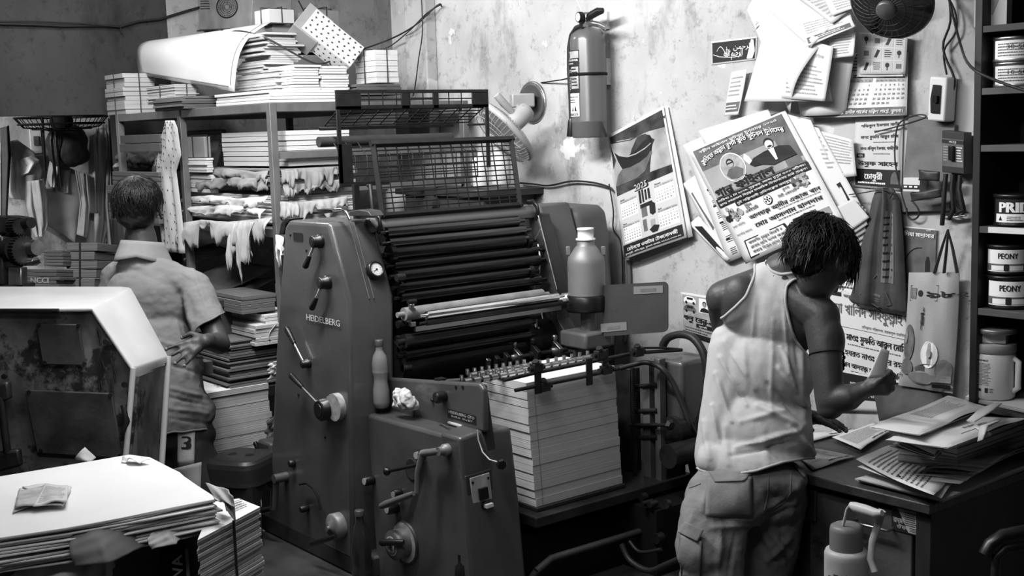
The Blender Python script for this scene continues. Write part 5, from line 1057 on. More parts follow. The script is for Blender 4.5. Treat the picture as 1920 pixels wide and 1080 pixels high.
# white jar with a lid, a little box and a tin lid on it
c = onY(1862, 745, YB0+.07); c.z = zsh['f']+.013; jr = thing('plastic_jar', 'big white plastic jar with a printed back label in the cabinet', 'jar', c)
H = onY(1862, 655, YB0+.07).z-c.z; r = .058
build('jar_body', MB().lathe([(r*.9, 0), (r, .006), (r, H*.92), (r*.93, H*.97), (r*.86, H)], c, n=40), M_white2, jr)
build('lid', MB().lathe([(r*.98, H*.97), (r*1.02, H*.98), (r*1.02, H*1.14), (r*.99, H*1.16), (.001, H*1.165)], c, n=40), mat('jar lid', .30, .5), jr)
mb = MB(); a_ = math.atan2(EYE.y-c.y, EYE.x-c.x); d_ = V((math.cos(a_+1.15), math.sin(a_+1.15), 0)); mb.tube([c+d_*r*.95+V((0, 0, H*.85)), c+d_*r*1.2+V((0, 0, H*.8)), c+d_*r*1.2+V((0, 0, H*.25)), c+d_*r*.95+V((0, 0, H*.18))], .009, 8); build('handle', mb, M_white2, jr)
cf = CylF(c, r, a_-1.25, a_+.55, c.z+H*.06, c.z+H*.9); g = MB(); text(g, cf, 'PIGMENT', .42, .90, .06, 0, 'c', bold=.03, e=.001); scribble(g, cf, .30, .30, .62, .86, 16, 2, .0008, 4); scribble(g, cf, .06, .10, .20, .8, 9, 0, .0008, 6); rect(g, cf, .48, .12, .56, .24, 0, .001); disc(g, cf, .34, .18, .04, m=0, e=.001); scribble(g, cf, .60, .12, .70, .24, 3, 0, .0008, 9); build('label', g, [M_ink, M_white, M_ink2, M_ink3], jr)
zz = c.z+H*1.166; p = onY(1862, 640, YB0+.06); bx_ = single('small_box', MB().rbox((p.x, p.y, zz+.014), .075, .05, .026, .35), mat('small carton', .55, .6, var=.1, vs=20), 'small white carton standing on the lid of the white jar', 'box', bevel=.001)
p = V((p.x+.012, p.y, zz+.028)); single('tin_lid', MB().lathe([(.048, 0), (.052, .001), (.052, .012), (.05, .014), (.001, .013)], p, n=36), mat('tin grey', .2, .35, .6), 'loose grey tin lid lying on top of the small carton', 'lid')
p = onY(1862, 20, YB0+.07); bx = thing('carton', 'white carton with a printed leaf on the top cabinet shelf', 'box', (p.x, p.y, zsh['a'])); build('box', MB().rbox((p.x, p.y, zsh['a']+.06), .085, .06, .118, .3), M_paper, bx, bevel=.001)
mb = MB(); a = V((p.x, p.y, zsh['a']+.03)); n_ = V((math.sin(.3), -math.cos(.3), 0)); t_ = V((math.cos(.3), math.sin(.3), 0)); mb.add([a+n_*.031+t_*-.01, a+n_*.031+t_*.006, a+n_*.031+t_*.035+V((0, 0, .075)), a+n_*.031+t_*.012+V((0, 0, .08))], [(0, 1, 2, 3)]); build('leaf_print', mb, M_ink3, bx)
# --- cloth bag and carrier bag on the wall
def wallbag(outline, y, depth, name, label, m, art=None, mats=None, seed=0, cat='bag', pin=None):
    """a soft bag: outline as (left, right) edges from the top down"""
    L_ = outline; R = random.Random(seed); k = [R.uniform(0, 6) for _ in range(4)]
    def side(sg):
        def fn(u, v):
            t = v*(len(L_)-1); i = min(int(t), len(L_)-2); f_ = t-i; (lx, ly), (rx, ry) = [tuple(a*(1-f_)+b*f_ for a, b in zip(L_[i][j], L_[i+1][j])) for j in (0, 1)]
            p = onY(lx+(rx-lx)*u, ly+(ry-ly)*u, y); b = depth*max(0, math.sin(math.pi*u))**.6*max(0, math.sin(math.pi*min(1, v*.95+.05)))**.5
            b -= (.020*math.exp(-((u-.5+.06*v)/.06)**2)*(1-.5*v)+.012*math.exp(-((u-.74)/.04)**2)) if depth == .032 else 0
            b += sg*(.007 if depth == .032 else .004)*(math.sin(u*11+k[0]+v*4)+math.sin(u*19+k[1]-v*3)*.6)*math.sin(math.pi*u); return p+V((0, -max(0, b) if sg > 0 else .003, 0))
        return fn
    mb = MB(); mb.grid(side(1), 22, 22); mb.grid(side(-1), 22, 22); o = single(name, mb, m, label, cat)
    if art:
        fr = Fr(V((0, 0, 0)), V((1, 0, 0)), V((0, 0, 1))); f1 = side(1); fr.p = lambda x, y_, e=0: V(f1(x, 1-y_))+V((0, -e, 0)); fr.w = .1; fr.h = .2; fr.n = V((0, -1, 0)); a = MB(); art(a, fr); build('printed_panel', a, mats or [M_ink, M_white, M_ink2, M_ink3], o)
    return o, side(1)
M_bag = mat('dark bag cloth', .058, .75, 0, .3, 9, .3, 60, spec=.3)
def art_bag(a, f):
    for e, m in ((.002, 4), ): a.tube([f.p(*q, .003) for q in ((.22, .28), (.52, .10), (.80, .25), (.50, .42), (.22, .28))], .0016, 5, 4)
    b = [(.60, .38), (.84, .38), (.86, .72), (.66, .76)]; n = 6
    for i in range(n): 
        for j in range(n):
            g = lambda u, v: f.p((b[0][0]*(1-u)+b[1][0]*u)*(1-v)+(b[3][0]*(1-u)+b[2][0]*u)*v, (b[0][1]*(1-u)+b[1][1]*u)*(1-v)+(b[3][1]*(1-u)+b[2][1]*u)*v, .0015)
            a.add([g(i/n, j/n), g((i+1)/n, j/n), g((i+1)/n, (j+1)/n), g(i/n, (j+1)/n)], [(0, 1, 2, 3)], 3 if False else 2)
    for i in range(9): scribble(a, f, .64, .40+i*.036, .82, .425+i*.036, 1, 0, .0022, i)
    scribble(a, f, .44, .22, .6, .32, 3, 2, .002, 3)
wallbag([((1644, 352), (1674, 352)), ((1635, 376), (1687, 378)), ((1630, 402), (1690, 402)), ((1617, 450), (1694, 452)), ((1608, 505), (1697, 515)), ((1598, 545), (1699, 570)), ((1592, 562), (1699, 586)), ((1598, 568), (1696, 588))], 3.27, .032, 'cloth_bag', 'dark crumpled cloth bag with a diamond outline hung under the switch board', M_bag, art_bag, [M_ink, M_white, mat('bag print', .15, .8), M_ink3, mat('bag outline', .11, .8)], 3)
cable([(1592, 365), (1615, 362), (1655, 356), (1672, 362), (1668, 372)], .002, 'cord from which the dark cloth bag hangs', y=3.25)
M_carr = mat('woven carrier bag', .34, .6, 0, .10, 5, .15, 200)
def art_carr(a, f):
    a.tube([f.p(*q, .002) for q in ((.10, .88), (.66, .88), (.66, .74), (.10, .74), (.10, .88))], .0008, 4, 0); bowed(a, f, .12, .76, .26, .86, 2, .002, 2, 2); disc(a, f, .34, .81, .045, .03, 0, .002); text(a, f, '৯৮২', .46, .77, .09, 0, bold=.03, e=.003, sx=2.4)
    text(a, f, 'স্মার্ট', .38, .55, .16, 0, bold=.07, e=.003, fit=.055)
    for x, y, rx, ry, m in ((.16, .42, .13, .14, 2), (.58, .34, .17, .10, 1), (.62, .22, .30, .055, 2), (.15, .22, .13, .08, 2), (.85, .22, .14, .09, 4), (.45, .13, .25, .07, 4)):
        disc(a, f, x, y, rx, ry, m, .002+.0006*m, 18)
    disc(a, f, .60, .35, .05, .03, 3, .006); disc(a, f, .10, .46, .04, .05, 4, .006); text(a, f, 'দুই স্তর লেখা থাকবে', .02, .12, .045, 0, bold=.02, e=.006, fit=.04); bowed(a, f, .66, .10, .98, .17, 3, .006, 2, 2); bowed(a, f, .68, .04, .98, .08, 0, .006, 2, 2)
o, _ = wallbag([((1704, 511), (1798, 510)), ((1702, 560), (1798, 560)), ((1698, 620), (1795, 622)), ((1692, 680), (1790, 690)), ((1684, 722), (1786, 738))], 3.262, .03, 'carrier_bag', 'pale woven carrier bag printed with sliced apples beside the black cabinet', M_carr, art_carr, [M_ink, M_white, mat('apple print', .13, .6, 0, .5, 20), M_ink3, mat('apple print pale', .22, .6, 0, .3, 20)], 5)
for i, (pts) in enumerate((((1752, 512), (1766, 465), (1777, 430)), ((1795, 512), (1786, 465), (1777, 430)))): build('handle', MB().tube(P3(pts, 3.25), [.010, .008, .005], 8, flat=.3), mat('bag handle', .06, .7), o)
build('handle_strap', MB().tube(P3(((1770, 512), (1775, 465), (1778, 430)), 3.24), [.009, .008, .005], 8, flat=.3), mat('bag handle', .06), o)
mb = MB(); p = onY(1780, 407, 3.29); mb.lathe([(.008, 0), (.010, .01), (.007, .016)], p, (0, -1, 0), 14); mb.tube([p+V((-.005, -.01, 0)), p+V((.03, -.012, .002)), p+V((.06, -.01, .008))], .007, 8, flat=.5); single('wall_hook', mb, M_steel, 'pale metal hook above the carrier bag handles', 'hook')
# --- flask in front of the desk
c = onY(1586, 1190, 2.35); zt = onY(1588, 985, 2.35).z; c.z = zt-.30
fk = thing('vacuum_flask', 'pale vacuum flask with a grey cup lid and carrying handle, below the desk drawer', 'flask', c)
R1 = .051; M_fl = mat('flask body', .42, .4, 0, .2, 12, dark=.5, dscale=20, dthr=.64)
build('flask_body', MB().lathe([(R1*.97, 0), (R1, .006), (R1, .222), (R1*1.0, .232), (R1*.94, .240), (R1*.80, .243)], c, n=40), M_fl, fk); build('cup_lid', MB().lathe([(R1*.76, .236), (R1*.76, .288), (R1*.72, .298), (R1*.55, .303), (.001, .304)], c, n=40), mat('cup lid', .15, .4), fk)
P = [onY(a, b, 2.35) for a, b in ((1640, 1072), (1632, 1048), (1636, 1015), (1652, 965), (1654, 957))]; build('handle_arm', MB().tube(P, .0055, 8, flat=1.8), M_fl, fk); Q4 = [onY(a, b, 2.33) for a, b in ((1581, 985), (1588, 955), (1596, 944))]; build('handle_arm', MB().tube(Q4, .0035, 8), M_fl, fk)
P = [onY(a, b, 2.33) for a, b in ((1594, 946), (1602, 950), (1622, 956), (1642, 963), (1654, 962))]; build('handle_grip', MB().tube(P, [.007, .0115, .0125, .0115, .007], 12), mat('pale grip', .5, .4), fk)
cf = CylF(c, R1, math.atan2(EYE.y-c.y, EYE.x-c.x)-1.2, math.atan2(EYE.y-c.y, EYE.x-c.x)+1.2, c.z+.1, c.z+.215); g = MB(); text(g, cf, 'প্রেস', .5, .62, .3, 0, 'c', bold=.01, e=.001); text(g, cf, 'TG', .12, .55, .3, 0, e=.001); build('handwriting', g, M_ink, fk)
mb = MB(); mb.box((c.x-.17, c.y-.13, c.z-.03), (c.x+.15, c.y+.14, c.z)); 
for sx in (-.15, .12):
    for sy in (-.11, .12): mb.box((c.x+sx-.012, c.y+sy-.015, 0), (c.x+sx+.018, c.y+sy+.015, c.z-.03))
single('low_stool', mb, M_cab, 'low dark stool that carries the vacuum flask', 'stool', bevel=.004)
# --- curved chair arm, lower right
def cx(p, d): return at(p[0], p[1], d)
ch = thing('chair', 'dark tubular chair with a curved arm at the lower right corner', 'chair', (at(1900, 1060, 2.9).x, at(1900, 1060, 2.9).y, 0))
build('arm', MB().tube([cx(p, 2.85) for p in ((1846, 1040), (1856, 1020), (1880, 1003), (1920, 995), (1980, 1000))], .017, 12, flat=.8), M_black, ch)
b0 = cx((1866, 1080), 2.85); build('tube_frame', MB().tube([V((b0.x, b0.y, 0.02)), b0, cx((1868, 1045), 2.85), cx((1885, 1028), 2.85), cx((1920, 1022), 2.85), cx((1990, 1030), 2.85), V((cx((1990, 1030), 2.85).x, cx((1990, 1030), 2.85).y, .02))], .011, 10), M_iron, ch)
# ================================================================ people
from mathutils.bvhtree import BVHTree
M_skin = mat('skin dark', .042, .5, var=.14, vs=7, bump=.12, bs=140, spec=.5)
M_hair = mat('black hair', .006, .45, spec=.35)
def proj(p):
    q = V(p)-EYE; D = q.dot(FW); return 960+F*q.dot(RT)/D, 540-F*q.dot(UP)/D
def caps(p0, r0, p1, r1, n=18):
    mb = MB(); p0, p1 = V(p0), V(p1); d = p1-p0; L_ = d.length
    prof = [(max(1e-4, r0*math.sin(a)), -r0*math.cos(a)) for a in [math.pi/2*i/4 for i in range(5)]]+[(max(1e-4, r1*math.cos(a)), L_+r1*math.sin(a)) for a in [math.pi/2*i/4 for i in range(5)]]
    prof[0] = (1e-6, -r0); prof[-1] = (1e-6, L_+r1); mb.lathe(prof, p0, d, n); return mb
def elr(c, r, ax=None, n=24, k=14):
    mb = MB(); mb.ell(c, r, Matrix(ax).transposed() if ax is not None else None, n, k); return mb
def fuse(prims, voxel=.005, smooth=6, fac=.5):
    """one continuous skin over overlapping shapes -> (verts, faces)"""
    mb = MB()
    for p in prims: mb.add(p.v, p.f)
    me = bpy.data.meshes.new('t'); me.from_pydata(mb.v, [], mb.f); o = bpy.data.objects.new('t', me); C.objects.link(o)
    r = o.modifiers.new('r', 'REMESH'); r.mode = 'VOXEL'; r.voxel_size = voxel; r.adaptivity = 0
    if smooth: s = o.modifiers.new('s', 'SMOOTH'); s.iterations = smooth; s.factor = fac
    ev = o.evaluated_get(bpy.context.evaluated_depsgraph_get()); m2 = bpy.data.meshes.new_from_object(ev)
    n = len(m2.vertices); co = np.empty(n*3); m2.vertices.foreach_get('co', co); fs = [tuple(p.vertices) for p in m2.polygons]
    no = np.empty(n*3); m2.vertices.foreach_get('normal', no)
    bpy.data.objects.remove(o); bpy.data.meshes.remove(m2); return co.reshape(-1, 3), fs, no.reshape(-1, 3)
def inpoly(x, y, P):
    c = False; j = len(P)-1
    for i in range(len(P)):
        if (P[i][1] > y) != (P[j][1] > y) and x < (P[j][0]-P[i][0])*(y-P[i][1])/(P[j][1]-P[i][1])+P[i][0]: c = not c
        j = i
    return c
FWn, RTn, UPn, En = (np.array(a) for a in (FW, RT, UP, EYE))
def projn(co):
    q = co-En; D = q@FWn; return 960+F*(q@RTn)/D, 540-F*(q@UPn)/D
def folds(co, no, segs, amp=1):
    """long soft creases: (x0,y0,x1,y1,width,height)"""
    x, y = projn(co); d = np.zeros(len(co))
    for x0, y0, x1, y1, w_, h in segs:
        dx, dy = x1-x0, y1-y0; L2 = dx*dx+dy*dy; t = np.clip(((x-x0)*dx+(y-y0)*dy)/L2, 0, 1)
        dist = np.hypot(x-(x0+t*dx), y-(y0+t*dy)); d += h*np.exp(-(dist/w_)**2)*(.35+.65*np.sin(np.pi*np.clip(t, .08, .92)))
    return co+no*(d*amp)[:, None]
def ripple(co, no, a, k, seed=0, st=(1, 1, 1)):
    o = np.array([noise.fractal(V((p[0]*k*st[0]+seed, p[1]*k*st[1], p[2]*k*st[2])), 1, 2, 3) for p in co]); return co+no*(o*a)[:, None]
def cut(co, fs, keep):
    k = keep(co); f2 = [f for f in fs if all(k[i] for i in f)]
    used = sorted({i for f in f2 for i in f}); mp = {i: n for n, i in enumerate(used)}
    return co[used], [tuple(mp[i] for i in f) for f in f2]
def rims(co, fs, it=10):
    """border loops, evened out; moves the border and returns the loops"""
    cnt = {}
    for f in fs:
        for a, b in zip(f, f[1:]+f[:1]): cnt[(min(a, b), max(a, b))] = cnt.get((min(a, b), max(a, b)), 0)+1
    nb = {}
    for (a, b), c in cnt.items():
        if c == 1: nb.setdefault(a, []).append(b); nb.setdefault(b, []).append(a)
    seen = set(); loops = []
    for s in nb:
        if s in seen: continue
        L_ = [s]; seen.add(s); cur = s
        while True:
            nx = [k for k in nb[cur] if k not in seen]
            if not nx: break
            cur = nx[0]; seen.add(cur); L_.append(cur)
        if len(L_) > 12: loops.append(L_)
    out = []
    for L_ in loops:
        P = co[L_]
        for _ in range(it): P = .5*P+.25*(np.roll(P, 1, 0)+np.roll(P, -1, 0))
        co[L_] = P; out.append(P)
    return out
def skinmesh(name, co, fs, m, parent, solid=0, sub=0):
    mb = MB(); mb.add([tuple(p) for p in co], fs, 0, True); o = build(name, mb, m, parent)
    if solid: s = o.modifiers.new('s', 'SOLIDIFY'); s.thickness = solid; s.offset = -1
    return o
def rimtube(name, loops, r, m, parent):
    mb = MB()
    for P in loops:
        if len(P) > 30: P = P[::2]
        mb.tube([V(p) for p in P]+[V(P[0])], r, 6, caps=False)
    return build(name, mb, m, parent) if mb.v else None
class Surf:
    def __init__(s, co, fs): s.t = BVHTree.FromPolygons([V(p) for p in co], fs)
    def hit(s, x, y, off=.003):
        d = ray(x, y).normalized(); h = s.t.ray_cast(EYE, d)
        if h[0] is None: return None
        return h[0]-d*off
def patch(surf, q4, off=.004, n=10, m=0, thick=.002):
    """a piece of cloth laid on a surface, corners as seen from the front: tl tr br bl"""
    mb = MB(); last = [None]
    def fn(u, v):
        (ax, ay), (bx, by), (cx, cy), (dx, dy) = q4; x = (ax*(1-u)+bx*u)*(1-v)+(dx*(1-u)+cx*u)*v; y = (ay*(1-u)+by*u)*(1-v)+(dy*(1-u)+cy*u)*v
        h = surf.hit(x, y, off); h = h if h is not None else last[0]; last[0] = h; return h if h is not None else at(x, y, 3.4)
    mb.grid(fn, n, n, m, thick); return mb
def line_on(surf, pts, r, off=.002, n=6):
    P = []
    for (a, b), (c, d) in zip(pts, pts[1:]):
        for k in range(n):
            h = surf.hit(a+(c-a)*k/n, b+(d-b)*k/n, off)
            if h is not None: P.append(h)
    mb = MB()
    if len(P) > 1: mb.tube(P, r, 6)
    return mb
def hand(wrist, d, n_, side, curl, size=1, spread=.12, thumb_open=.5):
    """palm + five fingers. d: direction from wrist to knuckles, n_: normal of the back of the hand, side: towards the thumb"""
    d = V(d).normalized(); n_ = (V(n_)-d*V(n_).dot(d)).normalized(); s_ = d.cross(n_)
    if s_.dot(V(side)) < 0: s_ = -s_
    w = V(wrist); P = [caps(w, .024*size, w+d*.05*size+s_*.012*size, .022*size), caps(w+s_*.004, .020*size, w+d*.075*size-s_*.018*size, .016*size), caps(w+d*.03*size+s_*.012*size, .017*size, w+d*.078*size+s_*.026*size, .013*size), caps(w+d*.03*size, .018*size, w+d*.078*size, .014*size)]
    tips = []
    for i, (off, L_) in enumerate(((.028, .072), (.010, .080), (-.008, .074), (-.025, .058))):
        b = w+d*(.080-.004*abs(i-1))*size+s_*off*size; a = curl[i]; dirn = (d+s_*spread*(1.2-i)*.5).normalized(); p = b; r = .0092*size
        for k, f in enumerate((.45, .30, .25)):
            a_ = a*(.55+.0*k)*(k+1)*.62; dd = (dirn*math.cos(a_)-n_*math.sin(a_)).normalized(); q = p+dd*L_*f*size
            P.append(caps(p, r, q, r*.9, 12)); r *= .9; p = q
        tips.append((p, dd))
    b = w+d*.022*size+s_*.024*size; dd = (d*.6+s_*(.4+thumb_open)-n_*.35).normalized(); q = b+dd*.036*size; P.append(caps(b, .013*size, q, .0105*size, 12)); dd2 = (d*.85+s_*.25*thumb_open-n_*.4).normalized(); q2 = q+dd2*.032*size; P.append(caps(q, .0102*size, q2, .0085*size, 12)); tips.append((q2, dd2))
    return P, tips
def head_prims(c, f, u, s=1):
    f = V(f).normalized(); u = (V(u)-f*V(u).dot(f)).normalized(); r = f.cross(u)
    ax = (r, f, u); g = lambda a, b, e: V(c)+r*a*s+f*b*s+u*e*s
    P = [elr(g(0, -.008, .025), (.075*s, .094*s, .085*s), ax), elr(g(0, .028, -.03), (.058*s, .062*s, .075*s), ax), elr(g(0, .055, -.082), (.028*s, .028*s, .022*s), ax), elr(g(0, .045, -.055), (.045*s, .04*s, .04*s), ax),
         caps(g(0, .088, .012), .009*s, g(0, .106, -.022), .012*s), caps(g(-.013, .092, -.028), .008*s, g(.013, .092, -.028), .008*s), caps(g(-.032, .076, .028), .011*s, g(.032, .076, .028), .011*s), caps(g(-.018, .084, -.052), .0065*s, g(.018, .084, -.052), .0065*s), caps(g(-.015, .082, -.062), .007*s, g(.015, .082, -.062), .007*s),
         elr(g(-.045, .06, -.015), (.018*s, .018*s, .02*s), ax), elr(g(.045, .06, -.015), (.018*s, .018*s, .02*s), ax)]
    for sx in (-1, 1):
        e = [g(sx*(.074+.012*math.sin(t)), -.005-.016*math.cos(t)*.9-.006, -.008+.030*math.sin(t-1.3)) for t in ()]
        cen = g(sx*.078, -.008, -.005)
        for i in range(10):
            t0, t1 = -1.9+i*.45, -1.9+(i+1)*.45; q = lambda t: cen+(-f*math.cos(t)*.017+u*math.sin(t)*.030+r*sx*(.010))*s
            P.append(caps(q(t0), .0048*s, q(t1), .0048*s, 8))
        P.append(elr(cen+r*sx*.004*s, (.006*s, .014*s, .026*s), ax, 12, 8)); P.append(elr(cen+(-u*.026+f*.006+r*sx*.006)*s, (.005*s, .008*s, .009*s), ax, 10, 6))
    return P, (r, f, u), g
def eyes(parent, g, s=1):
    for sx in (-1, 1):
        c = g(sx*.031, .072, .006); e = build('eye', MB().ell(c, (.0125*s,)*3, None, 16, 10), mat('eye white', .5, .2), parent)
        c2 = g(sx*.031, .0835, .006); build('iris', MB().ell(c2, (.0045*s,)*3, None, 10, 6), M_ink, e)
def hair_strands(mb, cen, ax, radii, crown, mask, n, length, r, seed, lift=.006, wave=.15, droop=0, rnd=.1):
    R = random.Random(seed); rr, ff, uu = ax; crown = V(crown).normalized()
    a, b = frame_of(crown)
    for i in range(n):
        az_ = R.uniform(0, 6.2832); th = abs(R.gauss(0, 1))*.9
        L_ = length*R.uniform(.6, 1.2); pts = []; rs = []; lf = lift*R.uniform(.4, 1.8); w1_, w2_ = R.uniform(0, 6), R.uniform(-1, 1)*wave; ok = False
        for k in range(6):
            t = th+L_*k/5; az2 = az_+w2_*math.sin(w1_+k*.8)
            d = crown*math.cos(t)+(a*math.cos(az2)+b*math.sin(az2))*math.sin(t)
            if k == 0: ok = mask(d)
            k2 = 1+ (lf/.09)*(.3+k/5)
            pts.append(cen+(rr*d.x*radii[0]+ff*d.y*radii[1]+uu*d.z*radii[2])*k2+V((0, 0, -droop*(k/5)**2))+V((R.uniform(-1, 1), R.uniform(-1, 1), R.uniform(-1, 1)))*rnd*.01); rs.append(r*(1-.75*k/5))
        if ok: mb.tube(pts, rs, 5)
# ---------------------------------------------------------------- the man bent over the desk
M_tank = mat('white vest', .44, .85, var=.06, vs=5, bump=.1, bs=200)
M_pants = mat('cargo cloth', .19, .85, var=.22, vs=9, bump=.2, bs=160)
hp = at(1410, 900, 3.44)
man = thing('person', 'person in a white sleeveless vest and cargo trousers, bent over the desk holding a paper', 'person', (hp.x, hp.y, 0))
A = at
neck = A(1462, 512, 3.37); hc = A(1536, 488, 3.30)
hf = (RT*.62-UP*.62+FW*.48).normalized(); hu = (RT*.52+UP*.72+FW*.35).normalized()
HP, hax, hg = head_prims(hc, hf, hu, .95)
lat = (A(1550, 600, 3.30)-A(1350, 560, 3.42)).normalized(); upv = (A(1450, 500, 3.38)-A(1412, 860, 3.46)).normalized(); dep = lat.cross(upv).normalized(); upv = dep.cross(lat)
axb = (lat, dep, upv)
shR, elR, wrR = A(1540, 592, 3.30), A(1556, 752, 3.24), A(1618, 732, 3.20)
shL, elL, wrL = A(1358, 560, 3.44), A(1372, 700, 3.66), A(1500, 775, 3.56)
bp = HP+[caps(A(1465, 508, 3.38), .052, A(1515, 492, 3.33), .050), caps(A(1450, 545, 3.40), .07, A(1500, 500, 3.35), .05),
    elr(A(1450, 590, 3.42), (.150, .088, .115), axb), elr(A(1432, 690, 3.45), (.130, .085, .13), axb), elr(A(1420, 800, 3.47), (.125, .085, .12), axb), elr(A(1412, 900, 3.47), (.145, .10, .09), axb),
    elr(A(1385, 565, 3.405), (.055, .045, .075), axb), elr(A(1500, 590, 3.35), (.060, .045, .080), axb),
    caps(A(1440, 530, 3.40), .055, shR, .050), caps(A(1430, 535, 3.42), .055, shL, .052),
    caps(shR, .050, A(1548, 660, 3.27), .044), caps(A(1548, 660, 3.27), .043, elR, .038), elr(A(1552, 640, 3.28), (.045, .047, .07)), caps(elR, .037, A(1590, 745, 3.215), .036), caps(A(1590, 745, 3.215), .035, wrR, .024),
    caps(shL, .050, elL, .038), caps(elL, .036, wrL, .025)]
bp.append(elr(A(1556, 765, 3.24), (.036, .034, .03)))
hp1, tips1 = hand(A(1618, 734, 3.20), (A(1652, 726, 3.17)-A(1618, 734, 3.20)), RT*.35-FW*.95, UP, (2.4, 2.5, 2.6, 2.6), .80, .05, -.1)
hp2, tips2 = hand(wrL, (A(1560, 790, 3.50)-wrL), (0, 0, 1), -FW, (.3, .3, .35, .4), .92)
co, fs, no = fuse(bp+hp1+hp2, .0042, 5)
co = ripple(co, no, .0015, 9)
body = skinmesh('body', co, fs, M_skin, man); eyes(man, hg, .95)
mb = MB()
for tp, dd in tips1+tips2: mb2 = MB().ell(tp+dd*.002, (.0065, .0065, .0065), None, 8, 6); build('fingernail', mb2, mat('nail', .16, .35), man)
# hair
mb = MB(); cen = hg(0, -.010, .022)
hs_, hfs, hno = fuse([elr(hg(0, -.012, .032), (.080, .098, .083), hax), elr(hg(0, -.048, -.01), (.066, .055, .07), hax), elr(hg(0, .055, .062), (.055, .032, .030), hax)], .006, 3)
hs_ = ripple(hs_, hno, .006, 28, 3)
def hk(co):
    q = co-np.array(hg(0, 0, 0)); f_ = q@np.array(hax[1]); u_ = q@np.array(hax[2]); r_ = np.abs(q@np.array(hax[0]))
    return ~((f_ > .045) & (u_ < .045)) & ~((r_ > .05) & (u_ < .022) & (f_ > -.035)) & (u_ > -.075)
hs_, hfs = cut(hs_, hfs, hk); mb.add([tuple(p) for p in hs_], hfs, 0, True)
def hmask(d): return not (d.y > .35 and d.z < .25) and not (abs(d.x) > .6 and d.z < .15 and d.y > -.45) and d.z > -.75
hair_strands(mb, cen, hax, (.084, .103, .092), (0, -.35, 1), hmask, 1300, .75, .0020, 11, lift=.008, wave=.25, droop=.004, rnd=.18)
R = random.Random(8)
for i in range(60):  # fringe that falls forward over the brow, and the nape
    a = hg(R.uniform(-.05, .05), .075, .07+R.uniform(-.01, .015)); b = a+hax[1]*R.uniform(.012, .035)-hax[2]*R.uniform(.01, .03)+V((0, 0, -R.uniform(.01, .05))); mb.tube([a-hax[1]*.05+hax[2]*.025, a, a.lerp(b, .6)+hax[1]*.008, b], [.0028, .0026, .002, .0004], 5)
for i in range(70):
    a = hg(R.uniform(-.055, .055), -.085, .0+R.uniform(-.03, .02)); b = a-hax[2]*R.uniform(.035, .075)-hax[1]*R.uniform(-.01, .02); mb.tube([a+hax[2]*.02, a, a.lerp(b, .6)-hax[1]*.006, b], [.0026, .0024, .0018, .0004], 5)
build('hair', mb, M_hair, man)
# vest
tp = [caps(A(1376, 645, 3.47), .070, A(1354, 858, 3.47), .078), caps(A(1468, 660, 3.44), .065, A(1478, 850, 3.49), .075), elr(A(1450, 585, 3.42), (.158, .098, .125), axb), elr(A(1438, 690, 3.44), (.142, .105, .14), axb), elr(A(1425, 800, 3.45), (.150, .112, .12), axb), caps(A(1338, 862, 3.42), .048, A(1485, 856, 3.46), .058), elr(A(1412, 872, 3.44), (.160, .125, .10), axb),
    elr(A(1385, 565, 3.400), (.058, .050, .080), axb), elr(A(1500, 590, 3.345), (.062, .050, .085), axb), caps(A(1440, 530, 3.40), .061, A(1520, 575, 3.32), .052), caps(A(1432, 533, 3.42), .061, A(1370, 550, 3.44), .054), caps(A(1455, 528, 3.40), .066, A(1495, 506, 3.355), .054)]
co, fs, no = fuse(tp, .0055, 8)
FV = [(1500, 560, 1508, 850, 9, .006), (1470, 560, 1478, 700, 6, .005), (1450, 600, 1445, 780, 7, .004), (1395, 640, 1400, 700, 7, .004), (1350, 670, 1400, 760, 6, .010), (1342, 700, 1372, 790, 6, .010), (1360, 640, 1415, 730, 7, .007), (1335, 760, 1350, 830, 6, .009),
      (1420, 760, 1500, 800, 8, .010), (1390, 790, 1470, 770, 8, .006), (1460, 690, 1512, 760, 9, .012), (1440, 720, 1505, 790, 8, -.008), (1380, 840, 1500, 806, 7, .011), (1370, 855, 1490, 828, 6, -.009), (1480, 800, 1525, 850, 9, .012), (1495, 745, 1515, 775, 8, .014), (1465, 650, 1490, 720, 6, .009), (1415, 560, 1410, 640, 6, .003),
      (1320, 790, 1330, 860, 7, .008), (1360, 800, 1365, 870, 10, .006), (1430, 810, 1440, 875, 12, .005), (1400, 600, 1330, 640, 12, -.004), (1485, 600, 1500, 700, 6, -.006)]
no2 = no; co = folds(co, no2, [(a, b, c, d, w_*.62, h) for a, b, c, d, w_, h in FV], 1.05); co = ripple(co, no2, .003, 9, 2, (1, 1, .5)); co = ripple(co, no2, .0018, 30, 4, (1, 1, .4))
keepP = [(1413, 478), (1414, 516), (1396, 556), (1362, 588), (1326, 612), (1250, 640), (1250, 900), (1299, 874), (1318, 884), (1345, 889), (1380, 890), (1420, 885), (1470, 868), (1500, 862), (1560, 858), (1600, 850), (1600, 705), (1516, 668), (1495, 640), (1482, 605), (1474, 560), (1476, 536), (1490, 524), (1505, 521), (1528, 537), (1536, 535), (1530, 520), (1495, 508), (1465, 513), (1446, 506), (1434, 478)]
def kt(co):
    x, y = projn(co); return np.array([inpoly(a, b, keepP) for a, b in zip(x, y)])
co, fs = cut(co, fs, kt); lp = rims(co, fs, 14)
vest = skinmesh('vest', co, fs, M_tank, man, solid=.002); [rimtube('binding', [l_], .0042, M_tank, vest) for l_ in lp]; s_vest = Surf(co, fs)
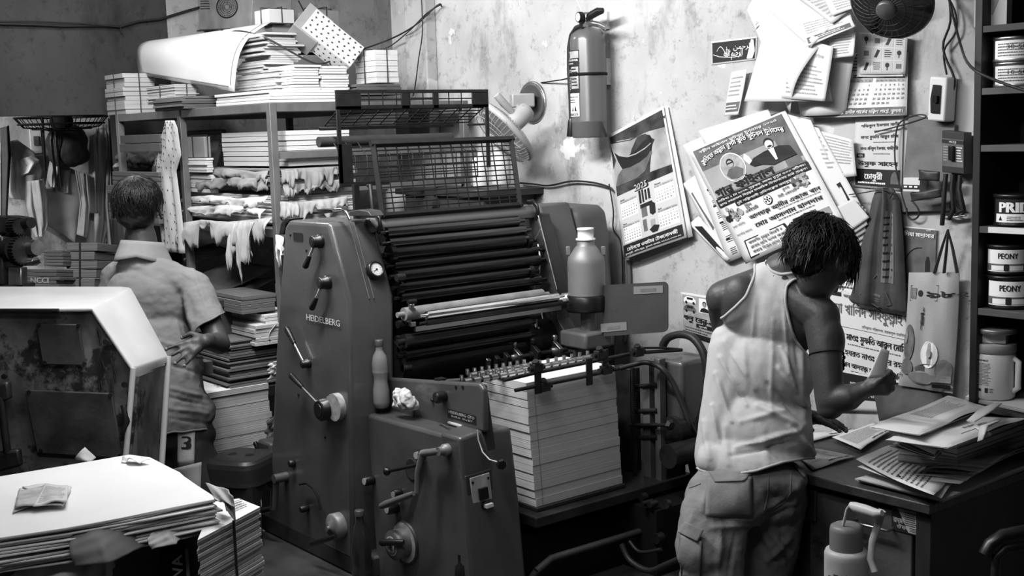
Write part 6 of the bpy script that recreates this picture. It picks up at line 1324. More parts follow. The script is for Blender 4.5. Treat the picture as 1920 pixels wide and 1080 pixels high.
# amulet cord
mb = MB(); d = (elR-shR).normalized(); u_, w_ = frame_of(d); c = A(1549, 663, 3.268); mb.tube([c+(u_*math.cos(t)+w_*math.sin(t))*.0445 for t in [i/24*6.2832 for i in range(25)]], .0018, 6)
for k in range(5): q = c+RT*.045+UP*(-.004*k); mb.ell(q+V((.003*(k % 2), 0, -.006*k)), (.0045, .0045, .006), None, 8, 6)
build('arm_cord', mb, M_ink, man)
# trousers
hL, hR = A(1348, 930, 3.42), A(1455, 930, 3.47); kL, kR = A(1330, 1120, 3.36), A(1430, 1120, 3.52); kL.z = kR.z = .42; aL, aR = V((kL.x-.03, kL.y+.02, .09)), V((kR.x-.02, kR.y+.05, .09))
tr = [elr(A(1410, 880, 3.44), (.160, .115, .06), axb), elr(A(1380, 925, 3.41), (.105, .105, .10), axb), elr(A(1450, 925, 3.45), (.095, .100, .10), axb), caps(hL, .092, kL, .086), caps(hR, .090, kR, .076), caps(kL, .084, aL, .062), caps(kR, .074, aR, .060), caps(A(1325, 960, 3.38), .070, A(1320, 1030, 3.36), .080)]
co, fs, no = fuse(tr, .0065, 6)
FT = [(1330, 900, 1315, 960, 8, .006), (1345, 975, 1410, 965, 8, -.007), (1340, 990, 1400, 985, 8, .006), (1430, 960, 1490, 915, 8, .009), (1435, 975, 1500, 945, 7, -.008), (1425, 985, 1450, 1040, 8, .008), (1440, 1050, 1480, 1010, 9, .010), (1300, 960, 1290, 1000, 7, .006), (1350, 1000, 1345, 1080, 9, .007), (1380, 1000, 1365, 1080, 7, -.006), (1460, 985, 1480, 1060, 8, -.007), (1398, 880, 1402, 940, 5, .005), (1500, 900, 1480, 980, 9, .005), (1445, 1000, 1470, 1030, 9, .008)]
co = folds(co, no, [(a, b, c, d, w_*.6, h) for a, b, c, d, w_, h in FT], 1.2); co = ripple(co, no, .005, 14, 5, (1, 1, .6)); co = ripple(co, no, .0025, 34, 6)
co, fs = cut(co, fs, lambda c: c[:, 2] > .07)
pants = skinmesh('trousers', co, fs, M_pants, man); s_p = Surf(co, fs)
build('back_pocket', patch(s_p, [(1325, 893), (1410, 893), (1412, 970), (1322, 968)], .0028), M_pants, pants, bevel=0)
build('pocket_flap', patch(s_p, [(1328, 884), (1414, 884), (1395, 902), (1340, 904)], .006), M_pants, pants)
build('cargo_pocket', patch(s_p, [(1276, 1000), (1316, 1015), (1312, 1090), (1268, 1080)], .010), M_pants, pants)
build('cargo_flap', patch(s_p, [(1284, 978), (1320, 994), (1308, 1016), (1272, 998)], .016), M_pants, pants)
build('belt_loop', patch(s_p, [(1484, 868), (1500, 872), (1524, 890), (1508, 896)], .012, n=5, thick=.004), M_pants, pants)
for pts in ([(1331, 900), (1329, 955), (1341, 966), (1398, 967), (1406, 955), (1404, 900)], [(1392, 905), (1391, 955)], [(1441, 890), (1440, 925), (1432, 962)], [(1398, 890), (1395, 940), (1385, 960)], [(1484, 872), (1482, 925), (1470, 942), (1436, 962)], [(1290, 905), (1292, 915), (1318, 905)]): build('seam', line_on(s_p, pts, .0018, .001), M_pants, pants)
for k in (aL, aR):
    P = fuse([caps(V((k.x, k.y-.02, .045)), .042, V((k.x-.03, k.y+.15, .035)), .034), elr((k.x, k.y-.02, .03), (.04, .05, .03))], .006, 3); skinmesh('foot', P[0], P[1], M_skin, man)
    build('sandal', MB().prism([(k.x-.05, k.y-.08, .0), (k.x+.04, k.y-.08, 0), (k.x+.035, k.y+.14, 0), (k.x-.03, k.y+.20, 0), (k.x-.07, k.y+.13, 0)], (0, 0, .018)), M_rubber, man, bevel=.005)
# the paper in his hand
c_ = A(1640, 706, 3.19); q = Quad(A(1652, 652, 3.15), A(1668, 658, 3.16), A(1660, 706, 3.15), A(1626, 710, 3.13), bulge=.004, toward=tuple(-FW))
mb = MB(); mb.grid(lambda u, v: q.p(u, v), 8, 8, 0, .0012); single('folded_paper', mb, M_paper, 'folded slip of white paper held upright in the bent man\'s hand', 'paper')
# ---------------------------------------------------------------- the man by the shelf
M_polo = mat('grey polo', .17, .9, spec=.15, var=.12, vs=6, bump=.15, bs=220)
D0 = 4.4; hp = A(330, 820, D0)
m2 = thing('person', 'person in a grey polo shirt seen from behind, hand behind the back', 'person', (hp.x, hp.y, 0))
lat = (RT*.92+FW*.35-V((0, 0, 1))*.05).normalized(); upv = V((0, 0, 1)); dep = lat.cross(upv).normalized(); upv = dep.cross(lat); axb = (lat, dep, upv)
hc = A(258, 392, D0); hf = (FW*.98-RT*.10+UP*.02); hu = UP
HP, hax, hg = head_prims(hc, hf, hu, .98)
shR, elR, wrR = A(366, 540, D0-.02), A(412, 645, D0-.12), A(385, 640, D0-.24)
shL, elL, wrL = A(222, 520, D0+.05), A(190, 650, D0+.05), A(230, 690, D0+.25)
bp = HP+[caps(A(262, 440, D0), .056, A(268, 480, D0), .06), elr(A(290, 560, D0), (.155, .09, .13), axb), elr(A(300, 700, D0), (.13, .09, .14), axb), elr(A(325, 800, D0), (.14, .10, .10), axb), caps(A(270, 500, D0), .06, shR, .05), caps(A(270, 500, D0), .06, shL, .05),
    caps(shR, .05, elR, .037), caps(elR, .037, wrR, .025), caps(shL, .05, elL, .037), caps(elL, .036, wrL, .025)]
h1, t1 = hand(A(392, 636, D0-.22), (A(360, 652, D0-.26)-A(392, 636, D0-.22)), RT*.3+UP*.5-FW*.9, UP, (.25, .3, .3, .35), .95, .35, .7); h2, t2 = hand(wrL, (0, .3, -1), (-1, 0, 0), (0, -1, 0), (.5, .5, .6, .6), .95)
legs = [caps(A(300, 850, D0), .075, V((hp.x-.03, hp.y-.04, .45)), .052), caps(A(350, 850, D0), .075, V((hp.x+.10, hp.y+.09, .45)), .052), caps(V((hp.x-.03, hp.y-.04, .45)), .052, V((hp.x-.04, hp.y-.05, .06)), .038), caps(V((hp.x+.10, hp.y+.09, .45)), .052, V((hp.x+.09, hp.y+.10, .06)), .038),
    caps(V((hp.x-.04, hp.y-.05, .04)), .036, V((hp.x-.17, hp.y+.06, .03)), .028), caps(V((hp.x+.09, hp.y+.10, .04)), .036, V((hp.x-.04, hp.y+.21, .03)), .028)]
co, fs, no = fuse(bp+h1+h2+legs, .005, 5); skinmesh('body', co, fs, M_skin, m2); eyes(m2, hg, .98)
for tp, dd in t1: build('fingernail', MB().ell(tp+dd*.002, (.0065,)*3, None, 8, 6), mat('nail', .16), m2)
mb = MB(); hs_, hfs, hno = fuse([elr(hg(0, -.010, .036), (.082, .098, .083), hax), elr(hg(0, -.045, -.012), (.069, .057, .066), hax)], .006, 3); hs_ = ripple(hs_, hno, .006, 30, 9)
def hk2(co):
    q = co-np.array(hg(0, 0, 0)); f_ = q@np.array(hax[1]); u_ = q@np.array(hax[2]); r_ = np.abs(q@np.array(hax[0]))
    return ~((f_ > .045) & (u_ < .05)) & ~((r_ > .05) & (u_ < .02) & (f_ > -.03)) & (u_ > -.078)
hs_, hfs = cut(hs_, hfs, hk2); mb.add([tuple(p) for p in hs_], hfs, 0, True)
hair_strands(mb, hg(0, -.010, .024), hax, (.085, .104, .094), (0, -.35, 1), lambda d: not (d.y > .35 and d.z < .35) and not (abs(d.x) > .6 and d.z < .32 and d.y > -.6) and d.z > -.55, 1100, .70, .0022, 21, lift=.004, wave=.15, rnd=.05)
build('hair', mb, M_hair, m2)
sp = [elr(A(290, 560, D0), (.172, .105, .135), axb), elr(A(302, 690, D0), (.150, .110, .15), axb), elr(A(322, 770, D0), (.158, .118, .10), axb), caps(A(275, 800, D0), .07, A(350, 798, D0), .075), caps(A(270, 505, D0), .068, shR, .058), caps(A(270, 505, D0), .068, shL, .060), caps(shR, .060, A(396, 616, D0-.10), .062), caps(A(298, 640, D0), .120, A(326, 790, D0), .128), caps(shL, .060, A(205, 600, D0+.05), .062), caps(A(268, 478, D0), .060, A(266, 500, D0), .085)]
co, fs, no = fuse(sp, .006, 7)
FS = [(240, 470, 340, 500, 7, .006), (235, 500, 330, 540, 8, -.004), (345, 560, 370, 640, 8, .009), (330, 600, 350, 690, 7, .008), (300, 640, 365, 660, 7, .009), (305, 680, 372, 700, 6, -.008), (310, 725, 385, 745, 6, .009), (315, 745, 388, 760, 5, -.009), (312, 765, 390, 775, 6, .009), (320, 785, 392, 795, 5, -.007), (350, 690, 378, 760, 6, .006), (225, 560, 300, 620, 12, .005), (360, 500, 395, 600, 6, .006), (345, 640, 372, 690, 6, .008)]
co = folds(co, no, [(a, b, c, d, w_*.55, h) for a, b, c, d, w_, h in FS], .8); co = ripple(co, no, .004, 14, 6, (1, 1, 1.5)); co = ripple(co, no, .002, 36, 3)
sleeve_ok = lambda x, y: not (x > 355 and y > 590-(x-355)*-.0 and ((x-365)*.55+(y-618)) > 0 and x > 366-.0 and y < 700 and False)
def k3(c):
    x, y = projn(c); z = c[:, 2]
    hem = y < 812-(x-330)*.10
    sr = ~((x > 352) & (y > 618-(x-362)*.52) & (y < 668) & (x > 366))
    nk = y > 452+ (x-262)*.18
    return hem & sr & nk
co, fs = cut(co, fs, k3); lp = rims(co, fs, 12); polo = skinmesh('polo_shirt', co, fs, M_polo, m2, solid=.002); [rimtube('hem', [l_], .004, M_polo, polo) for l_ in lp]; s_s = Surf(co, fs)
# collar
cc = A(270, 474, D0); mb = MB()
def col(u, v):
    t = -2.7+u*5.4; d = -dep*math.cos(t)+lat*math.sin(t); sgn = -1 if dep.dot(FW) > 0 else 1; d = (FW*(-math.cos(t))+lat*math.sin(t))
    rr_ = .060+.026*v; return cc+d*rr_*(1.0+.15*abs(math.sin(t)))+V((0, 0, .040-.058*v-.02*abs(math.sin(t))*v))-FW*.008
mb.grid(col, 30, 5, 0, .003); build('collar', mb, mat('collar cloth', .22, .85, var=.15, vs=9, bump=.1, bs=200), polo)
mb = MB().ell(A(347, 487, D0-.11), (.006,)*3, None, 10, 6); build('button', mb, M_black, polo)
# shorts: black with a pale numbered stripe, pale lower leg
so = [elr(A(325, 815, D0), (.150, .112, .09), axb), caps(A(300, 840, D0), .086, V((hp.x-.03, hp.y-.04, .42)), .085), caps(A(352, 840, D0), .088, V((hp.x+.10, hp.y+.09, .42)), .085)]
co, fs, no = fuse(so, .007, 5); co = ripple(co, no, .006, 9, 12); co, fs = cut(co, fs, lambda c: c[:, 2] > .40)
sh_ = skinmesh('shorts', co, fs, mat('black shorts', .012, .8), m2); s_h = Surf(co, fs)
ms = mat('pale stripe cloth', .36, .85, bump=.2, bs=150)
build('stripe', patch(s_h, [(333, 800), (366, 800), (364, 872), (333, 876)], .003, 6), ms, sh_); build('lower_panel', patch(s_h, [(312, 882), (378, 866), (376, 930), (314, 930)], .004, 8), mat('pale shorts cloth', .25, .85, bump=.2, bs=150), sh_)
mb = MB(); q = Quad(s_h.hit(340, 814, .006), s_h.hit(360, 814, .006), s_h.hit(360, 842, .006), s_h.hit(340, 842, .006), toward=tuple(-FW)); text(mb, q, '3', .5, .0, 1.25, 0, 'c', bold=.09, e=.002); build('number', mb, M_ink, sh_)
# ================================================================ paper store at the left
M_shf = mat('shelf steel', .14, .5, .3, .25, 10)
YS, YS2, XS, XS2 = 2.27, 3.2, -4.345, -5.95
ZS = [onY(512, 192, YS).z, onY(513, 430, YS).z, onY(520, 657, YS).z, .42]
sh = thing('shelf_rack', 'tall grey steel rack full of paper behind the left person', 'shelf', (-5.1, 2.7, 0))
for a, b, top in ((XS-.03, YS, ZS[0]), (-5.22, YS, ZS[0]), (XS2, YS, ZS[0]), (XS-.03, YS2, ZS[0]), (XS2, YS2, ZS[0])): build('post', MB().box((a, b, 0), (a+.032, b+.03, top)), M_shf, sh, bevel=.002)
for k, z in enumerate(ZS): build('shelf_board', MB().box((XS2, YS+.004, z-.035), (XS, YS2+.03, z)), M_shf if k else mat('shelf steel', .14), sh, bevel=.002)
for py in (290, 358): z = onX(560, py, XS).z; build('side_rail', MB().box((XS-.02, YS+.03, z-.014), (XS-.004, YS2, z+.014)), M_shf, sh, bevel=.001)
def layers(c, lx, ly, z0, z1, n, m, top=None, jit=.004, yaw=0, seed=0, mb=None):
    """slabs stacked on a corner: c is the near corner, the stack runs to -x and +y"""
    mb = mb or MB(); R = random.Random(seed); h = (z1-z0)/n; ca, sa = math.cos(yaw), math.sin(yaw)
    for k in range(n):
        dx, dy = R.uniform(-jit, jit), R.uniform(-jit, jit); sx, sy = lx+R.uniform(-jit, jit), ly+R.uniform(-jit, jit); zt = z0+h*(k+R.uniform(.86, .98)); P = []
        for a, b in ((0, 0), (-sx, 0), (-sx, sy), (0, sy)): a += dx; b += dy; P.append(V((c.x+a*ca-b*sa, c.y+a*sa+b*ca, z0+h*k)))
        mb.prism(P, (0, 0, zt-z0-h*k), 0, 1 if k == n-1 else 0)
    return mb
def stk(xl, xc, xr, yt, yb, Xp, label, n=8, m=M_edge, top=M_paper, jit=.004, name='paper_stack', cat='paper stack', group=None, seed=0, yaw=0, tie=False, z0=None):
    c = onX(xc, yb, Xp); t = onX(xc, yt, Xp); z0 = c.z if z0 is None else z0; lx = abs(onY(xl, yb, c.y).x-c.x); ly = max(.03, onX(xr, yb, Xp).y-c.y)
    o = single(name, layers(c, lx, ly, z0, t.z, n, m, top, jit, yaw, seed or int(xl+yt)), [m, top], label, cat, group, bevel=.0012)
    if tie:
        e = .004; xm, ym = c.x-lx*.5, c.y+ly*.5
        build('string', MB().tube([(xm, c.y-e, z0), (xm, c.y-e, t.z+e), (xm, c.y+ly+e, t.z+e), (xm, c.y+ly+e, z0)], .0028, 5).tube([(c.x+e, ym, z0), (c.x+e, ym, t.z+e), (c.x-lx-e, ym, t.z+e), (c.x-lx-e, ym, z0)], .0028, 5), M_wire, o)
    return o
def flap(pts, y, drop, label, m, seed=0, bulge=.02, rag=.3, name='torn_wrapper', group='torn wrapping paper on the rack'):
    """wrapping paper hanging over an edge, with a torn lower border; pts is the upper edge"""
    R = random.Random(seed); n = 60; P = [onY(a, b, y) if not isinstance(y, str) else onX(a, b, XS+.01) for a, b in pts]; L_ = len(P)-1; lo = []
    v = 0
    st_ = 0
    for i in range(n+1):
        if i % 7 == 0: st_ = R.uniform(-1, 1)
        v = v*.35+R.uniform(-1, 1)*.25+st_*.5; lo.append(max(.15, 1+rag*v*2.2)*drop)
    k = R.uniform(0, 6); nrm = V((0, -1, 0)) if not isinstance(y, str) else V((1, 0, 0))
    def fn(u, w_):
        t = u*L_; i = min(int(t), L_-1); p = P[i].lerp(P[i+1], t-i); return p+V((0, 0, -lo[min(n, int(u*n))]*w_))+nrm*(bulge*math.sin(w_*2.2)*(.6+.4*math.sin(u*13+k))+.004+.007*math.sin(u*31+k)*w_+.004*math.sin(u*71+k*3+w_*4)*w_+.006*noise.noise(V((u*14, w_*4, k))))
    mb = MB(); mb.grid(fn, n, 6, 0, .0012); return single(name, mb, m, label, 'wrapping paper', group)
# --- middle bay
stk(420, 541, 660, 244, 312, XS-.03, 'tall white stack of reams on the upper rack shelf', 7, M_edge, M_paper2, .005, seed=1)
stk(372, 541, 668, 316, 331, XS-.02, 'brown wrapped bundle directly under the tall white stack', 3, M_paper3, M_paper3, .008, seed=2)
stk(366, 541, 668, 332, 352, XS-.02, 'second brown wrapped bundle, below the first', 2, M_paper3, M_paper3, .010, seed=3)
stk(350, 541, 670, 368, 392, XS-.02, 'white reams with torn ends in the middle of the rack', 6, M_edge, M_paper, .008, seed=4)
stk(348, 541, 670, 394, 424, XS-.02, 'lowest white reams lying on the middle shelf board', 8, M_edge, M_paper, .008, seed=5)
stk(345, 398, 410, 327, 362, -5.0, 'small stack of tied white pads left on the rack', 4, M_edge, M_paper, .003, seed=6)
for i in range(6): stk(352, 386+(i % 2), 392, 296+i*4.6, 300.6+i*4.6, -5.0, 'thin white pad in the leaning little pile beside the spotted shirt', 1, M_edge, M_paper, .004, name='writing_pad', cat='pad', group='white pads beside the spotted shirt', seed=20+i)
stk(345, 384, 392, 255, 295, -5.02, 'brown paper packet standing on the white pads', 1, M_paper3, M_paper3, .0, name='packet', cat='packet', tie=True)
q = Quad(*[onY(a, b, 2.4) for a, b in ((388, 262), (412, 262), (396, 322), (378, 322))]); mb = MB(); mb.prism([q.p(0, 0), q.p(1, 0), q.p(1, 1), q.p(0, 1)], (0, .02, 0)); single('dark_board', mb, M_paperd, 'dark board leaning between the packet and the tall white stack', 'board')
single('paper_roll', MB().cyl(onY(300, 252, 2.5), onY(420, 247, 2.5), .012), M_paperd, 'thin dark roll lying above the brown packet', 'roll')
rw = 'torn wrapping paper on the rack'
flap([(378, 318), (430, 316), (480, 322), (505, 320)], YS+.07, .05, 'brown wrapper folded down over the upper bundle', M_paper3, 1); flap([(370, 336), (440, 332), (505, 336)], YS+.06, .035, 'brown wrapper torn open on the second bundle', M_paper3, 2)
flap([(346, 370), (400, 366), (450, 372), (505, 368)], YS+.04, .03, 'pale wrapper tongues hanging on the white reams', M_paper2, 3); flap([(352, 388), (430, 384), (500, 392)], YS+.03, .03, 'pale wrapper strip lower on the white reams', M_paper2, 4)
flap([(342, 418), (380, 412), (430, 416), (470, 412), (512, 408)], YS-.01, .075, 'crumpled cream wrapper hanging over the middle shelf edge', mat('cream wrapper', .38, .85, var=.15, vs=9, bump=.2, bs=30), 5, .03, .4); flap([(436, 420), (455, 414), (478, 416)], YS-.02, .15, 'long torn tongue of cream wrapper below the middle shelf', mat('cream wrapper', .38), 6, .03, .35)
flap([(526, 318), (570, 316), (630, 312)], 'x', .07, 'brown wrapper over the side of the rack', M_paper3, 8); flap([(528, 346), (570, 344), (640, 336)], 'x', .05, 'lower brown wrapper on the side of the rack', M_paper3, 9); flap([(524, 378), (570, 378), (650, 368)], 'x', .06, 'grey wrapper along the side of the rack', mat('cream wrapper', .38), 10)
flap([(519, 440), (530, 442), (534, 446)], YS-.03, .09, 'white paper scrap stuck to the corner post', M_paper, 11, .01)
# --- lower bays
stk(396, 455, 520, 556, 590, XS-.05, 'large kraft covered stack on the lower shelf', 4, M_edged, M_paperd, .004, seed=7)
stk(430, 500, 560, 590, 622, XS-.03, 'white paper block under torn wrapping at the lower shelf front', 5, M_edge, M_paper2, .006, seed=8)
stk(405, 480, 560, 610, 650, XS-.02, 'flat ream under the crumpled white wrapper on the lower shelf', 5, M_edge2, M_paper2, .006, seed=9)
flap([(416, 590), (450, 598), (490, 604), (520, 608)], YS-.01, .085, 'crumpled white wrapper along the lower shelf edge', mat('cream wrapper', .38), 12, .03, .25)
for i, (c4, z) in enumerate(((((350, 470), (400, 455), (430, 470), (352, 500)), 1.16), (((352, 520), (440, 490), (516, 500), (400, 560)), 1.10), (((360, 545), (440, 525), (516, 520), (430, 575)), 1.07))):
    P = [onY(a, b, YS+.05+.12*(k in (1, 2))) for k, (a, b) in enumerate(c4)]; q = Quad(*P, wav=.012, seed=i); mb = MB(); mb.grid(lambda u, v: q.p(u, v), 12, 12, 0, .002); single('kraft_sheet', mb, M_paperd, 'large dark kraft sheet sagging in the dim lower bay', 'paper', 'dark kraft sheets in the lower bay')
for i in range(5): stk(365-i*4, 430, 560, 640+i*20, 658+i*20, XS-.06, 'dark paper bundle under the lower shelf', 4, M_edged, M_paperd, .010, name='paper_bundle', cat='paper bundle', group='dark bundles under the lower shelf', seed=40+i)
stk(372, 386, 400, 676, 702, -4.25, 'small tan packet peeping out beside the left person\'s hip', 1, mat('tan packet', .2, .8), mat('tan packet', .2), .0, name='packet', cat='packet')
stk(517, 540, 545, 532, 556, XS-.02, 'small pale carton in the dark lower bay by the post', 1, mat('tan packet', .2), mat('tan packet', .2), 0, name='small_box', cat='box'); 
# --- big white stack behind the left person, and the stool
c = onZ(504, 717, .76)
mb = layers(V((c.x, c.y-.34, .05)), .42, .34, .05, .79, 34, M_edge2, jit=.005, yaw=-.02, seed=5); P = None
c0, c1, c2, c3 = onZ(384, 737, .76), onZ(504, 717, .76), onZ(430, 699, .76), onZ(352, 700, .76)
mb = MB(); R = random.Random(7); h = .71/30; cen = (c0+c1+c2+c3)/4
for k in range(30):
    d = V((R.uniform(-.005, .005), R.uniform(-.005, .005), 0)); z = .05+h*k; mb.prism([V((p.x, p.y, z))+d+(p-cen)*.0 for p in (c0, c1, c2, c3)], (0, 0, h*R.uniform(.86, .98)), 0, 1 if k == 29 else 0)
M_edge3 = mat('stack edges', .34, .85, layers=300, var=.3, bump=.6)
st = single('paper_stack', mb, [M_edge3, M_paper], 'tall stack of printed sheets between the left person and the press', 'paper stack')
q = Quad(c3, c2, c1, c0, toward=(0, 0, 1)); a = MB(); scribble(a, q, .25, .15, .6, .85, 7, 3, .002, 2); scribble(a, q, .7, .15, .9, .85, 5, 3, .002, 3); build('printed_text', a, [M_ink, M_white, M_ink2, M_ink3], st)
sc_ = at(452, 852, 4.4); M_stool = mat('stool plastic', .018, .38, spec=.5); so_ = thing('stool', 'dark plastic stool with cut-out sides beside the press', 'stool', (sc_.x, sc_.y, 0))
yw = .55; ux, uy = V((math.cos(yw), math.sin(yw), 0)), V((-math.sin(yw), math.cos(yw), 0)); c = V((sc_.x, sc_.y, 0))
def sq(r, z, k=4, n=32): return [c+(ux*math.copysign(abs(math.cos(t))**(2/k), math.cos(t))+uy*math.copysign(abs(math.sin(t))**(2/k), math.sin(t)))*r+V((0, 0, z)) for t in [i/n*6.2832 for i in range(n)]]
ST = sc_.z-.474; mb = MB(); rings = [sq(.080, .474+ST), sq(.096, .472+ST), sq(.106, .462+ST), sq(.110, .445+ST), sq(.112, .40+ST), sq(.114, .385+ST)]
for a, b in zip(rings, rings[1:]): mb.add(a+b, [(i, (i+1) % 32, 32+(i+1) % 32, 32+i) for i in range(32)], 0, True)
mb.add(rings[0], [tuple(range(32))]); build('seat', mb, M_stool, so_)
for i in range(4):
    s1 = ux*(1 if i in (0, 3) else -1)+uy*(1 if i < 2 else -1); p = c+s1*.103+V((0, 0, ST)); b_ = c+s1*.125; ax_, ay_ = ux*(1 if s1.dot(ux) > 0 else -1), uy*(1 if s1.dot(uy) > 0 else -1)
    mb = MB()
    for A_ in (ax_, ay_): mb.prism([p+V((0, 0, .39)), p-A_*.095+V((0, 0, .39)), p-A_*.08+V((0, 0, .355)), p-A_*.05+V((0, 0, .325)), b_-A_*.045+V((0, 0, 0)), b_], (-(ay_ if A_ is ax_ else ax_))*.006)
    build('leg', mb, M_stool, so_)
mb = MB(); 
for r_ in (.035, -.035): build('seat_hole', MB().lathe([(.016, 0), (.015, .001)], c+ux*r_+V((0, 0, .4745+ST)), n=16), M_blackm, so_)
# little lever box at the left flank of the press
p = onY(500, 860, 2.0); bxl = MB().box((p.x-.07, 2.0, .36), (p.x+.03, 2.10, p.z+.06)); build('side_box', bxl, M_paintd, press, bevel=.01)
a, b = onY(490, 862, 1.98), onY(478, 828, 1.97); hub = build('side_lever', MB().ell(a, (.02, .02, .022)), M_black, press); build('grip', MB().tube([a, a.lerp(b, .5), b.lerp(a, .1), b], [.005, .006, .010, .006], 10), M_black, hub)
# rags hung at the left flank
for (pp, lb, m) in (([(502, 682), (518, 678), (519, 700), (508, 712)], 'pale crumpled rag stuck between rack post and press', M_paper2), ([(498, 790), (520, 778), (520, 830), (497, 838)], 'crumpled foil rag hanging at the left flank of the press', mat('foil rag', .12, .4, .3, .6, 30))):
    q = Quad(*[onY(a, b, 2.16) for a, b in pp], wav=.012, seed=4); mb = MB(); mb.grid(lambda u, v: q.p(u, v)+V((0, -.02*math.sin(u*9)*math.cos(v*11), 0)), 12, 12, 0, .002); single('rag', mb, m, lb, 'rag')
# --- things on top of the rack
ZT0 = ZS[0]; gt_ = 'things on top of the rack'
def zs(px_, py): return onX(px_, py, XS)
stk(202, 236, 292, 137, 210, -5.85, 'string-tied stack of old paper at the left end of the rack top', 9, M_edge2, M_paper2, .006, seed=11, tie=True, z0=ZT0+.001)
stk(277, 330, 372, 158, 196, -5.20, 'string-tied bundle of thin booklets in front of the curled sheet', 12, M_edge2, M_paper2, .006, seed=12, tie=True, z0=ZT0+.035)
stk(290, 345, 430, 180, 206, -5.05, 'dark flat folders under the tied booklets', 5, M_edged, M_paperd, .012, seed=13, z0=ZT0+.001)
stk(405, 505, 655, 168, 190, XS-.01, 'flat white sheets along the corner of the rack top', 4, M_edge, M_paper, .006, seed=14, z0=ZT0+.001)
z1_ = zs(505, 168).z
stk(448, 500, 560, 60, 168, XS-.25, 'tall untidy pile of folded papers behind the curled sheet', 26, M_edge2, M_paper2, .022, seed=15, z0=z1_)
stk(450, 520, 600, 128, 170, XS-.12, 'dark-edged papers low beside the booklets', 8, M_edge2, M_paperd, .014, seed=16, z0=z1_)
c = onX(552, 170, XS-.02); hz = (onX(552, 122, XS-.02).z-c.z)/9
for i in range(9):
    mb = layers(V((c.x, c.y, z1_+hz*i)), abs(onY(503, 170, c.y).x-c.x), onX(600, 170, XS-.02).y-c.y, z1_+hz*i, z1_+hz*(i+.93), 1, 0, jit=.006, seed=60+i); single('booklet', mb, [M_edge, M_paper], 'thin white booklet in the neat left pile at the corner of the rack top', 'booklet', 'booklets in the neat pile on the rack corner', bevel=.0008)
c = onX(604, 170, XS-.02)
for i in range(9):
    mb = layers(V((c.x, c.y, z1_+hz*.95*i)), .16, onX(654, 170, XS-.02).y-c.y, z1_+hz*.95*i, z1_+hz*.95*(i+.93), 1, 0, jit=.006, seed=80+i); single('booklet', mb, [M_edge, M_paper], 'thin white booklet in the right-hand pile beside the spotted carton', 'booklet', 'booklets in the pile beside the spotted carton', bevel=.0008)
# large sheet curled over
M_big = mat('big sheet', .52, .7, var=.04, vs=3)
c_tl, c_tr, c_br, c_bl = onY(300, 75, 2.60), onY(508, 42, 2.52), onY(440, 172, 2.28), onY(262, 140, 2.42)
def big(u, v):
    top = c_tl.lerp(c_tr, u); bot = c_bl.lerp(c_br, u); p = top.lerp(bot, v); b = math.sin(math.pi*v)*(.10-.02*u); return p+V((.35, -.75, .5)).normalized()*b*(.9 if v < .95 else 1)
mb = MB(); mb.grid(big, 16, 20, 0, .0012); o = single('large_paper', mb, M_big, 'huge blank sheet curling down over the rack top with a thin border', 'paper')
mb = MB(); mb.tube([V(big(.965, v/20))+V((.003, -.004, .003)) for v in range(1, 20)], .0013, 5); mb.tube([V(big(u/20, .965))+V((.003, -.004, .003)) for u in range(1, 20)], .0010, 5); build('printed_border', mb, M_ink2, o)
cable([(370, 58), (410, 55), (425, 62), (450, 58), (500, 72), (560, 105), (600, 120), (640, 105), (668, 95)], .004, 'brown cord lying across the curled sheet and the carton', y=[2.6, 2.55, 2.5, 2.45, 2.4, 2.5, 2.6, 2.75, 2.9])
# spotted carton, tilted
ctr = onX(618, 80, -4.55); u1 = (RT*.80-UP*.62+FW*.25).normalized(); n1 = (RT*.35+UP*.40-FW*.85); n1 = (n1-u1*n1.dot(u1)).normalized(); v1 = n1.cross(u1).normalized()
M_spot = mat('carton paper', .55, .7); mb = MB(); mb.obox(ctr, u1*.125, v1*.062, n1*.045); cb_ = single('patterned_carton', mb, M_spot, 'tilted gift carton patterned with small dark figures on the rack top', 'box', bevel=.002)
R = random.Random(5); a = MB()
def fleck(o_, U, W, nn, lu, lw):
    nu = int(lu*2/.026); nw = int(lw*2/.024)
    for i in range(nu):
        for j in range(nw):
            c = o_+U*(-lu+(i+.5+.25*(j % 2))*2*lu/nu)+W*(-lw+(j+.5)*2*lw/nw); t = R.uniform(0, 3.14); d = U*math.cos(t)+W*math.sin(t); e = nn.cross(d); s_ = .0085
            a.add([c+nn*.001+q for q in (d*s_, d*s_*.2+e*s_*.35, -d*s_*.3+e*s_*.8, -d*s_*.2+e*s_*.1, -d*s_, -d*s_*.1-e*s_*.4, d*s_*.35-e*s_*.7, d*s_*.3-e*s_*.15)], [tuple(range(8))])
fleck(ctr+n1*.045, u1, v1, n1, .125, .062); fleck(ctr+v1*.062, u1, n1, v1, .125, .045); fleck(ctr-u1*.125, n1, v1, -u1, .045, .062); fleck(ctr-v1*.062, u1, n1, -v1, .125, .045); build('figure_print', a, M_ink, cb_)
mb = MB(); mb.obox(ctr-u1*.10-n1*.02+v1*.0, u1*.06, v1*.07, n1*.06); single('brown_box', mb, M_paper3, 'plain brown box tucked behind the patterned carton', 'box', bevel=.002)
stk(668, 705, 748, 92, 155, -4.42, 'tied cube of small white cards right of the patterned carton', 6, M_edge, M_paper, .004, seed=17, tie=True)
for i in range(4): stk(640-i*2, 668+i*3, 752+i*3, 158+i*5, 163+i*5, XS-.0, 'thin dark flexible plate under the tied cube of cards', 1, M_paperd, M_paperd, .003, name='printing_plate', cat='plate', group='dark plates on the rack corner', seed=90+i)
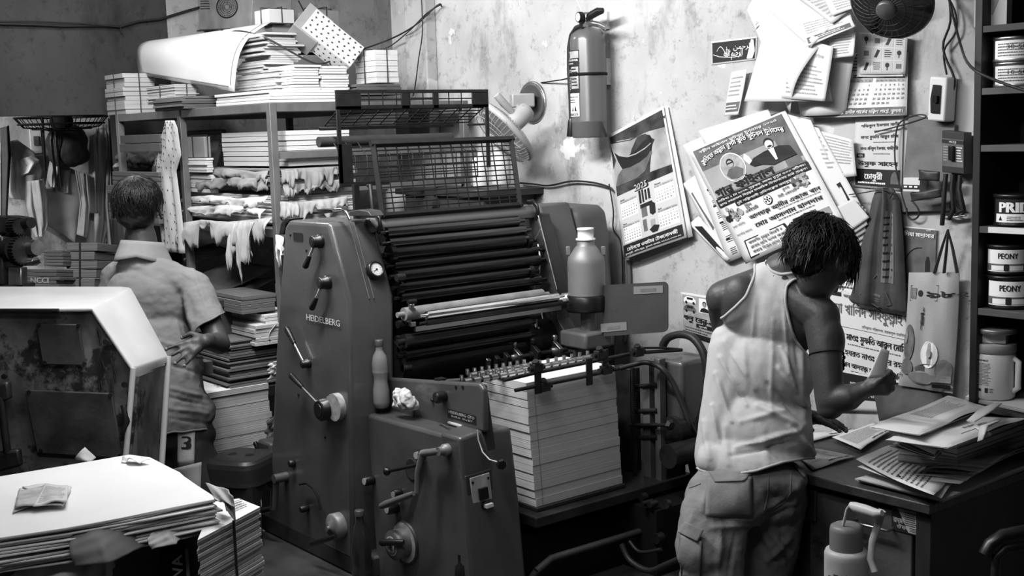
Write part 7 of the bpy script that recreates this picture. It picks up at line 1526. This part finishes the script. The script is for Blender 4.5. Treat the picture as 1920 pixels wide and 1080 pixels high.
stk(478, 505, 552, 14, 42, -5.0, 'tied pale carton bundle topmost at the back of the rack', 1, M_paper2, M_paper2, .0, seed=18, tie=True, name='tied_box', cat='box'); stk(560, 590, 637, 14, 64, -5.2, 'tied brown carton behind the patterned carton', 1, M_paper3, M_paper3, 0, seed=19, tie=True, name='tied_box', cat='box')
stk(470, 520, 640, 44, 168, -5.05, 'stacked brown cartons at the back of the rack top', 3, M_paper3, M_paper3, .01, seed=21, name='carton_stack', cat='cartons', z0=ZT0+.001)
# framed fan carton at the back
q = Quad(*[onY(a, b, 2.9) for a, b in ((366, -12), (474, -12), (470, 52), (368, 56))]); mb = MB(); mb.prism([q.p(0, 0), q.p(1, 0), q.p(1, 1), q.p(0, 1)], (0, .22, 0), 0); fb2 = single('fan_carton', mb, mat('fan carton', .30, .6, var=.25, vs=8), 'pale carton showing a picture of a round fan at the top left', 'box', bevel=.003)
a = MB()
for rr_ in (.30, .285, .24, .19, .14): a.tube([q.p(.58+rr_*.62*math.cos(i/30*6.2832), .62+rr_*1.05*math.sin(i/30*6.2832), .002) for i in range(31)], .0018 if rr_ > .28 else .0008, 4)
for i in range(30): t = i/30*6.2832; a.tube([q.p(.58+.04*math.cos(t), .62+.06*math.sin(t), .002), q.p(.58+.18*math.cos(t), .62+.31*math.sin(t), .002)], .0006, 4)
scribble(a, q, .10, .55, .30, .9, 5, 0, .002, 3); build('printed_fan', a, M_ink, fb2)
# --- spotted shirt on the rack post
def cloth(outline, y, name, label, m, seed=0, fold=.02, nf=5, art=None, cat='garment', group=None):
    R = random.Random(seed); k = [R.uniform(0, 6) for _ in range(3)]; L_ = outline
    def fn(u, v):
        t = v*(len(L_)-1); i = min(int(t), len(L_)-2); f_ = t-i; (lx, ly), (rx, ry) = [tuple(a*(1-f_)+b*f_ for a, b in zip(L_[i][j], L_[i+1][j])) for j in (0, 1)]
        p = onX(lx+(rx-lx)*u, ly+(ry-ly)*u, y[1]) if y[0] == 'x' else onY(lx+(rx-lx)*u, ly+(ry-ly)*u, y[1]); d = V((1, 0, 0)) if y[0] == 'x' else V((0, -1, 0))
        return p+d*(fold*(math.sin(u*nf*3.1+k[0]+v*1.5)*.6+math.sin(u*nf*5.3+k[1]-v*2)*.3)*(.3+.7*v)+fold*1.2*math.sin(math.pi*u))
    mb = MB(); mb.grid(fn, 30, 24, 0, .0025); o = single(name, mb, m, label, cat, group)
    if art: a = MB(); art(a, fn, R); build('print', a, M_ink, o)
    return o
def dots(a, fn, R):
    for i in range(5):
        for j in range(18):
            u = (i+.5+.5*(j % 2))/5.6; v = (j+.5)/18
            if u < .97: p = V(fn(u, v))+V((0, -.007, 0)); a.add([p+V((.0048*math.cos(t), 0, .0048*math.sin(t))) for t in (0, 1.05, 2.1, 3.15, 4.2, 5.25)], [(0, 1, 2, 3, 4, 5)])
cloth([((312, 226), (328, 226)), ((308, 245), (334, 240)), ((300, 275), (341, 290)), ((296, 320), (332, 320)), ((300, 380), (342, 400)), ((304, 430), (346, 440)), ((308, 470), (348, 475))], ('y', YS-.03), 'spotted_shirt', 'white shirt with small dark dots hanging on the rack post', mat('spotted cotton', .48, .85, var=.06, vs=8), 3, .014, 4, dots)
cloth([((305, 255), (316, 250)), ((290, 310), (306, 310)), ((286, 322), (302, 325))], ('y', YS-.02), 'shirt_sleeve', 'sleeve of the spotted shirt hanging to its left', mat('spotted cotton', .48), 4, .008, 2, dots)
# --- far room: hooks, clothes, bag
XF = -7.93; gc_ = 'clothes hung along the far wall'
G = [([((0, 268), (30, 262)), ((4, 300), (62, 285)), ((2, 330), (78, 320)), ((6, 355), (70, 365)), ((20, 372), (62, 378))], 'pale folded trousers slung on a hook at the far left', .26, .04, 3), ([((28, 300), (60, 292)), ((32, 318), (74, 300)), ((30, 335), (60, 318))], 'white towel thrown over the pale trousers', .62, .02, 3),
     ([((50, 340), (80, 335)), ((50, 390), (90, 370)), ((60, 430), (88, 420)), ((66, 445), (78, 440))], 'crumpled tan cloth below the trousers', .22, .04, 5), ([((0, 240), (16, 235)), ((0, 300), (20, 290)), ((0, 400), (12, 400)), ((0, 440), (22, 445))], 'dark striped garment at the very edge of the picture', .035, .03, 4),
     ([((92, 312), (120, 310)), ((86, 340), (150, 325)), ((80, 380), (166, 360)), ((76, 415), (155, 400)), ((118, 440), (140, 458))], 'dark grey kite-shaped garment under the backpack', .11, .03, 2), ([((118, 320), (132, 318)), ((120, 362), (130, 362))], 'short light strap of cloth over the dark garment', .28, .01, 2),
     ([((95, 300), (110, 302)), ((90, 330), (106, 340)), ((92, 350), (100, 352))], 'bunched light cloth left of the backpack', .22, .03, 4), ([((140, 320), (166, 330)), ((150, 380), (168, 390)), ((145, 440), (164, 448))], 'striped shirt tail right of the dark garment', .2, .03, 5),
     ([((182, 236), (198, 236)), ((176, 262), (206, 275)), ((180, 330), (206, 330)), ((176, 420), (212, 400)), ((176, 478), (190, 470))], 'long striped cloth gathered to a hook', .25, .035, 6), ([((196, 300), (206, 300)), ((190, 390), (214, 380)), ((198, 480), (220, 440))], 'pleated grey cloth beside the long striped cloth', .17, .03, 5), ([((168, 255), (178, 250)), ((166, 300), (184, 300)), ((170, 400), (186, 400))], 'narrow pale cloth behind the long striped cloth', .24, .02, 3),
     ([((202, 222), (225, 225)), ((206, 270), (232, 275)), ((208, 330), (240, 330)), ((212, 470), (238, 475))], 'dark trousers hanging near the end of the partition', .022, .03, 3)]
for i, (ol, lb, g, f_, nf) in enumerate(G): cloth(ol, ('x', XF+.04+.025*(i % 4)), 'hanging_garment', lb, mat(f'garment {i}', min(.7, g*1.5), .9, var=.2, vs=9, bump=.2, bs=120), i, f_, nf, group=gc_)
p = onX(67, 264, -7.99); mb = MB(); mb.box((-8.0, p.y-.035, p.z-.08), (-7.985, p.y+.035, p.z+.08)); o = single('wall_switch', mb, M_paper2, 'small light switch plate on the far wall', 'switch', bevel=.003); build('rocker', MB().box((-7.985, p.y-.015, p.z-.03), (-7.975, p.y+.015, p.z+.03)), M_ink2, o)
p = onX(126, 270, XF+.12); bp_ = thing('backpack', 'dark backpack hanging on the far wall under the round fan cage', 'backpack', p)
co, fs, no = fuse([elr(p, (.09, .13, .13)), elr(p+V((.02, 0, -.07)), (.09, .13, .08)), elr(p+V((.07, 0, -.04)), (.04, .09, .07))], .012, 4); co = ripple(co, no, .012, 9, 3); skinmesh('bag_body', co, fs, mat('backpack cloth', .022, .7, bump=.3, bs=60), bp_)
for s_ in (-.10, -.07): build('strap', MB().tube([p+V((.08, s_, .14)), p+V((.10, s_-.03, .02)), p+V((.09, s_-.02, -.16)), p+V((.09, s_-.015, -.26))], .010, 6, flat=.4), M_black, bp_)
p = onX(115, 226, -7.6); mb = MB()
for i in range(24): t = i/24*6.2832; d = V((math.cos(t), math.sin(t), 0)); mb.tube([p+d*.27+V((0, 0, .02)), p+d*.22-V((0, 0, .04)), p+d*.06-V((0, 0, .06))], .003, 4)
for rr_, z in ((.27, .02), (.25, -.02), (.17, -.05), (.08, -.06)): mb.tube([p+V((rr_*math.cos(i/30*6.2832), rr_*math.sin(i/30*6.2832), z)) for i in range(31)], .005, 5)
mb.lathe([(.06, -.05), (.07, 0), (.05, .06)], p, n=16); mb.tube([p+V((0, -.12, -.3)), p+V((0, -.11, .1)), p+V((0, -.13, .33))], .008, 6); single('hanging_fan', mb, M_blackm, 'flat round black fan cage seen from below, above the backpack', 'fan')
# --- grimy machine with gears, far left
gm = thing('gear_machine', 'small grimy machine with gears at the left edge behind the hood', 'machine', at(20, 560, 5.0)); D1 = 4.9
def bx4(x0, y0, x1, y1, d, dp): a, b = at(x0, y1, d), at(x1, y0, d); c = (a+b)/2; return MB().obox(c, RT*((x1-x0)/2*d/F), FW*dp, UP*((y1-y0)/2*d/F))
build('frame_block', bx4(-40, 405, 14, 440, D1, .10), M_iron, gm, bevel=.008); build('frame_block', bx4(-40, 445, 26, 535, D1, .10), M_iron, gm, bevel=.008); build('pale_bracket', bx4(20, 500, 46, 535, D1-.05, .03), M_steel, gm, bevel=.004); build('head_casting', bx4(12, 405, 50, 448, D1+.05, .06), M_blackm, gm, bevel=.01)
for (x, y, r, th, m, tooth) in ((40, 470, .055, .05, M_iron, 28), (22, 468, .048, .05, M_blackm, 0), (62, 465, .030, .06, M_steel, 0), (30, 425, .03, .05, M_iron, 18), (50, 418, .022, .06, M_black, 0), (60, 490, .018, .05, M_steel, 0)):
    c = at(x, y, D1-.08); ax_ = (RT*.8-FW*.55).normalized(); mb = MB(); mb.cyl(c-ax_*th/2, c+ax_*th/2, r, n=28); u_, w_ = frame_of(ax_)
    for i in range(tooth): t = i/tooth*6.2832; d = u_*math.cos(t)+w_*math.sin(t); mb.obox(c+d*r, ax_*th/2, d*.004, ax_.cross(d)*.003)
    build('gear' if tooth else 'shaft_hub', mb, m, gm)
build('shaft', MB().tube([at(40, 495, D1-.06), at(62, 492, D1-.1), at(78, 488, D1-.12)], .010, 8), M_steel, gm); build('hanging_wire', MB().tube([at(36, 408, D1), at(56, 412, D1), at(58, 440, D1), at(50, 450, D1)], .003, 6), M_wire, gm); build('foot', MB().box((at(0, 535, D1).x-.1, at(0, 535, D1).y-.1, 0), (at(0, 535, D1).x+.12, at(0, 535, D1).y+.1, at(0, 530, D1).z)), M_iron, gm)
for i, (x0, x1, y0, y1, m, lb) in enumerate(((70, 130, 505, 540, M_paperd, 'dark magazine with pale title between the gears and the left person'), (105, 140, 470, 500, M_paperd, 'rumpled dark papers above the magazine'), (142, 200, 455, 540, M_edged, 'dark tied bundle of papers left of the person in the polo shirt'))):
    c = at((x0+x1)/2, (y0+y1)/2, 5.3+.1*i); w_, h_ = (x1-x0)/2*5.3/F, (y1-y0)/2*5.3/F; mb = MB(); n = 5
    for k in range(n): mb.obox(c+UP*(-h_+(k+.5)*2*h_/n)+RT*random.Random(i*9+k).uniform(-.008, .008), RT*w_, FW*.14, UP*h_/n*.9)
    o = single('paper_bundle' if i else 'magazine', mb, m, lb, 'paper bundle' if i else 'magazine', bevel=.002)
    if i == 2: build('string', MB().obox(c-FW*.143, RT*.004, FW*.002, UP*h_), M_wire, o)
    if not i: fr = Fr(c-FW*.142-RT*w_*.8-UP*h_*.8, c-FW*.142+RT*w_*.8-UP*h_*.8, c-FW*.142-RT*w_*.8+UP*h_*.8); a = MB(); text(a, fr, 'NCCI', .1, .2, .5, 0, bold=.04); build('lettering', a, M_ink3, o)
lt = at(150, 536, 5.4); tb = MB().box((-5.75, 1.1, lt.z-.05), (-4.55, 2.2, lt.z-.02)); 
for a in (-5.7, -4.62):
    for b in (1.15, 2.12): tb.box((a, b, 0), (a+.05, b+.05, lt.z-.05))
single('side_table', tb, M_paintd, 'plain dark table carrying dark bundles behind the left person', 'table', bevel=.003)
# left bay of the rack: heaps of cloth and dark boxes
for i, (x, y, rx, rz, g, lb) in enumerate(((250, 292, .20, .035, .12, 'crumpled grey cloth heap in the left bay of the rack'), (240, 308, .10, .03, .42, 'pale rag crumpled in the left bay of the rack'), (300, 300, .15, .05, .07, 'dark cloth heap beside the spotted shirt in the rack'))):
    p = onY(x, y, 2.42); R = random.Random(i+50); P = [elr(p+V((R.uniform(-rx, rx), R.uniform(-.05, .08), R.uniform(-rz, rz)*.6)), (R.uniform(.05, .09), .07, rz*R.uniform(.6, 1))) for _ in range(9)]; co, fs, no = fuse(P, .009, 2); rd = np.array([abs(noise.noise(V(q)*18))+.5*abs(noise.noise(V(q)*40)) for q in co]); co = co+no*((.3-rd)*.03)[:, None]
    single('cloth_heap', MB().add([tuple(q) for q in co], fs, 0, True), mat(f'heap {i}', g, .9, bump=.2, bs=100), lb, 'cloth')
stk(214, 300, 312, 322, 350, -5.32, 'dark folded cartons under the cloth heaps in the left bay', 3, M_edged, M_paperd, .006, seed=31); stk(208, 300, 312, 350, 420, -5.32, 'stack of dark cardboard in the left bay behind the person', 4, M_edged, M_paperd, .006, seed=32); stk(225, 300, 312, 250, 284, -5.32, 'flat dark cartons leaning high in the left bay', 2, M_paperd, M_paperd, .004, seed=33)
# --- big hood, foreground left
M_hood = mat('pale enamel', .55, .28, 0, .08, 5, spec=.5, coat=.3, dark=.8, dscale=26, dthr=.68)
M_grime = mat('grimy steel side', .10, .55, .2, .65, 7, .3, 50, dark=.85, dscale=6, dthr=.52)
hd = thing('machine_hood', 'old machine with a pale enamel hood and grimy plated side in the left foreground', 'machine', at(100, 700, 3.9))
DH = 3.70
f0, f1, f2, f3 = at(-160, 581, DH), at(174, 577, DH), at(250, 690, DH), at(232, 900, DH)
bk = (onZ(245, 537, f1.z)-f1); bk = V((bk.x, bk.y, 0)); side = (f1-f0).normalized(); bkn = (bk-side*bk.dot(side)); bkn = bkn.normalized()*.42
prof = [f0, f0.lerp(f1, .96), f1+side*.012-V((0, 0, .006)), f1.lerp(f2, .5), f2-side*.006+V((0, 0, .012)), f2-V((0, 0, .02)), at(245, 770, DH), at(232, 860, DH), at(226, 900, DH)]
e_tr, e_m = onZ(245, 537, f1.z), at(316, 668, 4.0)
def back(p, k): return p+bkn*k
mb = MB()
top = [f0, f1]; bt_ = [onZ(-160, 537, f1.z), e_tr]
def lerp_pts(a, b, n): return [a.lerp(b, i/n) for i in range(n+1)]
e_low = at(303, 870, 4.0)
rowf = [f0, f0.lerp(f1, .5), f1-side*.03, f1, f1.lerp(f2, .15), f1.lerp(f2, .85), f2, f2+(f3-f2)*.12]
rowb = [bt_[0], bt_[0].lerp(e_tr, .5), e_tr-side*.03, e_tr+V((0, 0, -.004)), e_tr.lerp(e_m, .12), e_tr.lerp(e_m, .85), e_m, e_m+(e_low-e_m)*.06]
n = len(rowf); mb.add(rowf+rowb, [(i, i+1, n+i+1, n+i) for i in range(n-1)], 0, True)
hood = build('hood', mb, M_hood, hd); s = hood.modifiers.new('s', 'SOLIDIFY'); s.thickness = .012; s.offset = -1; b = hood.modifiers.new('b', 'BEVEL'); b.width = .01; b.segments = 3
# rim that turns down the right end
mb = MB(); mb.tube([f2, f2.lerp(f3, .3), f3], .009, 8, flat=1.3); build('hood_rim', mb, M_hood, hd); mb = MB(); mb.tube([e_m, e_m.lerp(e_low, .4), e_low], .010, 8, flat=1.3); build('hood_rim', mb, M_hood, hd)
i_ = .02
mb = MB(); inn = -bkn.normalized()*-.02; P = [p+inn for p in (f0-V((0, 0, .012)), f1-V((0, 0, .012)), f2-side*.01, at(244, 760, DH), f3, at(225, 1080, DH), at(-160, 1080, DH))]
mb.prism(P, bkn*.05); build('side_plate', mb, M_grime, hd)
mb = MB(); mb.prism([e_m-side*.02+V((0, 0, -.03)), e_low-side*.02, V((e_low.x, e_low.y, 0))-side*.02, V((f3.x, f3.y, 0)), f3+bkn*.05, f2+bkn*.05-V((0, 0, .03))], side*.01); build('end_plate', mb, M_grime, hd)
def hp4(c4, off=.012): return [at(a, b, DH-off) for a, b in c4]
for c4, nm, mm in ((((70, 606), (150, 607), (162, 684), (82, 682)), 'access_plate', mat('dark cover plate', .035, .6, .2, .6, 8, .2, 60)), (((48, 730), (212, 736), (232, 858), (72, 848)), 'access_plate', mat('dark cover plate', .035))):
    mb = MB(); mb.prism(hp4(c4, -.012), -bkn.normalized()*.012); pl = build(nm, mb, mm, hd, bevel=.003)
    for a, b in c4: cx_, cy_ = sum(q[0] for q in c4)/4, sum(q[1] for q in c4)/4; p = at(a+(cx_-a)*.07, b+(cy_-b)*.07, DH); build('screw_head', MB().cyl(p, p-bkn.normalized()*.005, .006, n=10), M_iron, pl)
for c4, nm in ((((0, 715), (22, 712), (26, 745), (0, 755)), 'hinge'), (((0, 845), (42, 838), (46, 870), (0, 882)), 'hinge')): build(nm, MB().prism(hp4(c4, -.0), -bkn.normalized()*.03), M_iron, hd, bevel=.008)
build('hinge_bar', MB().tube([at(2, 745, DH-.02), at(8, 800, DH-.02), at(14, 850, DH-.02)], .012, 8), M_iron, hd); build('drip_edge', MB().tube([at(-40, 583, DH-.005), at(110, 583, DH-.005)], .008, 6), M_black, hd)
for a, b in ((118, 700), (235, 720), (60, 640), (10, 705), (200, 640)): p = at(a, b, DH); build('bolt', MB().cyl(p, p-bkn.normalized()*.012, .009, n=8), M_iron, hd)
build('latch', MB().tube([at(232, 760, DH-.0), at(238, 790, DH-.01), at(230, 815, DH)], .010, 8), M_iron, hd); build('end_latch', MB().obox(at(278, 838, 3.93), RT*.014+UP*.010, FW*.006, UP*.006), M_steel, hd)
R = random.Random(12)
for i in range(16): x, y = R.uniform(185, 232), R.uniform(612, 760); x = min(x, 176+(y-600)*.45); p, p2 = at(x, y, DH+.006), at(x+4, y+R.uniform(10, 32), DH+.006); build('paint_run', MB().tube([p, p2], .0035, 5, flat=.3), M_ink, hd)
# --- foreground pile of large sheets
ZP = .85; OUT = [(-260, 950), (0, 893), (120, 873), (243, 852), (282, 857), (330, 880), (370, 905), (408, 926), (340, 942), (230, 968), (120, 990), (0, 1008), (-260, 1078)]
fgp = thing('paper_stack', 'broad pile of large blank sheets with torn wrapping in the left foreground', 'paper stack', onZ(150, 1000, .5)*1)
base = [onZ(a, b, ZP) for a, b in OUT]; cen = sum(base, V())/len(base); mb = MB(); R = random.Random(3); N_ = 13
for k in range(N_):
    z = ZP-.085+.0065*k; h = .0052 if k < N_-1 else .007; d = V((R.uniform(-.010, .010), R.uniform(-.010, .010), 0)) if k < N_-1 else V(); P = []
    for i, p in enumerate(base):
        q = p+d; w_ = R.uniform(-.014, .012) if k < N_-1 else 0; q = q+(q-cen).normalized()*w_; sag = -.020*max(0, ((p-cen).dot(RT)/.45))**2; P.append(V((q.x, q.y, z+sag)))
    mb.prism(P, (0, 0, h), 0, 1)
build('sheets', mb, [M_edge, M_paper], fgp, bevel=.0015)
def zgrid(c4, zz, m, label, name, wav=.01, seed=0, cat='paper', parent=None, th=.0012, n=16, lab=None):
    q = Quad(*[onZ(a, b, k) for (a, b), k in zip(c4, zz)], wav=wav, seed=seed, toward=(0, -.5, 1)); mb = MB(); mb.grid(lambda u, v: q.p(u, v), n, n, 0, th)
    if parent is not None: return build(name, mb, m, parent), q
    return single(name, mb, m, label, cat), q
M_kraft = mat('kraft wrapper', .11, .85, 0, .25, 6, .3, 25); M_tan = mat('tan wrapper', .42, .85, 0, .15, 6, .3, 25)
q = Quad(*[onZ(a, b, z) for (a, b), z in zip(((232, 966), (262, 930), (300, 990), (270, 1010)), (.80, .86, .80, .76))], wav=.008); 
def wrap(top, bot, z0, z1, m, seed, wav=.012, lab=None):
    R = random.Random(seed); n = len(top)-1; T = [onZ(a, b, z0) for a, b in top]; B = [onZ(a, b, z1) for a, b in bot]
    def fn(u, v):
        t = u*n; i = min(int(t), n-1); a = T[i].lerp(T[i+1], t-i); b = B[i].lerp(B[i+1], t-i); p = a.lerp(b, v); k = math.sin(u*17+seed)*math.cos(v*7+seed)+.6*math.sin(u*37+v*5)+.5*math.sin(v*19+u*11); return p+V((.5, -.7, .35))*wav*k*.6+V((.5, -.7, .3))*.02*math.sin(v*3)
    mb = MB(); mb.grid(fn, 40, 20, 0, .0015); o = build('wrapper', mb, m, fgp)
    if lab: o['label'] = lab
wrap([(-80, 1015), (60, 1002), (150, 990), (215, 972), (232, 965)], [(-80, 1120), (60, 1120), (140, 1110), (205, 1090), (215, 1060)], .80, .70, M_tan, 1, .016, 'pale crumpled wrapper')
wrap([(140, 992), (190, 985), (228, 972), (240, 962), (262, 968)], [(140, 1062), (205, 1056), (240, 1040), (275, 1022), (292, 1004)], .835, .765, M_kraft, 2, .004, 'dark torn wrapper')
wrap([(285, 1000), (320, 985), (340, 975), (352, 970)], [(285, 1030), (330, 1020), (345, 1005), (360, 990)], .79, .76, M_tan, 3, .006)
# curled corner and ragged far edge of the top sheet
for sd, (c4, zz, m) in enumerate(((((385, 905), (428, 918), (438, 948), (404, 936)), (.855, .87, .84, .845), M_tan), (((418, 918), (436, 930), (442, 976), (424, 958)), (.86, .862, .80, .82), M_tan), (((400, 915), (420, 925), (432, 950), (410, 940)), (.845, .85, .80, .80), M_kraft), (((232, 856), (282, 862), (260, 866), (225, 862)), (.86, .862, .862, .86), M_paper))): zgrid(c4, zz, m, '', 'torn_corner', .008, sd, parent=fgp, n=10)
q = Quad(*[at(a, b, 3.45) for a, b in ((140, 862), (160, 838), (180, 858), (168, 872))], wav=.01, toward=tuple(-FW)); mb = MB(); mb.grid(lambda u, v: q.p(u, v)-FW*.02*math.sin(3*u), 10, 10, 0, .0015); single('curled_wrapper', mb, M_tan, 'curled scrap of wrapper sticking up behind the foreground pile', 'wrapping paper')
# folded newspaper square on top
for i, (c4, zz, m) in enumerate((((((30, 918), (72, 912), (132, 915), (112, 960)), None, M_paper2), ((48, 912), (90, 908), (134, 916), (118, 948)), ))[:0]): pass
nf = thing('folded_cloth', 'small folded checked cloth lying on the foreground pile', 'cloth', onZ(80, 940, ZP+.002)); M_cl = mat('checked cloth', .34, .85, 0, .25, 30, .2, 200); M_cl2 = mat('checked cloth light', .5, .85, 0, .12, 30, .2, 200)
for i, (c4, m) in enumerate(((((36, 918), (96, 912), (132, 918), (24, 962)), M_cl2), (((42, 914), (88, 908), (134, 914), (118, 950)), M_cl2), (((34, 922), (86, 912), (116, 946), (28, 952)), M_cl), (((84, 910), (128, 912), (126, 940), (62, 948)), M_cl2))):
    q = Quad(*[onZ(a, b, ZP+.004+.005*i) for a, b in c4], wav=.003, seed=i, toward=(0, 0, 1)); mb = MB(); mb.grid(lambda u, v: q.p(u, v, .003), 12, 12, 0, .0035); o = build('fold', mb, m, nf)
a = MB(); scribble(a, q, .1, .1, .9, .9, 10, 0, .0052, 2, .35); build('print', a, M_ink3, nf)
# bundle under the sheets
B2 = [(-260, 1010), (60, 930), (300, 905), (392, 955), (290, 1000), (0, 1068), (-260, 1140)]; P = [onZ(a, b, .76) for a, b in B2]; cen = sum(P, V())/len(P)
mb = MB(); 
for k in range(5): mb.prism([V((p.x, p.y, .0+.152*k))+(p-cen)*random.Random(k).uniform(-.02, .01) for p in P], (0, 0, .149))
build('wrapped_block', mb, mat('wrapped block', .05, .7, 0, .4, 5, .3, 20), fgp, bevel=.006)
fr0 = [onZ(a, b, z) for a, b, z in ((306, 1040, .70), (352, 1027, .70))]; q = Quad(fr0[0], fr0[1], fr0[1]-V((0, 0, .14)), fr0[0]-V((0, 0, .14)), toward=tuple(-FW)); mb = MB(); mb.prism([q.p(0, 0), q.p(1, 0), q.p(1, 1), q.p(0, 1)], q.n*-.12); ct = single('dark_carton', mb, mat('carton dark', .02, .5), 'dark carton with sideways white letters under the foreground pile', 'box', bevel=.002)
a = MB(); rect(a, q, .86, 0, 1, 1, 3, .002); text(a, q, 'NOVA', .72, .05, .30, 1, bold=.03, rot=1.57, e=.003); build('lettering', a, [M_ink, M_white, M_ink2, M_ink3], ct)
# second pile, right of the first
S2 = [(372, 992), (408, 950), (440, 935), (486, 946), (470, 962), (430, 985)]; P = [onZ(a, b, .775) for a, b in S2]; P = [onZ(370, 1010, .775), onZ(400, 938, .775), onZ(448, 932, .775), onZ(487, 948, .775)]
cen = sum(P, V())/4; mb = MB(); R = random.Random(9); n = 78
for k in range(n): d = V((R.uniform(-.004, .004), R.uniform(-.004, .004), 0)); mb.prism([V((p.x, p.y, .01+k*.0098))+d+(p-cen)*R.uniform(-.012, .012) for p in P], (0, 0, .0078), 0, 1 if k == n-1 else 0)
p2 = single('paper_stack', mb, [mat('stack edges', .34), M_paper], 'tall narrow pile of folded sheets bound with a dark strap, beside the broad pile', 'paper stack')
q = Quad(P[1], P[2], P[3], P[0], toward=(0, 0, 1)); a = MB(); scribble(a, q, .55, .3, .95, .8, 4, 2, .002, 3); build('printed_text', a, [M_ink, M_white, M_ink2, M_ink3], p2)
sf = P[0].lerp(P[3], .52); o_ = (P[3]-P[0]).cross(V((0, 0, 1))).normalized(); o_ = o_ if o_.dot(FW) < 0 else -o_; build('strap', MB().tube([sf+o_*.008+V((0, 0, .002)), V((sf.x, sf.y, 0.02))+o_*.008], .004, 6), M_wire, p2)
# ================================================================ paper pile in the feeder
c = onX(1003, 945, -2.87); tp_ = onX(985, 745, -2.87)
mb = MB(); R = random.Random(2); n = 15; z0 = .5635; z1 = onX(985, 722, -2.85).z; h = (z1-z0)/n
for k in range(n):
    d = V((R.uniform(-.0015, .0015), R.uniform(-.0015, .0015), 0)); f_ = k/n; y0_ = 2.342-.026*f_; y1_ = 2.712-.024*f_; wv = .006*math.sin(k*1.3)
    P = [V((-2.87, y0_, z0+h*k)), V((-2.87, y0_+.10, z0+h*k+wv*0)), V((-2.87, y1_, z0+h*k)), V((-3.12, y1_, z0+h*k)), V((-3.12, y0_, z0+h*k))]
    mb.prism([p+d for p in P], (0, 0, h*R.uniform(.965, .99)), 0, 1 if k == n-1 else 0)
fp = single('paper_stack', mb, [mat('feeder sheet edges', .46, .85, layers=330, var=.10, bump=.3), M_paper], 'tall white pile of sheets waiting in the feeder of the press', 'paper stack')
build('side_line', MB().tube([(-2.866, 2.368, z0+.002), (-2.866, 2.345, z1-.0)], .0008, 4), M_ink2, fp)
# ================================================================ bottle, rag and tools on the feeder ledge, bottle on the base
pb = onY(716, 764, 2.07); M_pet = mat('clear bottle', .55, .12, tr=.62, ior=1.33, spec=.6)
bt2 = thing('water_bottle', 'clear plastic water bottle standing on the feeder ledge', 'bottle', pb); H = onY(716, 638, 2.07).z-pb.z; r = .027
build('bottle_body', MB().lathe([(r*.7, 0), (r*.92, .004), (r, .02), (r*.98, .06), (r*.82, .085), (r*.84, .10), (r*.97, .115), (r, .12), (r*.96, .124), (r, .128), (r*.96, .134), (r, .14), (r*.96, .145), (r*.97, .15), (r*.8, .17), (r*.48, .185), (r*.44, .19), (r*.44, H-.016)], pb, n=32), M_pet, bt2)
build('cap', MB().lathe([(r*.50, H-.02), (r*.52, H-.018), (r*.52, H-.004), (r*.48, H), (.001, H)], pb, n=24), mat('bottle cap', .09, .4), bt2)
rc_ = onY(760, 770, 2.07); R = random.Random(6); P = [elr(rc_+V((R.uniform(-.035, .035), R.uniform(-.012, .015), .018+R.uniform(0, .03))), (R.uniform(.016, .028), R.uniform(.012, .02), R.uniform(.012, .022)), Matrix.Rotation(R.uniform(0, 3), 3, 'Y')) for _ in range(14)]
P.append(elr(rc_+V((-.03, 0, .015)), (.03, .02, .016))); co, fs, no = fuse(P, .0032, 2); rd = np.array([abs(noise.noise(V((p[0]*26, p[1]*26, p[2]*26+p[0]*20))))+.5*abs(noise.noise(V(p)*55)) for p in co]); co = co+no*((.3-rd)*.020)[:, None]
single('crumpled_rag', MB().add([tuple(p) for p in co], fs, 0, True), mat('rag cloth', .50, .85, 0, .15, 20, .2, 200, dark=.9, dscale=14, dthr=.60), 'crumpled white rag beside the water bottle on the feeder ledge', 'rag')
zl = onY(858, 822, YC).z+.001
def lp_(x, y): return onZ(x, y, zl+.004)
a, b = lp_(825, 793), lp_(853, 808); mb = MB(); mb.tube([a, b], .0022, 6, flat=1.6); mb.lathe([(.006, -.001), (.006, .002)], a, n=10); mb.lathe([(.005, -.001), (.005, .002)], b, n=10); single('spanner', mb, M_chrome, 'small open spanner lying on the feeder ledge', 'spanner')
a, b = lp_(840, 792), lp_(866, 800); c2_ = lp_(890, 806); sd_ = single('screwdriver', MB().tube([a, a.lerp(b, .1), a.lerp(b, .9), b], [.003, .0055, .006, .003], 8), mat('tool handle', .38, .4), 'screwdriver with pale handle lying on the feeder ledge', 'screwdriver'); build('blade', MB().tube([b, c2_], .0022, 6), M_steel, sd_)
pb = onZ(680, 1090, .301); M_dk = mat('dark glass', .02, .12, spec=.6, coat=.5); bo = thing('dark_bottle', 'dark bottle standing on the press base in front of the feeder cabinet', 'bottle', pb)
H = (onY(678, 958, pb.y).z-pb.z); r = .034
build('bottle_body', MB().lathe([(r*.8, 0), (r, .008), (r*.96, H*.16), (r*.84, H*.22), (r*.92, H*.30), (r, H*.44), (r*.92, H*.58), (r*.62, H*.74), (r*.40, H*.84), (r*.36, H*.94)], pb, n=28), M_dk, bo); build('cap', MB().lathe([(r*.45, H*.92), (r*.46, H*.99), (r*.4, H), (.001, H)], pb, n=20), mat('dark cap', .05, .4), bo)
